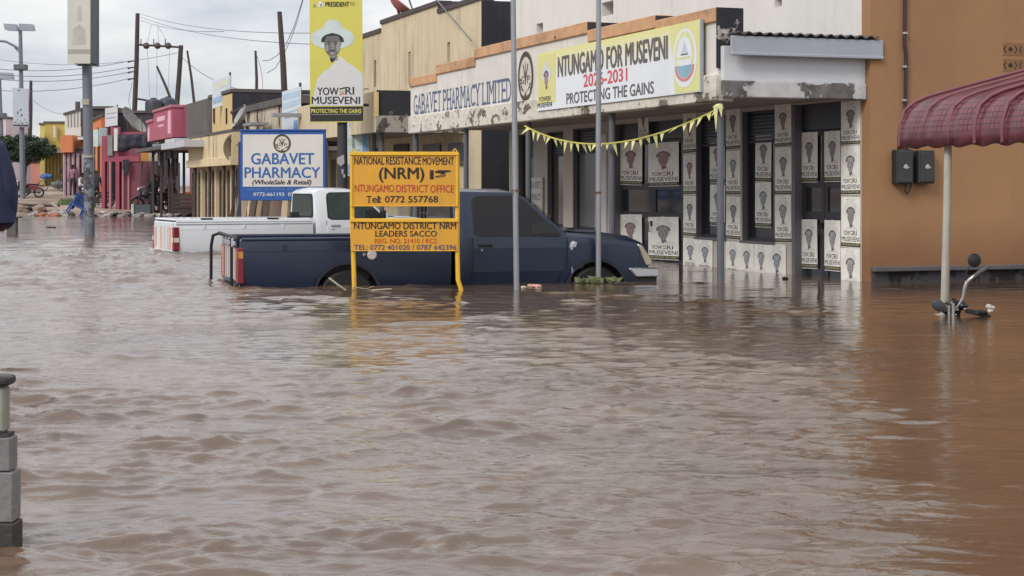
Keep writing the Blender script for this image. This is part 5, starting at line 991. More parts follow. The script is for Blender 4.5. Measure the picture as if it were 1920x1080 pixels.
# stay wire
def wire(label, pts, r=.018, name="power_line", cat="cable", group="overhead cables"):
    P_ = [Vector(p) for p in pts]; o = P_[0].copy(); mb = MB(); mb.tube([p - o for p in P_], r * .72, 5); q = tag(obj(name, mb, mat("wire_grey", (112, 114, 122), .6), None), label, cat, group); q.location = o; return q
def sag(a, b, d, n=14): return [(a[0] + (b[0] - a[0]) * i / n, a[1] + (b[1] - a[1]) * i / n, a[2] + (b[2] - a[2]) * i / n - d * 4 * (i / n) * (1 - i / n)) for i in range(n + 1)]
W = lambda px, py, D: (X_(px, D), D, Z_(py, D))
wire("dark stay cable crossing the stepped cream parapet near its blackened end", [W(812, -8, 37.5), W(884, 76, 34.4)], .02)
# --- pale stained shop with a grey roof edge
t, lx = row_b("shop_building", "low pale shop with rain-streaked fascia and grey sloping roof edge behind the pharmacy sign", 24.7)
a, b = 24.7 - s_of(458, 1.72), -.05
mb = MB(); mb.box(a, b, 0, 9, -.6, 3.2); obj("wall", mb, SHOPWALL, t)
mb = MB(); mb.box(a, b, -1.72, -1.58, 2.05, 3.30); obj("fascia", mb, PEEL2, t); mb = MB(); mb.box(a - .02, b + .02, -1.8, -.003, 3.304, 3.48); obj("roof_edge", mb, DKGREY, t)
mb = MB(); mb.box(a, b, -1.57, -.003, 2.1, 2.2); obj("soffit", mb, mat("soffit_grey", (150, 142, 136)), t)
mb = MB(); mb.box(a, b, -1.80, -1.724, 2.05, 2.42); obj("lower_band", mb, CREAM2, t)
for px in (618, 628, 640): pass
for i in range(7):
    x = a + .5 + i * (b - a - 1) / 6; mb = MB(); mb.box(x - .35, x + .25, -.03, -.004, -.5, 1.9); obj("door", mb, [DOORD], t); mb = MB(); mb.box(x + .3, x + .45, -.06, -.004, -.5, 2.05); obj("pilaster", mb, CREAM2, t)
mb = MB(); x = 24.7 - s_of(572, 1.8); mb.box(x - .2, x + .06, -2.6, -1.81, 2.86, 2.95); obj("lamp_hood", mb, mat("hood_grey", (150, 150, 156), .5), t)
mb = MB(); x = 24.7 - s_of(497, 1.8); y = -1.9; mb.box(x - .6, x + .55, -2.3, -1.81, zr(518, 231, 1.9), zr(518, 226, 1.9)); obj("sheet_awning", mb, mat("sheet_grey", (140, 142, 150), .45, .15, 3), t)
dish("pale satellite dish seen edge-on above the top left corner of the pharmacy sign", 456, 222, 47.0, .36, (0, -62, 20), mat("dish_grey", (158, 156, 158), .6, .15, 3), [(.1, .1, -.3), (.1, .4, -.6)])
# --- cream upper storey with black end and streaked canopy
t, lx = row_b("shop_building", "cream shop with raised block, blackened end and heavily streaked canopy left of the pharmacy sign", 31.6)
a, b = 31.6 - s_of(356, 1.9), 31.6 - s_of(435, 1.72); c = 31.6 - s_of(392, 1.72)
mb = MB(); mb.box(a, -.1, 0, 9, -.6, 2.9); obj("wall", mb, mat("cream_wall_low", (206, 192, 150), .85, .12, 2, streak=.2), t)
mb = MB(); mb.box(c, b, -1.72, 3, 2.84, 3.98); obj("upper_block", mb, CREAM2, t); mb = MB(); mb.box(b, b + .03, -1.71, 3, 2.5, 4.02); obj("upper_end", mb, DKSIDE, t)
mb = MB(); mb.box(c - .02, b + .05, -1.76, 3.05, 4.02, 4.12); obj("upper_coping", mb, DKGREY, t); mb = MB(); mb.box(b + .03, -.1, 0, 3, 2.9, 4.0); obj("upper_rear", mb, DKSIDE, t)
mb = MB(); mb.box(a, -.2, -1.95, -.003, 2.05, 2.78); obj("canopy", mb, CREAMV, t); mb = MB(); mb.box(a - .03, -.17, -2.02, -.003, 1.80, 2.046); obj("canopy_lip", mb, mat("cream_lip", (216, 196, 160), .85, .12, 1.5, streak=.3), t, bevel=.01); mb = MB(); mb.box(a, -.2, -1.98, -1.6, 2.784, 2.86); obj("canopy_top", mb, DKGREY, t)
mb = MB(); mb.box(a, -.2, -1.45, -.01, -.6, 2.03); obj("shop_front", mb, mat("cream_wall_low", (206, 192, 150)), t)
for px in (364, 376, 389, 402, 416, 431, 447, 463):
    mb = MB(); x = 31.6 - s_of(px, 1.5); mb.box(x - .42, x + .30, -1.50, -1.454, -.4, 1.72); dr_ = obj("door", mb, DOORD, t)
    mb = MB()
    for k in range(3): mb.box(x - .38, x + .26, -1.512, -1.503, .2 + k * .5, .24 + k * .5)
    for k in range(5): mb.box(x - .36 + k * .14, x - .34 + k * .14, -1.52, -1.504, -.3, 1.65)
    obj("grille", mb, mat("grille_rust", (104, 84, 78), .7, .2, 6), dr_)
    mb = MB(); mb.box(x + .36, x + .62, -1.56, -1.454, -.5, 1.78); obj("pilaster", mb, mat("cream_pilaster", (204, 190, 158), .85, .12, 1.5, streak=.2), t)
for px in (366, 393, 420, 437):
    mb = MB(); x = 31.6 - s_of(px, 1.85); mb.tube([(x, -1.85, -.5), (x, -1.85, 1.82)], .05, 8); obj("canopy_post", mb, WOODD, t, smooth=True)
mb = MB(); x = 31.6 - s_of(403, 1.8); 
for p in (401, 424): x = 31.6 - s_of(p, 1.75); mb.box(x - .05, x + .05, -1.76, -1.724, zr(p, 232, 1.75), zr(p, 203, 1.75))
obj("downpipe", mb, BLACK, t)
dish("large pale satellite dish facing the street, half hidden by the pharmacy sign", 440, 278, 50.5, .46, (90, 0, 35), mat("dish_cream", (170, 166, 150), .7, .2, 2), [(.1, .3, 0), (.3, .5, -.2)])
# --- dark curtain wall shop
t, lx = row_b("shop_building", "shop with a soot-dark boarded upper front between pink shop and cream block", 36.6)
a = 36.6 - s_of(349, 1.72); mb = MB(); mb.box(a, -.05, 0, 8, -.5, 3.2); obj("wall", mb, mat("ochre_pink_wall", (196, 128, 126), .85, .15, 1.5), t)
mb = MB(); mb.box(a, -.05, -1.72, 2, 2.9, 4.05); obj("upper_front", mb, mat("soot_board", (98, 92, 88), .9, .3, .9, streak=.55, tint=(.05, .045, .045)), t); mb = MB(); mb.box(a, -.05, -1.9, -.003, 2.72, 2.86); obj("canopy", mb, BLACK, t)
mb = MB(); mb.box(a + .1, -.2, -2.6, -1.2, 2.45, 2.66); mb.box(a + .3, a + 2.4, -2.5, -1.3, 2.62, 2.80); obj("sheet_roof", mb, mat("sheet_pale", (186, 188, 194), .5, .2, 2), t)
for k in range(8):
    x = a + .2 + k * .62; mb = MB(); mb.box(x, x + .3, -.12, -.004, -.3, 2.5); obj("pilaster", mb, [mat("pil_mauve", (150, 98, 128), .8), mat("pil_orange", (196, 152, 104), .8), mat("pil_pink", (184, 118, 132), .8), mat("pil_dark", (84, 64, 72), .8)][k % 4], t)
# --- pink shop with lettered parapet
t, lx = row_b("shop_building", "bright pink shop with a stepped parapet and black water tank on its roof", 44.4)
PINK = mat("pink_paint", (170, 90, 108), .8, .12, 1.2, streak=.15, tint=(.3, .1, .16)); PINKD = mat("pink_faded", (200, 100, 124), .85, .15, 1.0, streak=.25, tint=(.25, .12, .15))
a, b = 44.4 - s_of(276, 1.72), -.05; c = 44.4 - s_of(288, 1.72); d = 44.4 - s_of(323, 1.72)
mb = MB(); mb.box(a, b, 0, 9, -.4, 3.1); obj("wall", mb, mat("shop_pink_wall", (196, 120, 132), .85, .15, 1.5), t)
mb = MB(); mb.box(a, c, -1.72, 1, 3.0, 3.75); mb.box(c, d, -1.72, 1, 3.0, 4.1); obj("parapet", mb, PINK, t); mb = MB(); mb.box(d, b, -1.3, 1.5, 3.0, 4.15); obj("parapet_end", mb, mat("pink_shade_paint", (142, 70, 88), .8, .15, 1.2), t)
mb = MB(); mb.box(a - .05, c, -1.78, 1, 3.754, 3.86); mb.box(c, d + .05, -1.78, 1, 4.104, 4.2); obj("coping", mb, mat("pink_light", (176, 112, 126), .8), t)
mb = MB(); mb.box(c + (d - c) * .2, c + (d - c) * .62, -1.726, -1.721, 3.7, 3.88); mb.box(c + (d - c) * .25, c + (d - c) * .55, -1.726, -1.721, 3.48, 3.56); mb.box(d - (d - c) * .22, d - (d - c) * .08, -1.726, -1.721, 3.15, 4.0); mb.prism([(a + .1 + p[0], p[1]) for p in ell(.35, 3.3, .3, .3, 12)], -1.726, -1.721); obj("faded_lettering", mb, mat("pink_pale", (226, 176, 190), .8, .2, 9), t)
mb = MB(); mb.box(a, b, -2.2, -.003, 2.55, 2.68); obj("canopy", mb, DKGREY, t)
for px in (283, 300, 318, 335):
    mb = MB(); x = 44.4 - s_of(px, 0); mb.box(x - .5, x + .4, -.05, -.004, -.3, 2.2); obj("door", mb, DOORD, t)
mb = MB()
for k in range(2): mb.lathe([(.05, 0), (.42, 0), (.42, .42), (.36, .55), (.2, .64), (.1, .66), (.09, .7)], 20, Matrix.Translation((X_(290 + k * 18, 68), 68.2 + k * .5, Z_(212, 68)))) if k else mb.lathe([(.05, 0), (.34, 0), (.34, .4), (.3, .5), (.12, .58), (.1, .62)], 18, Matrix.Translation((X_(286, 68), 68.2, Z_(212, 68))))
wt = tag(obj("water_tank", mb, mat("tank_black", (50, 54, 60), .55, .25, 1.2), None, smooth=True), "pair of black plastic water tanks on the roof of the pink shop", "water tank")
# ------------------------------------------------------------------ loose structures placed by distance
def at(name, label, cat, px, D, group=None, rz=0.0, z=None):
    zz = gz(X_(px, D), D) if z is None else z; o = thing(name, label, cat, (X_(px, D), D, zz), rz, group)
    return o, (lambda p: X_(p, D) - X_(px, D)), (lambda p: Z_(p, D) - zz)
def board(label, px0, px1, t_, b_, D, mt, th=.08, posts=True, rz=0, name="signboard", cat="sign", tops=None, bands=(), group="shop signboards down the street", foot=None):
    """a flat shop board with a thin frame on one or two posts"""
    c = (px0 + px1) / 2; o, q, z = at(name, label, cat, c, D, group, rz); t0, t1 = tops or (t_, t_); sk = tops[1] - tops[0] if tops else 0
    mb = MB(); mb.prism([(q(px0), z(b_ - 0)), (q(px1), z(b_ + sk)), (q(px1), z(t1)), (q(px0), z(t0))], 0, th); p = obj("panel", mb, mt, o)
    for (u0, u1, v0, v1, m_) in bands:
        w_ = px1 - px0; h_ = b_ - t_; mb = MB(); f = lambda u, v: (q(px0 + u * w_), z(t0 + v * h_ + sk * u)); mb.prism([f(u0, v1), f(u1, v1), f(u1, v0), f(u0, v0)], -.004 - .002 * len(p.children), -.001); obj("printed_band", mb, m_, p)
    if posts:
        mb = MB(); x = q(px1) - .03; zf = z(foot) if foot else 0
        mb.tube([(x, th + .04, zf), (x, th + .04, z(t1) + .1)], .035, 6); obj("post", mb, WOODD, o)
        mb = MB(); mb.tube([(q(px0) + .03, th + .04, zf), (q(px0) + .03, th + .04, z(t0))], .035, 6); obj("post", mb, WOODD, o)
    return o
SKYB = mat("sign_sky_blue", (176, 198, 220), .6, .12, 1.5); SKYW = mat("sign_pale_blue", (206, 216, 226), .6, .1, 1.5); BLUED = mat("sign_mid_blue", (128, 166, 214), .6, .1, 1.5); GRN = mat("sign_pale_green", (188, 208, 196), .6, .15, 3)
board("tall pale blue sign with a bright blue lower corner right of the black roof block", 529, 564, 172, 282, 42, SKYW, tops=(172, 162), bands=((.05, .95, .06, .16, SKYB), (.05, .95, .2, .3, SKYB), (.1, .8, .36, .39, SKYB), (.1, .7, .44, .47, SKYB), (.62, 1, .55, 1, BLUED)), foot=330)
board("pale blue sign board leaning over the cream upper block", 398, 432, 152, 204, 53, SKYW, tops=(152, 141), bands=((.05, .95, .1, .35, mat("sign_pale_yellow", (214, 216, 200), .6)), (.05, .95, .62, .85, mat("sign_washed_blue", (158, 188, 218), .6, .2, 3))), foot=228)
hb = board("pale blue hotel sign beside the dark banner pole", 650, 691, 229, 330, 37, SKYW, bands=((.05, .95, .30, .42, GRN), (.72, .95, .2, .7, BLUED), (.25, .36, .2, .7, mat("sign_grey_green", (130, 152, 152), .6, .2, 5)), (.1, .6, .5, .56, GRN), (0, 1, .78, .97, BLUED)))
c_ = 670.5; ox = X_(c_, 37); lettering("HOTEL", X_(655, 37) - ox, X_(685, 37) - ox, Z_(238, 37) - hb.location.z, Z_(229.8, 37) - hb.location.z, -.02, mat("hotel_ink", (150, 176, 190), .6), hb, .02)
board("white slanting board on the roofs right of the stout street pole", 197, 220, 205, 238, 80, mat("board_dull_white", (204, 206, 212), .6, .1, 2), tops=(203, 200), bands=((.1, .9, .3, .36, GREYM), (.1, .9, .55, .62, GREYM)), foot=260)
board("pale green hanging shop board between the stout pole and the pink porch", 175, 184, 243, 275, 79, GRN, bands=((.1, .9, .3, .5, SKYW),), foot=330); board("grey lattice board between the pale green board and pink porch", 184, 200, 240, 273, 80, mat("board_lattice", (158, 170, 174), .6, .35, 4), foot=330)
board("small yellow and white lit sign over the shelter roof", 294, 312, 242, 276, 70, mat("board_grey_pale", (196, 190, 186), .6), bands=((.1, .9, .06, .5, mat("sign_lemon", (220, 206, 84), .6)), (.1, .9, .58, .95, mat("sign_dusk", (120, 110, 112), .6, .4, 6))), foot=300)
board("pink and white folded sign beside the small yellow sign", 312, 333, 254, 273, 69, mat("sign_rose", (214, 166, 180), .6, .12, 2), tops=(256, 248), foot=300)
board("orange and cream board below the hanging black tarpaulin", 264, 295, 281, 302, 74, mat("sign_cream", (206, 194, 170), .6, .1, 2), bands=((0, .45, 0, 1, mat("sign_amber", (214, 150, 74), .6)),), foot=330)
board("crumpled blue and white poster strip hanging below the shelter roof", 296, 306, 276, 310, 67, mat("sign_crumpled", (150, 160, 190), .6, .5, 4), foot=330)
board("white and green notice board under the shelter roof", 313, 332, 276, 297, 67.5, mat("sign_whitegreen", (190, 204, 206), .6, .2, 3), tops=(278, 278), foot=330)
# --- pink porch
P_ = 76.5; o, q, z = at("pink_porch", "pink walled porch with slim columns standing at the water's edge", "porch", 228, P_, None, 0, z=-.1)
PK = mat("porch_pink", (150, 76, 92), .8, .14, .9, streak=.25, tint=(.22, .06, .1)); PK2 = mat("porch_pink_dusky", (120, 68, 80), .85, .16, 1.0, streak=.3, tint=(.14, .05, .07)); PK3 = mat("porch_pink_light", (172, 116, 126), .8, .1, 2)
mb = MB(); mb.box(q(242), q(263), 0, 3.2, 0, z(275)); obj("end_wall", mb, PK2, o)
mb = MB(); mb.box(q(191), q(262), -.05, 3.2, z(303), z(293)); mb.box(q(191), q(207), -.03, .4, z(293), z(255)); mb.box(q(207), q(222), .0, .4, z(293), z(238)); mb.box(q(222), q(262), .3, 3, z(293), z(247)); obj("parapet", mb, PK, o)
for a, b in ((191, 197), (217, 224)): mb = MB(); mb.box(q(a), q(b), -.05, .4, 0, z(303)); obj("column", mb, PK, o)
for a, b in ((205, 209), (229.5, 232.5), (240, 243)): mb = MB(); mb.box(q(a), q(b), -.09, .12, 0, z(303)); obj("slim_post", mb, PK3, o)
mb = MB(); mb.box(q(195), q(242), 2.4, 2.6, 0, z(303)); obj("rear_wall", mb, PK2, o)
mb = MB(); mb.box(q(197), q(240), -.5, 2.4, -.1, z(397)); obj("floor", mb, mat("porch_floor", (150, 120, 116), .85, .2, 2), o)
mb = MB(); mb.box(q(203), q(212), -.14, -.06, z(292), z(254)); obj("notice", mb, mat("notice_grey", (126, 134, 130), .7, .2, 4), o); mb = MB(); mb.box(q(215.5), q(222), -.2, -.06, z(283), z(241)); obj("white_pilaster", mb, mat("white_worn", (208, 206, 206), .8, .1, 2), o)
mb = MB(); 
pts = [(233, 300), (243, 299), (243.5, 318), (240, 328), (236, 325), (232, 315)]; mb.prism([(q(a), z(b)) for a, b in pts], -.3, -.16); cl = obj("hung_cloth", mb, mat("cloth_black", (44, 46, 56), .8, .4, 4), o)
tb = MB(); n = 14; rows = []
for i in range(n + 1):
    u = i / n; px = 220 + 63 * u; rows.append([tb.bm.verts.new((X_(px, 73) , 73 + .12 * math.sin(u * 19) * (1 - v) + .25 * (u > .9), Z_((253 - 3 * u) + (31 + 3 * math.sin(u * 9) - 4 * u + (6 if u > .93 else 0)) * v, 73))) for v in (0, .33, .66, 1)])
for i in range(n):
    for j in range(3): tb._f([rows[i][j], rows[i + 1][j], rows[i + 1][j + 1], rows[i][j + 1]])
x0 = X_(280, 73); tb.poly([(x0, 73.1, Z_(256, 73)), (X_(287, 73), 73.6, Z_(254, 73)), (X_(291, 73), 74, Z_(278, 73)), (X_(286, 73), 73.5, Z_(290, 73)), (x0, 73.1, Z_(281, 73))])
tt = tag(obj("tarpaulin", tb, mat("tarp_black", (46, 44, 58), .6, .2, 1.5), None, smooth=True), "black tarpaulin hung across the top of the pink porch", "tarpaulin"); tt.modifiers.new("thickness", 'SOLIDIFY').thickness = .03
# --- small tin shelter in front of the pink shop
o, q, z = at("tin_shelter", "open tin-roofed street shelter on slim dark posts before the pink shop", "shelter", 322, 67, None, 0, z=-.1)
mb = MB(); mb.prism([(q(292), z(277)), (q(352), z(276)), (q(352), z(271)), (q(292), z(272))], -.4, 2.2); mb.box(q(290), q(352), -.42, -.36, z(280), z(270.5)); obj("roof", mb, mat("shelter_tin", (150, 152, 160), .45, .2, 2), o)
for p, y in ((287, 0), (304.5, -.2), (323, 0), (343, .2), (300, 1.8), (350, 1.8)): mb = MB(); mb.box(q(p) - .045, q(p) + .045, y - .05, y + .05, -.2, z(278)); obj("post", mb, WOODD, o)
# --- far end of the street
def block(label, px0, px1, t_, b_, D, mt, depth=6, tops=None, rz=ROT + R(60), extra=None, cope=None):
    c = (px0 + px1) / 2; o, q, z = at("distant_shop", label, "building", c, D, "shops along the flooded street", 0); t0, t1 = tops or (t_, t_)
    mb = MB(); mb.prism([(q(px0), -.3), (q(px1), -.3), (q(px1), z(t1)), (q(px0), z(t0))], 0, depth); obj("wall", mb, mt, o)
    mb = MB(); mb.prism([(q(px0) - .08, z(t0)), (q(px1) + .08, z(t1)), (q(px1) + .08, z(t1) + .14), (q(px0) - .08, z(t0) + .14)], -.1, depth + .1); obj("coping", mb, cope or DKGREY, o)
    if extra: extra(o, q, z)
    return o
YW = mat("ochre_paint", (186, 162, 90), .85, .12, .6, streak=.2, tint=(.2, .15, .06)); OR = mat("orange_paint", (208, 128, 88), .8, .12, .8, streak=.15, tint=(.3, .14, .07)); WHT = mat("white_dirty", (212, 208, 200), .85, .1, .5, streak=.35, tint=(.3, .27, .2)); PEACH = mat("peach_wall", (206, 164, 140), .85, .14, .6); MAR = mat("maroon_wall", (120, 66, 66), .85, .2, .8)
def yx(o, q, z):
    for k in range(6):
        mb = MB(); mb.box(q(86 + k * 6.6), q(88 + k * 6.6), -.14, -.004, 0, z(285)); obj("pilaster", mb, mat("ochre_dark", (110, 92, 56), .85), o)
    mb = MB(); mb.box(q(103.5), q(107), -.5, -.2, z(258), z(236)); obj("hanging_board", mb, WHT, o)
    mb = MB(); mb.box(q(88), q(121), -1.6, -.004, z(287), z(280)); obj("canopy", mb, mat("tin_dull", (150, 146, 140), .6, .3, 3), o)
block("ochre yellow shop at the far end of the street behind the round tree", 84, 124, 231, 345, 125, YW, extra=yx)
block("low yellow shop side behind the round tree, leftmost of the far shops", 75, 86, 234, 345, 127, mat("yellow_light", (204, 188, 118), .85, .1, .6))
def wx(o, q, z):
    for k in range(5): mb = MB(); mb.box(q(127 + k * 6), q(128 + k * 6), -.06, -.004, z(238), z(214 - k * 1.5)); obj("rain_streak", mb, mat("streak_grey", (150, 146, 140), .9), o)
    mb = MB(); mb.box(q(135), q(140), .8, 1.4, z(212), z(189)); obj("chimney", mb, DKGREY, o)
    mb = MB(); mb.box(q(152.5), q(158), -.05, 6, z(262), z(204)); obj("dark_end", mb, mat("maroon_end", (70, 54, 60), .85), o)
block("tall white shop block left of the stout street pole", 121.5, 152, 207, 345, 108, WHT, tops=(216, 206), extra=wx)
def ox_(o, q, z):
    for p in (123, 131, 139, 148, 158): mb = MB(); mb.tube([(q(p), -.2, -.2), (q(p), -.2, z(288))], .1, 8); obj("canopy_post", mb, mat("post_mauve", (176, 150, 160), .8), o)
    mb = MB(); mb.box(q(118), q(141), -.6, 3, z(286), z(254)); mb.box(q(141), q(178), .4, 3, z(278), z(262)); obj("fascia", mb, OR, o)
    mb = MB(); mb.box(q(147), q(178), -.2, .39, z(262), z(257)); obj("tin_strip", mb, SKYW, o)
block("orange fronted shop with slim mauve posts left of the stout street pole", 119, 178, 280, 345, 101, mat("shop_shade_wall", (120, 100, 100), .85, .3, .7), depth=5, extra=ox_)
block("dark roofed orange shop just right of the stout street pole", 172, 208, 206, 345, 92, mat("roof_dark", (56, 52, 58), .8, .2, 1), tops=(204, 204))
block("small peach gable right of the stout street pole", 174, 190, 228, 262, 90, OR, tops=(228, 218), depth=1.5)
block("dark tin roof behind the twin dishes and pink porch", 205, 275, 212, 345, 93, mat("roof_slate", (58, 58, 66), .8, .2, 1))
block("faded peach and red far shop behind the round tree trunk", 40, 84, 305, 345, 132, mat("far_peach", (190, 130, 122), .85, .35, .5))
block("low red far shop left of the round tree", -70, 40, 300, 345, 138, MAR)
block("pale far shop with dark post at the left picture edge", -40, 11, 222, 345, 118, mat("far_pale", (206, 190, 196), .85, .15, .5))
dish("grey satellite dish standing on the dark roof, left of the pair above the pink porch", 238, 221, 82, .5, (0, 60, -20), mat("dish_grey2", (138, 136, 134), .7, .2, 3), [(0, .3, -.6)], "dishes above the pink porch"); dish("grey satellite dish leaning on the pink porch roof, right of the pair", 251, 237, 79, .55, (0, 50, -20), mat("dish_grey2", (138, 136, 134)), [(0, .3, -.5)], "dishes above the pink porch")

# ================================================================== utility poles, lamps and wires
WOOD = mat("pole_wood", (74, 62, 62), .85, .3, 2, streak=.3)
o, q, z = at("utility_pole", "tall dark wooden utility pole of the transformer frame above the pink roofs", "pole", 252, 100, None)
mb = MB(); mb.tube([(q(249.5), 0, -.5), (q(252), 0, z(215)), (q(256), 0, z(120)), (q(258), 0, z(25))], [.16, .15, .135, .12], 12); obj("shaft", mb, WOOD, o, smooth=True)
mb = MB(); mb.tube([(q(259), -.1, z(84)), (q(342), -.1, z(89))], .06, 8); obj("crossarm", mb, WOOD, o)
for p in (276, 297, 317): mb = MB(); mb.lathe([(.02, -.16), (.12, -.13), (.19, -.05), (.19, .05), (.12, .13), (.02, .16)], 14, Matrix.Translation((q(p), -.24, z(86.5))) @ Matrix.Rotation(R(80), 4, 'X')); obj("fuse_drum", mb, mat("porcelain_brown", (72, 58, 62), .4), o, smooth=True)
for p in (265, 289, 310.5): mb = MB(); mb.tube([(q(p), -.1, z(86)), (q(p), -.1, z(73))], [.04, .025], 6); obj("insulator_pin", mb, WOOD, o)
mb = MB(); mb.tube([(q(256), -.1, z(185)), (q(280), -.1, z(189))], .06, 6); obj("stub_arm", mb, WOOD, o)
for y in (114, 126, 134, 147): mb = MB(); mb.tube([(q(255), -.1, z(y)), (q(243), -.2, z(y + 2)), (q(241), -.2, z(y + 4))], [.03, .05, .04], 6); obj("line_bracket", mb, mat("porcelain_brown", (72, 58, 62)), o)
o, q, z = at("utility_pole", "shorter dark wooden utility pole, right leg of the transformer frame", "pole", 331, 100)
mb = MB(); mb.tube([(q(329), 0, -.5), (q(331), 0, z(205)), (q(336), 0, z(140)), (q(339.5), 0, z(85))], [.155, .15, .14, .135], 12); obj("shaft", mb, WOOD, o, smooth=True)
def stick(label, px0, py0, px1, py1, D, r, name="roof_pole", cat="pole", rusty=False):
    a, b = Vector(W(px0, py0, D)), Vector(W(px1, py1, D)); mb = MB(); mb.tube([(0, 0, 0), (b - a) * .5 + Vector((.02, 0, 0)), b - a], [r, r * .9, r * .7], 8); s_ = tag(obj(name, mb, WOOD, None, smooth=True), label, cat); s_.location = a; return s_
stick("thin leaning dark stick between the two legs of the transformer frame", 326, 200, 294, 124, 70, .06); stick("thin aerial mast leaning over the soot-dark shop front", 364, 192, 351, 95, 60, .05); stick("slim mast rising from the black roof block", 481, 200, 479, 95, 52, .05); stick("tall dark wooden pole behind the pale blue tall sign", 535, 215, 524, 22, 46, .09); stick("distant dark pole right of the solar lamp banner", 56, 262, 58, 151, 112, .14)
wire("upper power line running right from the tall utility pole", sag(W(264, 26, 100), W(583, 62, 52), .3)); wire("middle power line running right from the tall utility pole", sag(W(264, 32, 100), W(584, 83, 52), .3)); wire("lower power line joining the middle one right of the utility pole", sag(W(264, 38, 100), W(420, 59, 62), .2))
wire("thick cable from the short utility pole to the portrait banner", sag(W(342, 108, 100), W(690, 166, 40), .9), .026)
for i, (y0, y1, l_) in enumerate(((127, 114, "topmost"), (137, 126, "second"), (146, 135, "third"), (168, 147, "lowest"))):
    wire(f"{l_} of the overhead lines crossing the sky left of the utility pole", sag(W(-25, y0, 98), W(243, y1, 100), .35), .026)
wire("line from the crossarm down towards the far left street", sag(W(0, 112, 105), W(338, 98, 100), .5), .02)
for i, (a, b, c, d) in enumerate(((284, 45, 276, 84), (296, 41, 297, 84), (296, 50, 311, 75), (276, 90, 281, 184), (294, 90, 294, 184), (318, 92, 315, 184))): wire("thin dropper wire of the transformer frame", sag(W(a, b, 99.5), W(c, d, 99.5), -.05), .014, group="dropper wires of the transformer frame")
wire("loose cable looping down beside the tall utility pole", [W(248, 155, 99.4), W(243, 175, 99.4), W(241, 190, 99.4), W(245, 205, 99.4), W(250, 215, 99.4)], .02); wire("thin line falling right from the distant dark pole", sag(W(59, 185, 110), W(130, 214, 108), .3), .02)
wire("pair of slack cables swinging up beside the tall dark pole, left one", [W(492, 114, 48), W(505, 113, 48), W(520, 104, 48), W(536, 84, 48), W(552, 48, 48), W(571, -12, 48)], .015); wire("pair of slack cables swinging up beside the tall dark pole, right one", [W(500, 137, 48), W(516, 128, 48), W(533, 100, 48), W(546, 72, 48), W(557, 40, 48), W(571, -10, 48)], .015)
wire("thin cable from the roof mast down to the black roof", [W(482, 105, 51.5), W(488, 125, 51.5), W(491, 140, 51.5), W(493, 170, 51.5)], .012)
# solar street lamps
LAMPM = mat("lamp_steel", (112, 116, 126), .5, .15, 1.5); PANEL = mat("solar_panel", (150, 154, 166), .25, .1, 2)
def solar_lamp(label, px, D, top, with_banner):
    o, q, z = at("solar_street_lamp", label, "street lamp", px, D, "solar street lamps"); dx = -4
    mb = MB(); mb.tube([(0, 0, -.3), (q(px - 2), 0, z(240)), (q(px - 5), 0, z(top + 5))], [.16, .14, .1], 10); obj("shaft", mb, LAMPM, o, smooth=True)
    for a, b in ((px - 34, px - 9), (px - 6, px + 22)): mb = MB(); mb.prism([(q(a), z(top)), (q(b - 3), z(top + 1)), (q(b), z(top + 13)), (q(a + 3), z(top + 12))], -.3, -.24); mb.prism([(q(a) + .05, z(top) + .02), (q(b - 3), z(top + 1) + .02), (q(b), z(top + 13)), (q(a + 3), z(top + 12))], .2, .24); obj("solar_panel", mb, PANEL, o)
    mb = MB(); mb.tube([(q(px - 5), 0, z(top + 48)), (q(px - 18), 0, z(top + 40)), (q(px - 32), 0, z(top + 33)), (q(px - 60), 0, z(top + 30))], .07, 8); mb.tube([(q(px - 5), 0, z(top + 55)), (q(px - 16), 0, z(top + 44))], .04, 6); obj("lamp_arm", mb, LAMPM, o, smooth=True); mb = MB(); mb.box(q(px - 74), q(px - 58), -.2, .2, z(top + 33), z(top + 28)); obj("lamp_head", mb, LAMPM, o, bevel=.03)
    mb = MB(); mb.box(q(px - 15), q(px + 7), -.3, .3, z(top + 86), z(top + 76)); obj("battery_box", mb, mat("battery_grey", (92, 94, 102), .6), o, bevel=.02)
    if with_banner:
        bn_ = thing("lamp_banner", "small grey notice banner fixed to the solar street lamp by the round tree", "banner", (o.location.x, D - .2, 0), 0); zz = o.location.z
        mb = MB(); mb.prism([(q(28), z(238) + zz), (q(57), z(239) + zz), (q(55.5), z(167) + zz), (q(26.5), z(165) + zz)], -.12, 0); pn = obj("panel", mb, mat("notice_banner_grey", (176, 184, 192), .6, .12, .6), bn_)
        mb = MB(); mb.prism([(q(28), z(237) + zz), (q(57), z(238) + zz), (q(57), z(234) + zz), (q(28), z(233.5) + zz)], -.126, -.121); 
        for (a, b, w_, h_) in ((35, 209, 2.2, 6), (40.5, 204, 2, 5), (42, 214, 3, 5)): mb.prism([(q(a), z(b + h_) + zz), (q(a + w_), z(b + h_ - 1) + zz), (q(a + w_ + .6), z(b) + zz), (q(a + .5), z(b + 1) + zz)], -.126, -.121)
        for k in range(10): a = 29 + k * 2.6; b = 226 + rnd.uniform(-4, 4); mb.prism([(q(a), z(b + 3) + zz), (q(a + 3), z(b + 2) + zz), (q(a + 2), z(b) + zz)], -.126, -.121)
        mb.prism([(q(36), z(171) + zz), (q(41), z(171) + zz), (q(40), z(169) + zz), (q(37), z(169) + zz)], -.126, -.121); obj("printed_mark", mb, mat("print_slate", (66, 72, 80), .6), pn)
    return o
solar_lamp("solar street lamp with twin panels and a grey banner, standing before the round tree", 43, 96, 45, True); solar_lamp("farther solar street lamp at the left picture edge", 4, 112, 136, False)

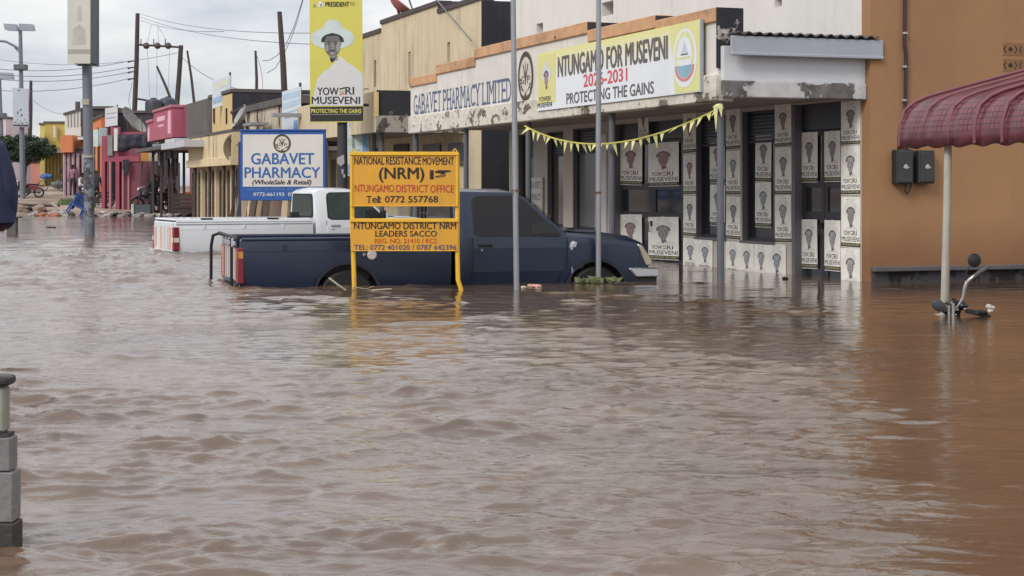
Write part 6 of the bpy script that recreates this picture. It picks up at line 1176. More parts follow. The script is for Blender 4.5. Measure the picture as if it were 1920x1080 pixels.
# ================================================================== round clipped tree and grass
def tree():
    o, q, z = at("street_tree", "round clipped dark green street tree with a short forked trunk", "tree", 45, 109)
    cz = z(280); rx, ry, rz_ = 2.05, 1.9, .95; cx = q(42)
    mb = MB(); mb.tube([(0, 0, -.2), (.05, 0, z(330)), (.1, .05, z(310))], [.14, .11, .1], 8)
    for dx, dy in ((-1.1, .2), (-.4, -.5), (.5, .4), (1.2, -.2), (.1, .1)): mb.tube([(.1, .05, z(312)), (.1 + dx * .4, dy * .5, z(302)), (cx + dx, dy, cz - .1)], [.08, .06, .03], 6)
    obj("trunk", mb, mat("bark", (86, 66, 62), .9, .3, 6), o, smooth=True)
    rr = random.Random(5); vs, fs, mi = [], [], []; cl = []
    for _ in range(190):
        a = rr.uniform(0, 6.28); u = rr.uniform(-1, 1); r = rr.uniform(.55, 1.0); cl.append((cx + rx * r * math.sqrt(1 - u * u) * math.cos(a), ry * r * math.sqrt(1 - u * u) * math.sin(a), cz + rz_ * r * u * (.8 if u < 0 else 1), rr.randint(0, 2)))
    for (x, y, zz, mm) in cl:
        for _ in range(85):
            d = Vector((rr.gauss(0, .13), rr.gauss(0, .13), rr.gauss(0, .09))); p = Vector((x, y, zz)) + d; t = Vector((rr.gauss(0, 1), rr.gauss(0, 1), rr.gauss(0, .7))).normalized(); s_ = t.cross(Vector((rr.gauss(0, 1), rr.gauss(0, 1), rr.gauss(0, 1)))).normalized()
            l = rr.uniform(.05, .10); b = len(vs); vs += [p - t * l, p + s_ * l * .5, p + t * l, p - s_ * l * .5]; fs.append((b, b + 1, b + 2, b + 3)); mi.append(mm if rr.random() < .7 else rr.randint(0, 2))
    me = bpy.data.meshes.new("crown"); me.from_pydata(vs, [], fs); ms = [mat("leaf_dark", (34, 50, 38), .6, .3, 3), mat("leaf_mid", (46, 66, 46), .6, .3, 3), mat("leaf_light", (60, 82, 56), .6, .3, 3)]
    c = finish("crown", me, ms, o, False); me.polygons.foreach_set('material_index', mi)
tree()
rr = random.Random(8); vs, fs = [], []
for _ in range(5200):
    px = rr.gauss(141, 17); D = rr.uniform(80, 93)
    if px > 182 or px < 104 + (D - 80) * .5: continue
    x, y = X_(px, D), D; zz = gz(x, y); h = rr.uniform(.05, .16); a = rr.uniform(0, 6.28); b = len(vs); dx, dy = math.cos(a) * .035, math.sin(a) * .035; vs += [(x - dx, y - dy, zz - .03), (x + dx, y + dy, zz - .03), (x + rr.gauss(0, .06), y + rr.gauss(0, .06), zz + h)]; fs.append((b, b + 1, b + 2))
me = bpy.data.meshes.new("grass"); me.from_pydata(vs, [], fs); g_ = finish("grass", me, mat("grass_green", (88, 108, 64), .8, .35, .4), None, False); tag(g_, "patch of short green grass on the bank behind the stout street pole", "grass", kind='stuff')
mb = MB(); mb.prism([(X_(-60, 104), gz(-32, 104) - .1), (X_(182, 104), gz(-26, 104) - .1), (X_(182, 104), gz(-26, 104) + .12), (X_(-60, 104), gz(-32, 104) + .12)], 104, 112); pv = obj("pavement", mb, mat("pavement_concrete", (186, 178, 170), .85, .15, .6), None); tag(pv, kind='structure')

# ================================================================== people
def limb_person(name, label, loc, rz, J, cols, hair=None, helmet=None, scale=1.0, fingers=True, group=None, rads=None):
    """one continuous skinned body grown over a posed skeleton; J: joint -> (x,y,z), facing -y"""
    ed = [('pelvis', 'spine'), ('spine', 'chest'), ('chest', 'neck'), ('neck', 'head'), ('head', 'crown')]; rad = dict(pelvis=.145, spine=.13, chest=.15, neck=.055, head=.088, crown=.07)
    for s_ in 'lr':
        ed += [('chest', 'sh' + s_), ('sh' + s_, 'el' + s_), ('el' + s_, 'wr' + s_), ('wr' + s_, 'pa' + s_), ('pelvis', 'hip' + s_), ('hip' + s_, 'kn' + s_), ('kn' + s_, 'an' + s_), ('an' + s_, 'toe' + s_)]
        rad.update({'sh' + s_: .068, 'el' + s_: .047, 'wr' + s_: .032, 'pa' + s_: .036, 'hip' + s_: .095, 'kn' + s_: .066, 'an' + s_: .045, 'toe' + s_: .04})
    J = dict(J); J['nose'] = tuple(Vector(J['head']) + Vector((0, -.088, -.0))); J['chin'] = tuple(Vector(J['head']) + Vector((0, -.055, -.075))); ed += [('head', 'nose'), ('head', 'chin')]; rad.update(nose=.02, chin=.04)
    for s_, sg in (('l', -1), ('r', 1)):
        J['ear' + s_] = tuple(Vector(J['head']) + Vector((sg * .088, .01, 0))); ed.append(('head', 'ear' + s_)); rad['ear' + s_] = .018
        if fingers:
            w_, p_ = Vector(J['wr' + s_]), Vector(J['pa' + s_]); d = (p_ - w_).normalized(); side = d.cross(Vector((0, 1, 0)) if abs(d.y) < .8 else Vector((1, 0, 0))).normalized(); cur = side.cross(d)
            for k, (off, ln) in enumerate(((-.030, .062), (-.010, .075), (.010, .07), (.030, .055))):
                a_, b_ = f'f{k}{s_}a', f'f{k}{s_}b'; J[a_] = tuple(p_ + side * off + d * ln * .55); J[b_] = tuple(p_ + side * off + d * ln * .95 + cur * .02); ed += [('pa' + s_, a_), (a_, b_)]; rad[a_] = .0095; rad[b_] = .008
            J['th' + s_] = tuple(w_ + d * .045 + side * -.055 + cur * .01); ed.append(('pa' + s_, 'th' + s_)); rad['th' + s_] = .0105
    rad.update(rads or {})
    names = list(J); me = bpy.data.meshes.new("skeleton"); me.from_pydata([J[n] for n in names], [(names.index(a), names.index(b)) for a, b in ed], []); o = bpy.data.objects.new("skeleton", me); COL.objects.link(o)
    sk = o.modifiers.new("skin", 'SKIN'); sk.use_smooth_shade = True
    for n, v in zip(names, me.skin_vertices[0].data): r = rad[n]; v.radius = (r, r * (.72 if n in ('pelvis', 'spine', 'chest') else 1)); v.use_root = (n == 'pelvis')
    sb = o.modifiers.new("sub", 'SUBSURF'); sb.levels = sb.render_levels = 1
    dg = bpy.context.evaluated_depsgraph_get(); bm_ = bpy.data.meshes.new_from_object(o.evaluated_get(dg)); bpy.data.objects.remove(o)
    seg = []
    for a, b in ed:
        k = 0 if a in ('head', 'neck') or b in ('head',) or a[:2] in ('wr', 'pa') or a[0] == 'f' else 1 if (a in ('spine', 'chest', 'pelvis') and b[:3] != 'hip') or a[:2] in ('sh',) else 4 if a[:2] == 'el' else 3 if a[:2] == 'an' else 2
        seg.append((Vector(J[a]), Vector(J[b]), k))
    idx = []
    for p in bm_.polygons:
        c = p.center; best, kk = 9, 1
        for a, b, k in seg:
            d = b - a; t = max(0, min(1, (c - a).dot(d) / max(d.dot(d), 1e-9))); dd = (a + d * t - c).length
            if dd < best: best, kk = dd, k
        idx.append(kk)
    while len(bm_.materials): bm_.materials.pop()
    for m_ in cols: bm_.materials.append(m_)
    bm_.polygons.foreach_set('material_index', idx)
    body = bpy.data.objects.new(name, bm_); COL.objects.link(body); body.location = loc; body.rotation_euler = (0, 0, rz); body.scale = (scale,) * 3; tag(body, label, "person", group)
    h = Vector(J['head'])
    ey = MB()
    for sg in (-1, 1): ey.ball(h + Vector((sg * .033, -.078, .018)), (.014, .008, .009), sub=1); 
    ey.ball(h + Vector((0, -.078, -.048)), (.024, .008, .006), sub=1); obj("face_features", ey, mat("feature_dark", (24, 18, 18), .5), body)
    hm = MB()
    if helmet: hm.lathe([(.125, -.02), (.13, .03), (.12, .08), (.085, .125), (.03, .145)], 16, Matrix.Translation(h + Vector((0, .01, .01)))); obj("helmet", hm, helmet, body, smooth=True)
    elif hair: hm.lathe([(.094, -.01), (.103, .02), (.102, .05), (.090, .082), (.062, .106), (.03, .118), (.004, .121)], 14, Matrix.Translation(h + Vector((0, .018, .008)))); obj("hair", hm, hair, body, smooth=True)
    return body
SKIN = mat("skin_dark", (78, 54, 44), .55, .1, 6); HAIR = mat("hair_black", (22, 20, 20), .9, .2, 20)
def cloth(n, c): return mat("cloth_" + n, c, .9, .2, 6)
STAND = dict(pelvis=(0, 0, .95), spine=(0, -.01, 1.12), chest=(0, 0, 1.34), neck=(0, 0, 1.50), head=(0, -.02, 1.62), crown=(0, -.01, 1.70), shl=(-.18, 0, 1.41), shr=(.18, 0, 1.41), ell=(-.24, .02, 1.13), elr=(.24, .02, 1.13), wrl=(-.25, -.06, .88), wrr=(.25, -.06, .88), pal=(-.25, -.08, .80), par=(.25, -.08, .80),
             hipl=(-.09, 0, .9), hipr=(.09, 0, .9), knl=(-.10, -.02, .50), knr=(.10, -.02, .50), anl=(-.10, .02, .08), anr=(.10, .02, .08), toel=(-.11, -.13, .04), toer=(.11, -.13, .04))
SIT = dict(pelvis=(0, .05, .55), spine=(0, .02, .72), chest=(0, -.03, .94), neck=(0, -.05, 1.10), head=(0, -.08, 1.22), crown=(0, -.07, 1.30), shl=(-.18, -.02, 1.01), shr=(.18, -.02, 1.01), ell=(-.25, -.12, .76), elr=(.25, -.12, .76), wrl=(-.16, -.34, .66), wrr=(.16, -.34, .66), pal=(-.12, -.42, .66), par=(.12, -.42, .66),
           hipl=(-.1, .0, .52), hipr=(.1, .0, .52), knl=(-.14, -.42, .52), knr=(.14, -.42, .52), anl=(-.13, -.46, .1), anr=(.13, -.46, .1), toel=(-.14, -.6, .06), toer=(.14, -.6, .06))
# the one at the left picture edge
NJ = cloth("navy_jacket", (38, 46, 72)); MR = cloth("maroon_trousers", (70, 34, 44))
J_ = dict(STAND); J_.update(ell=(-.25, .03, 1.14), wrl=(-.23, -.05, .94), pal=(-.17, -.09, .91), elr=(.25, .03, 1.14), wrr=(.23, -.05, .94), par=(.17, -.09, .91), spine=(0, -.01, 1.14), pelvis=(0, 0, .97), knl=(-.08, -.02, .5), anl=(-.12, .02, .08))
D = 11.6; lp_ = limb_person("person", "person in a navy jacket and maroon trousers cut off by the left picture edge", (X_(-56, D), D, -.02), R(-172), J_, [SKIN, NJ, MR, cloth("boots", (40, 36, 36)), NJ], hair=HAIR, rads=dict(pelvis=.20, spine=.19, chest=.20, ell=.085, elr=.085, wrl=.075, wrr=.075, shl=.10, shr=.10, pal=.05, par=.05, hipl=.12, hipr=.12))
jk = MB(); jk.lathe([(.10, 1.50), (.20, 1.47), (.255, 1.38), (.285, 1.2), (.295, 1.0), (.30, .93), (.27, .93)], 28, Matrix.Diagonal((1, .62, 1, 1))); obj('jacket', jk, NJ, lp_, smooth=True)
mb = MB(); mb.box(-.75, .14, -.5, 1.6, -.6, -.012); wl_ = tag(obj('kerb_wall', mb, mat('kerb_concrete', (120, 112, 104), .85, .2, 3), None, bevel=.03), 'drowned concrete kerb wall under the person at the left picture edge', 'wall'); wl_.location = (X_(-56, 11.6), 11.6, 0)
# a wooden stump standing in the water beside that person
mb = MB(); D = CZ * F / (440 - HY); mb.box(-.12, .12, -.1, .1, -.6, Z_(405, D) - .05); mb.box(-.2, .22, -.14, .14, Z_(405, D) - .05, Z_(405, D)); st_ = tag(obj("stump_post", mb, mat("stump_grey", (104, 98, 94), .9, .3, 5, streak=.5), None, bevel=.02), "short grey capped post standing in the water at the left edge", "post"); st_.location = (X_(23, D), D, 0)
def far_person(label, px, D, rz, J, top, leg, sc=1.0, dz=0.0, **k):
    x = X_(px, D); limb_person("person", label, (x, D, gz(x, D) + dz), rz, J, [SKIN, top, leg, cloth("shoes", (50, 44, 42)), k.pop('sleeve', top)], scale=sc, fingers=True, **k)
J_ = dict(STAND); J_.update(wrl=(-.2, -.2, 1.2), pal=(-.16, -.24, 1.26), ell=(-.3, -.06, 1.16))
far_person("tall dark-clothed person standing on the pavement before the ochre shop", 121.5, 103, R(20), J_, cloth("black", (38, 36, 38)), cloth("black2", (34, 32, 36)), 1.03, .12, hair=HAIR)
far_person("person in a mauve shirt standing between the slim posts of the orange shop", 136, 100.5, R(-10), STAND, cloth("mauve", (150, 104, 122)), cloth("dark_skirt", (60, 48, 56)), 1.0, .1, hair=HAIR)
far_person("person in a white shirt sitting on the kerb beside the stout pole", 152, 93, R(70), SIT, cloth("white", (206, 206, 212)), cloth("dark_jeans", (40, 42, 52)), 1.05, .1, hair=HAIR)
far_person("rider in a black jacket on the motorcycle right of the pink porch", 289, 69.3, R(15), SIT, cloth("rider_black", (34, 40, 46)), cloth("rider_trousers", (40, 40, 46)), 1.12, .18, hair=HAIR)
far_person("rider in a white helmet on the motorcycle under the tin shelter", 319, 69.8, R(35), SIT, cloth("rider_maroon", (66, 46, 50)), cloth("rider_jeans", (46, 48, 58)), 1.0, .12, helmet=mat("helmet_white", (214, 214, 218), .3))
far_person("dark figure standing in the shade between stout pole and pink porch", 181, 84, R(40), STAND, cloth("shade_grey", (60, 58, 66)), cloth("shade_dark", (44, 42, 50)), 1.0, .05, hair=HAIR)
# ================================================================== two-wheelers
def two_wheeler(name, label, cat, px, D, rz, motor, tint, dz=0.0, lean=0, group=None, r=.30):
    x = X_(px, D); o = thing(name, label, cat, (x, D, gz(x, D) + dz), 0, group, rot=(R(lean), 0, rz))
    for wx in (-.62, .62):
        M_ = Matrix.Translation((wx, 0, r)) @ Matrix.Rotation(R(90), 4, 'X'); tw = .05 if motor else .02; mb = MB(); ri = r - .08 if motor else r - .035; mb.lathe([(ri, -tw), (r, -tw * .5), (r, tw * .5), (ri, tw), (ri, -tw)], 24, M_, cap=False); mb.lathe([(.05, -.05), (.05, .05)], 10, M_)
        for a in range(0, 360, 45): mb.tube([(wx, 0, r), (wx + (r - .05) * math.cos(R(a)), 0, r + (r - .05) * math.sin(R(a)))], .012 if motor else .005, 4)
        obj("wheel", mb, mat("tyre", (34, 34, 38), .8), o)
    mb = MB()
    if motor:
        mb.tube([(-.62, .08, r), (-.1, .1, .42), (.3, .06, .5), (.48, 0, .82)], .03, 6); mb.tube([(.62, .08, r), (.46, .05, .95)], .03, 6); mb.tube([(.62, -.08, r), (.46, -.05, .95)], .03, 6); mb.box(-.18, .22, -.12, .12, .25, .55); mb.tube([(-.7, -.14, .32), (.1, -.14, .26)], .035, 8); obj("frame", mb, mat("bike_dark", (52, 50, 54), .5, .2, 5), o, bevel=.01)
        mb = MB(); mb.ball((.2, 0, .70), (.32, .15, .17)); mb.box(-.5, -.12, -.09, .09, .45, .68); mb.prism([(-.85, .62), (-.5, .7), (-.75, .74)], -.09, .09); mb.prism([(.38, .58), (.62, .66), (.85, .5), (.62, .6)], -.06, .06); obj("tank", mb, tint, o, smooth=True)
        mb = MB(); mb.box(-.62, .02, -.12, .12, .70, .80); obj("seat", mb, BLACK, o, bevel=.04, seg=2)
        mb = MB(); mb.tube([(.38, -.36, 1.02), (.46, -.1, .98), (.46, .1, .98), (.38, .36, 1.02)], .016, 6); mb.ball((.56, 0, .9), (.07, .09, .09)); obj("handlebar", mb, mat("bike_chrome", (186, 184, 182)), o, smooth=True)
    else:
        mb.tube([(-.62, 0, r), (-.1, 0, .28), (.42, 0, .78), (-.22, 0, .76), (-.1, 0, .28)], .018, 6); mb.tube([(-.62, 0, r), (-.22, 0, .76), (-.25, 0, .88)], .016, 6); mb.tube([(.62, 0, r), (.44, 0, .74), (.40, 0, .96)], .018, 6); obj("frame", mb, mat("bicycle_grey", (84, 84, 92), .5), o)
        mb = MB(); mb.ball((-.27, 0, .90), (.14, .08, .04)); obj("saddle", mb, BLACK, o, smooth=True); mb = MB(); mb.tube([(.32, -.28, .98), (.42, 0, .96), (.32, .28, .98)], .014, 6); obj("handlebar", mb, mat("bike_chrome", (186, 184, 182)), o)
        mb = MB(); mb.box(-.80, -.35, -.12, .12, .66, .69); obj("carrier", mb, mat("bicycle_grey", (84, 84, 92)), o)
    return o
bc = two_wheeler("bicycle", "bicycle with a blue bundle parked on the pavement left of the dark standing person", "bicycle", 99, 104.5, R(175), False, None, .14, r=.34)
mb = MB(); mb.ball((0, 0, 0), (.34, .22, .2), jit=.12); mb.ball((.25, .05, .0), (.2, .2, .16), jit=.12); bu = tag(obj("bundle", mb, mat("bundle_blue", (70, 98, 150), .7, .3, 5), None, smooth=True), "blue cloth bundle on the back of the parked bicycle", "bundle"); bu.location = (X_(86, 104.5), 104.4, bc.location.z + .92)
mb = MB(); mb.ball((0, 0, 0), (.5, .3, .25), jit=.12); mb.ball((.6, .05, -.04), (.42, .3, .22), jit=.12); bu = tag(obj("sack_load", mb, mat("sack_grey", (104, 108, 108), .85, .3, 4), None, smooth=True), "grey sacks piled against the ochre shop beside the parked bicycle", "sacks"); bu.location = (X_(104, 105), 105.6, bc.location.z + .42)
two_wheeler("motorcycle", "motorcycle parked at the left edge, in front of the round tree trunk", "motorcycle", 27, 99, R(10), True, mat("tank_white", (190, 190, 196), .4), .05, group="motorcycles on the bank")
two_wheeler("motorcycle", "red motorcycle beside the foot of the solar street lamp", "motorcycle", 52, 97.5, R(190), True, mat("tank_red", (120, 48, 48), .4), .0, group="motorcycles on the bank")
two_wheeler("motorcycle", "dark motorcycle half hidden behind the stout street pole", "motorcycle", 178, 82, R(186), True, mat("tank_dark", (46, 46, 54), .4), .02, group="motorcycles on the bank")
two_wheeler("motorcycle", "motorcycle carrying the black-jacketed rider beside the pink porch", "motorcycle", 286, 69.2, R(205), True, mat("tank_dark", (46, 46, 54)), .16, group="motorcycles on the bank"); two_wheeler("motorcycle", "motorcycle carrying the white-helmeted rider under the tin shelter", "motorcycle", 321, 69.7, R(220), True, mat("tank_dark", (46, 46, 54)), .1, group="motorcycles on the bank")

# ================================================================== things washed up on the bank
o = thing("plastic_chair", "blue plastic armchair tipped over at the water's edge beside the stout pole", "chair", (X_(137, 67.5), 67.5, .02), 0, rot=(R(12), R(26), R(24))); BP = mat("chair_blue", (44, 82, 150), .45, .12, 3)
mb = MB(); mb.prism([(-.24, -.24), (.24, -.24), (.27, .24), (-.27, .24)], .40, .43, axis='z'); obj("seat", mb, BP, o, bevel=.01)
mb = MB()
for x in (-.2, -.1, 0, .1, .2): mb.box(x - .03, x + .03, .24, .265, .43, .78)
mb.box(-.28, .28, .235, .275, .76, .86); mb.box(-.28, .28, .235, .27, .43, .5); obj("backrest", mb, BP, o, bevel=.008)
for x in (-.27, .27):
    mb = MB(); mb.tube([(x, .25, .66), (x * 1.06, 0, .66), (x * 1.06, -.26, .63), (x, -.27, .45)], .028, 6); obj("armrest", mb, BP, o, smooth=True)
    for y in (-.26, .26): mb = MB(); mb.tube([(x * .92, y * .92, .42), (x * 1.05, y * 1.05, 0)], [.04, .028], 6); obj("leg", mb, BP, o)
mb = MB(); D = 69.5; 
for (a, b) in (((-.35, .0), (.12, .62)), ((.12, .62), (.42, .05))): mb.tube([(a[0], 0, a[1]), (b[0], .05, b[1])], [.10, .14], 8)
bt_ = tag(obj("black_tyre_strip", mb, mat("rubber_strip", (30, 30, 32), .7, .2, 5), None, smooth=True), "black bent rubber strip sticking up behind the blue plastic chair", "debris"); bt_.location = (X_(149, D), D, Z_(390, D))
def rubble(label, px, D, r, mt, n=5, flat_=.5, name="rubble_heap", cat="rubble"):
    x = X_(px, D); mb = MB()
    for _ in range(n): mb.ball((rnd.uniform(-r, r), rnd.uniform(-r, r) * .6, rnd.uniform(-.02, .06)), (r * rnd.uniform(.3, .6), r * rnd.uniform(.3, .6), r * rnd.uniform(.2, .45) * flat_ * 2), sub=2, jit=.16)
    o = tag(obj(name, mb, mt, None, smooth=False), label, cat); o.location = (x, D, max(0.0, gz(x, D))); return o
EARTH = mat("mud_brown", (140, 118, 104), .9, .25, 3); STONE = mat("rubble_grey", (156, 150, 146), .9, .3, 5); REDC = mat("red_mud", (160, 104, 88), .9, .2, 3)
rubble("heap of grey rubble left of the blue plastic chair", 106, 68.5, .45, STONE, 8); rubble("low heap of brown mud at the far left of the bank", 62, 70, .7, EARTH, 7, .4); rubble("low reddish mud lump in front of the brown bank", 88, 67.8, .4, REDC, 5, .35)
rubble("white rubble at the foot of the pink porch, left side", 198, 70, .32, mat("rubble_white", (196, 192, 188), .9, .2, 5), 6, .4); rubble("dark rags heaped at the right foot of the pink porch", 254, 70, .34, BLACK, 6, .5, "rag_heap", "rags"); rubble("small black rag lump beside the pink porch columns", 232, 69.6, .25, BLACK, 5, .4, "rag_heap", "rags")
rubble("pale stones along the water's edge below the pink porch", 284, 68.6, .45, STONE, 9, .3); rubble("line of pale rubble below the riders", 300, 68.4, .4, mat("rubble_white", (196, 192, 188)), 8, .3); rubble("brown rubble right of the stout pole foot", 185, 69.0, .3, EARTH, 6, .5); rubble("rubble beside the dark crate rack", 372, 66.2, .5, mat("rubble_dark", (96, 84, 84), .9, .3, 4), 8, .35); rubble("reddish litter heap in front of the crate rack", 392, 66, .38, mat("litter_red", (110, 62, 72), .8, .3, 4), 7, .4, "litter_heap", "litter")
for i, (a, b, c, d, D, l_) in enumerate(((30, 384, 112, 386, 70.2, "long dark plank lying along the top of the bank"), (108, 392, 128, 402, 68.6, "grey broken board leaning beside the blue plastic chair"), (200, 405, 290, 402, 68.2, "long dark pipe lying at the foot of the pink porch"), (96, 380, 118, 398, 69.2, "pale splintered board left of the blue plastic chair"))):
    p, q_ = Vector(W(a, b, D)), Vector(W(c, d, D)); mb = MB(); mb.tube([(0, 0, 0), q_ - p], [.07, .05], 5); s_ = tag(obj("driftwood", mb, [mat("drift_dark", (66, 60, 60), .9), STONE, BLACK, mat("drift_pale", (176, 166, 158), .9)][i], None), l_, "plank"); s_.location = p
mb = MB(); mb.ball((0, 0, 0), (.16, .12, .08), jit=.25); pb_ = tag(obj("debris_stone", mb, STONE, None), "one of the small grey stones strewn along the washed-out water's edge", "stone", "stones along the water's edge")
for k in range(46):
    px = rnd.uniform(20, 430); D = rnd.uniform(66.5, 71); s_ = pb_ if k == 0 else dup(pb_, (0, 0, 0)); f = rnd.uniform(.4, 1.3); s_.location = (X_(px, D), D, max(.0, gz(X_(px, D), D)) + .02); s_.rotation_euler = (rnd.uniform(-.4, .4), rnd.uniform(-.4, .4), rnd.uniform(0, 6)); s_.scale = (f * rnd.uniform(.7, 1.6), f, f)
mb = MB(); mb.ball((0, 0, 0), (.2, .12, .07), jit=.35); pb_ = tag(obj("litter_scrap", mb, BLACK, None), "one of the dark litter scraps strewn along the washed-out water's edge", "litter", "scraps along the water's edge")
for k in range(22):
    px = rnd.uniform(30, 430); D = rnd.uniform(66.5, 71); s_ = pb_ if k == 0 else dup(pb_, (0, 0, 0)); f = rnd.uniform(.5, 1.5); s_.location = (X_(px, D), D, max(.0, gz(X_(px, D), D)) + .02); s_.rotation_euler = (rnd.uniform(-.4, .4), rnd.uniform(-.4, .4), rnd.uniform(0, 6)); s_.scale = (f * rnd.uniform(.7, 1.8), f, f)
mb = MB(); mb.box(-.38, .38, -.3, .3, 0, .46, 0); mb.box(-.42, -.28, -.34, .34, 0, .5, 1); cb = tag(obj("concrete_block", mb, [mat("block_teal", (84, 92, 96), .85, .2, 3), mat("block_white", (196, 196, 196), .85, .15, 3)], None, bevel=.02), "grey block with a white end below the black-jacketed rider", "block"); cb.location = (X_(268, 69), 69, Z_(405, 69))
o = thing("crate_rack", "dark wooden rack of crates with bottles on top, under the tin shelter", "rack", (X_(357, 65), 65, -.05), R(-6)); q = lambda p: X_(p, 65) - X_(357, 65); z = lambda y: Z_(y, 65) + .05
RK = mat("rack_wood", (62, 50, 52), .8, .3, 4)
mb = MB(); mb.prism([(q(324), z(401)), (q(391), z(398)), (q(391), z(366)), (q(324), z(363))], .0, .6); obj("rack_body", mb, RK, o)
mb = MB(); mb.box(q(337), q(365), -.04, -.002, z(387), z(366)); obj("crate", mb, mat("crate_brown", (84, 62, 58), .8, .3, 5), o); mb = MB(); mb.box(q(367), q(390), -.05, -.002, z(390), z(368)); obj("crate", mb, mat("crate_slate", (58, 56, 64), .8, .3, 5), o)
for y in (372, 380, 388): mb = MB(); mb.box(q(326), q(390), -.065, -.052, z(y + .8), z(y)); obj("slat", mb, mat("slat_brown", (96, 76, 72), .8), o)
for i, p in enumerate((371, 378, 386)): mb = MB(); mb.lathe([(.08, 0), (.085, .12), (.05, .2), (.03, .26)], 10, Matrix.Translation((q(p), .2, z(366)))); obj("bottle", mb, mat("bottle_dark", (40, 44, 50), .3), o, smooth=True)
mb = MB(); mb.box(q(345), q(372), .1, .5, z(365), z(360)); obj("orange_cloth", mb, mat("cloth_rust", (150, 84, 66), .9, .2, 5), o)
mb = MB(); mb.prism([(0, 0), (1.2, .55), (1.45, .5), (.35, -.1)], -.2, .2); rs_ = tag(obj("roofing_sheet", mb, mat("sheet_wet", (150, 156, 164), .35, .2, 3, metal=.4), None), "grey roofing sheet leaning at the left end of the plank row", "sheet"); rs_.location = (X_(400, 60), 60, .1)
plk = [(432, 412, 446, 300, 4, (66, 44, 46)), (440, 412, 452, 306, 3, (150, 132, 120)), (456, 410, 459, 352, 9, (158, 136, 116)), (470, 410, 475, 350, 10, (92, 78, 74)), (483, 410, 487, 348, 9, (146, 122, 108)), (496, 410, 499, 350, 8, (84, 72, 70)), (508, 410, 511, 350, 9, (120, 96, 90)), (521, 410, 522, 346, 9, (104, 84, 80)), (532, 410, 533, 345, 11, (188, 168, 142)), (545, 410, 546, 345, 8, (90, 76, 74))]
nm_ = ["dark reddish plank leaning steeply, leftmost of the row", "pale plank leaning beside the dark reddish one", "tan plank, third of the row behind the white truck's bed", "dark brown plank between two tan ones", "tan plank right of the dark brown plank", "narrow dark plank in the middle of the row", "reddish brown plank below the sign's phone number", "brown plank right of the reddish one", "widest cream plank near the white truck's cab", "dark plank just beside the white truck's cab"]
for (a, b, c, d, w_, col), l_ in zip(plk, nm_):
    D = 44; p, q_ = Vector(W(a, b, D)), Vector(W(c, d, D - 0)); q_.y += .5; hw = w_ / 2 / F * D; mb = MB(); dv = q_ - p; dv2 = dv * 1.25; p0 = -dv * .25
    mb.box(-hw, hw, -.02, .02, 0, 1, M=Matrix.Translation(p0) @ Matrix(((1, 0, dv2.x * 1.2, 0), (0, 1, dv2.y * 1.2, 0), (0, 0, dv2.z * 1.2, 0), (0, 0, 0, 1)))); s_ = tag(obj("timber_plank", mb, mat("plank_%d_%d" % (col[0], col[1]), col, .85, .22, 3, streak=.35), None), l_, "plank", "timber planks leaning behind the white truck"); s_.location = p
# seen through the gap of the yellow sign: white tank and a rack of stock beyond the trucks
mb = MB(); D = 38; mb.prism([(X_(a, D) - X_(757, D), Z_(b, D)) for a, b in ((744, 440), (769, 440), (771, 385), (765, 372), (750, 372), (745, 385))], 0, .5); wt2 = tag(obj("white_sack", mb, mat("sack_white", (206, 198, 184), .8, .12, 3), None, bevel=.06, seg=2), "white sack standing beyond the trucks, seen through the yellow sign's gap", "sack"); wt2.location = (X_(757, D), D, 0)
o = thing("steel_gate", "dark barred steel gate beyond the trucks, seen through the yellow sign's gap", "gate", (X_(800, 37.5), 37.5, 0), 0); q = lambda p: X_(p, 37.5) - X_(800, 37.5); z = lambda y: Z_(y, 37.5)
mb = MB(); mb.box(q(772), q(836), .02, .05, -.5, z(375)); obj("sheet", mb, mat("gate_sheet", (62, 60, 66), .6, .3, 2), o); mb = MB()
for p in range(774, 838, 7): mb.box(q(p) - .012, q(p) + .012, -.02, .01, -.5, z(372))
for y in (376, 398, 420): mb.box(q(772), q(836), -.025, .012, z(y + 2), z(y))
obj("bars", mb, mat("gate_bar", (120, 118, 124), .5, .2, 3), o)
# ---- stepped concrete post at the left edge
D = 5.34; o = thing("concrete_post", "weathered stepped concrete post with damp base and dark cap at the left picture edge", "post", (X_(26, D), D, 0), 0); PC = mat("parapet_concrete", (122, 119, 119), .85, .22, 4, streak=.45, bump=.3, tint=(.2, .19, .18)); PD = mat("parapet_damp", (58, 54, 53), .7, .3, 5, bump=.3)
z = lambda y: Z_(y, D)
mb = MB(); mb.box(-.40, 0, .0, .10, -.5, z(982)); obj("damp_base", mb, PD, o, bevel=.005)
mb = MB(); mb.box(-.40, -.005, .004, .095, z(982) + .002, z(887)); obj("block", mb, PC, o, bevel=.004); mb = MB(); mb.box(-.40, -.014, .008, .09, z(885), z(822)); obj("block", mb, PC, o, bevel=.004)
mb = MB(); mb.box(-.40, -.022, .012, .085, z(822) + .002, z(815)); obj("ledge", mb, mat("parapet_cap", (60, 58, 60), .8, .3, 5), o)
mb = MB(); mb.box(-.40, -.034, .02, .08, z(815) + .002, z(726)); obj("shaft", mb, mat("guard_cream", (140, 138, 126), .7, .2, 5, streak=.3), o, bevel=.008)
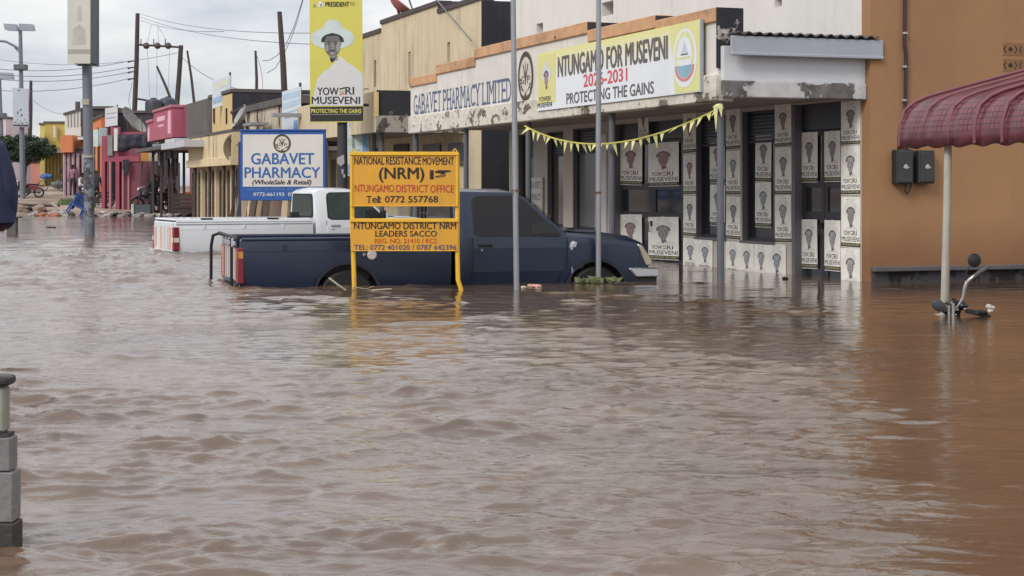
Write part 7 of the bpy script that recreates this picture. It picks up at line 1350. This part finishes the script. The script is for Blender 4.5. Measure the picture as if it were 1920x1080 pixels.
mb = MB(); mb.box(-.42, -.016, .0, .09, z(726) + .002, z(706)); obj("cap", mb, mat("guard_cap", (42, 40, 42), .5, .3, 8), o, bevel=.018, seg=3)
# ---- floating bits by the trucks
def floaty(name, label, cat, px, py, mt, build):
    D = CZ * F / (py - HY); mb = MB(); build(mb); o = tag(obj(name, mb, mt, None, smooth=False), label, cat); o.location = (X_(px, D), D, .0); return o
def crumple(r, n=4):
    def f(mb):
        for _ in range(n): mb.ball((rnd.uniform(-r, r), rnd.uniform(-r, r) * .4, .01), (r * .7, r * .5, r * .4), jit=.3)
    return f
floaty("plastic_wrapper", "crumpled pink plastic wrapper floating against the navy truck's door", "litter", 1001, 538, mat("wrapper_pink", (206, 160, 146), .5, .2, 8), crumple(.055)); floaty("plastic_wrapper", "small cream plastic wrapper floating just right of the left flagpole", "litter", 984, 540, mat("wrapper_cream", (200, 190, 172), .5, .2, 8), crumple(.03))
def twig(mb):
    mb.tube([(0, 0, 0), (-.09, 0, .06), (-.2, .03, .14)], [.008, .012, .012], 6); mb.tube([(.05, 0, 0), (.1, 0, .08), (.08, 0, .15)], .004, 5); mb.tube([(.08, 0, .04), (.22, -.03, .02), (.3, -.02, .05)], .004, 5); mb.tube([(.2, 0, .0), (.5, -.02, .02)], .01, 5)
floaty("drift_twig", "pale broken twigs caught between yellow sign leg and truck wheel", "twigs", 650, 545, mat("twig_pale", (160, 150, 132), .8, .2, 10), twig)
floaty("drift_stick", "dark stick floating right of the weed clump by the front wheel", "stick", 1165, 534, mat("stick_dark", (58, 48, 44), .8), lambda mb: mb.tube([(-.1, 0, .01), (.06, 0, .015), (.16, .02, .005)], .018, 6)); floaty("drift_leaf", "orange leaf floating on the brown water in the foreground", "leaf", 800, 1003, mat("leaf_orange", (150, 96, 56), .7), lambda mb: mb.ball((0, 0, .012), (.018, .012, .008), sub=1, jit=.2))
floaty("drift_lump", "small dark lump floating on the water left of the stout pole", "debris", 94, 428, mat("stick_dark", (58, 48, 44)), crumple(.1, 3)); floaty("corner_rag", "small black rag at the foot of the double door jamb", "rag", 1472, 523, BLACK, crumple(.04, 3))
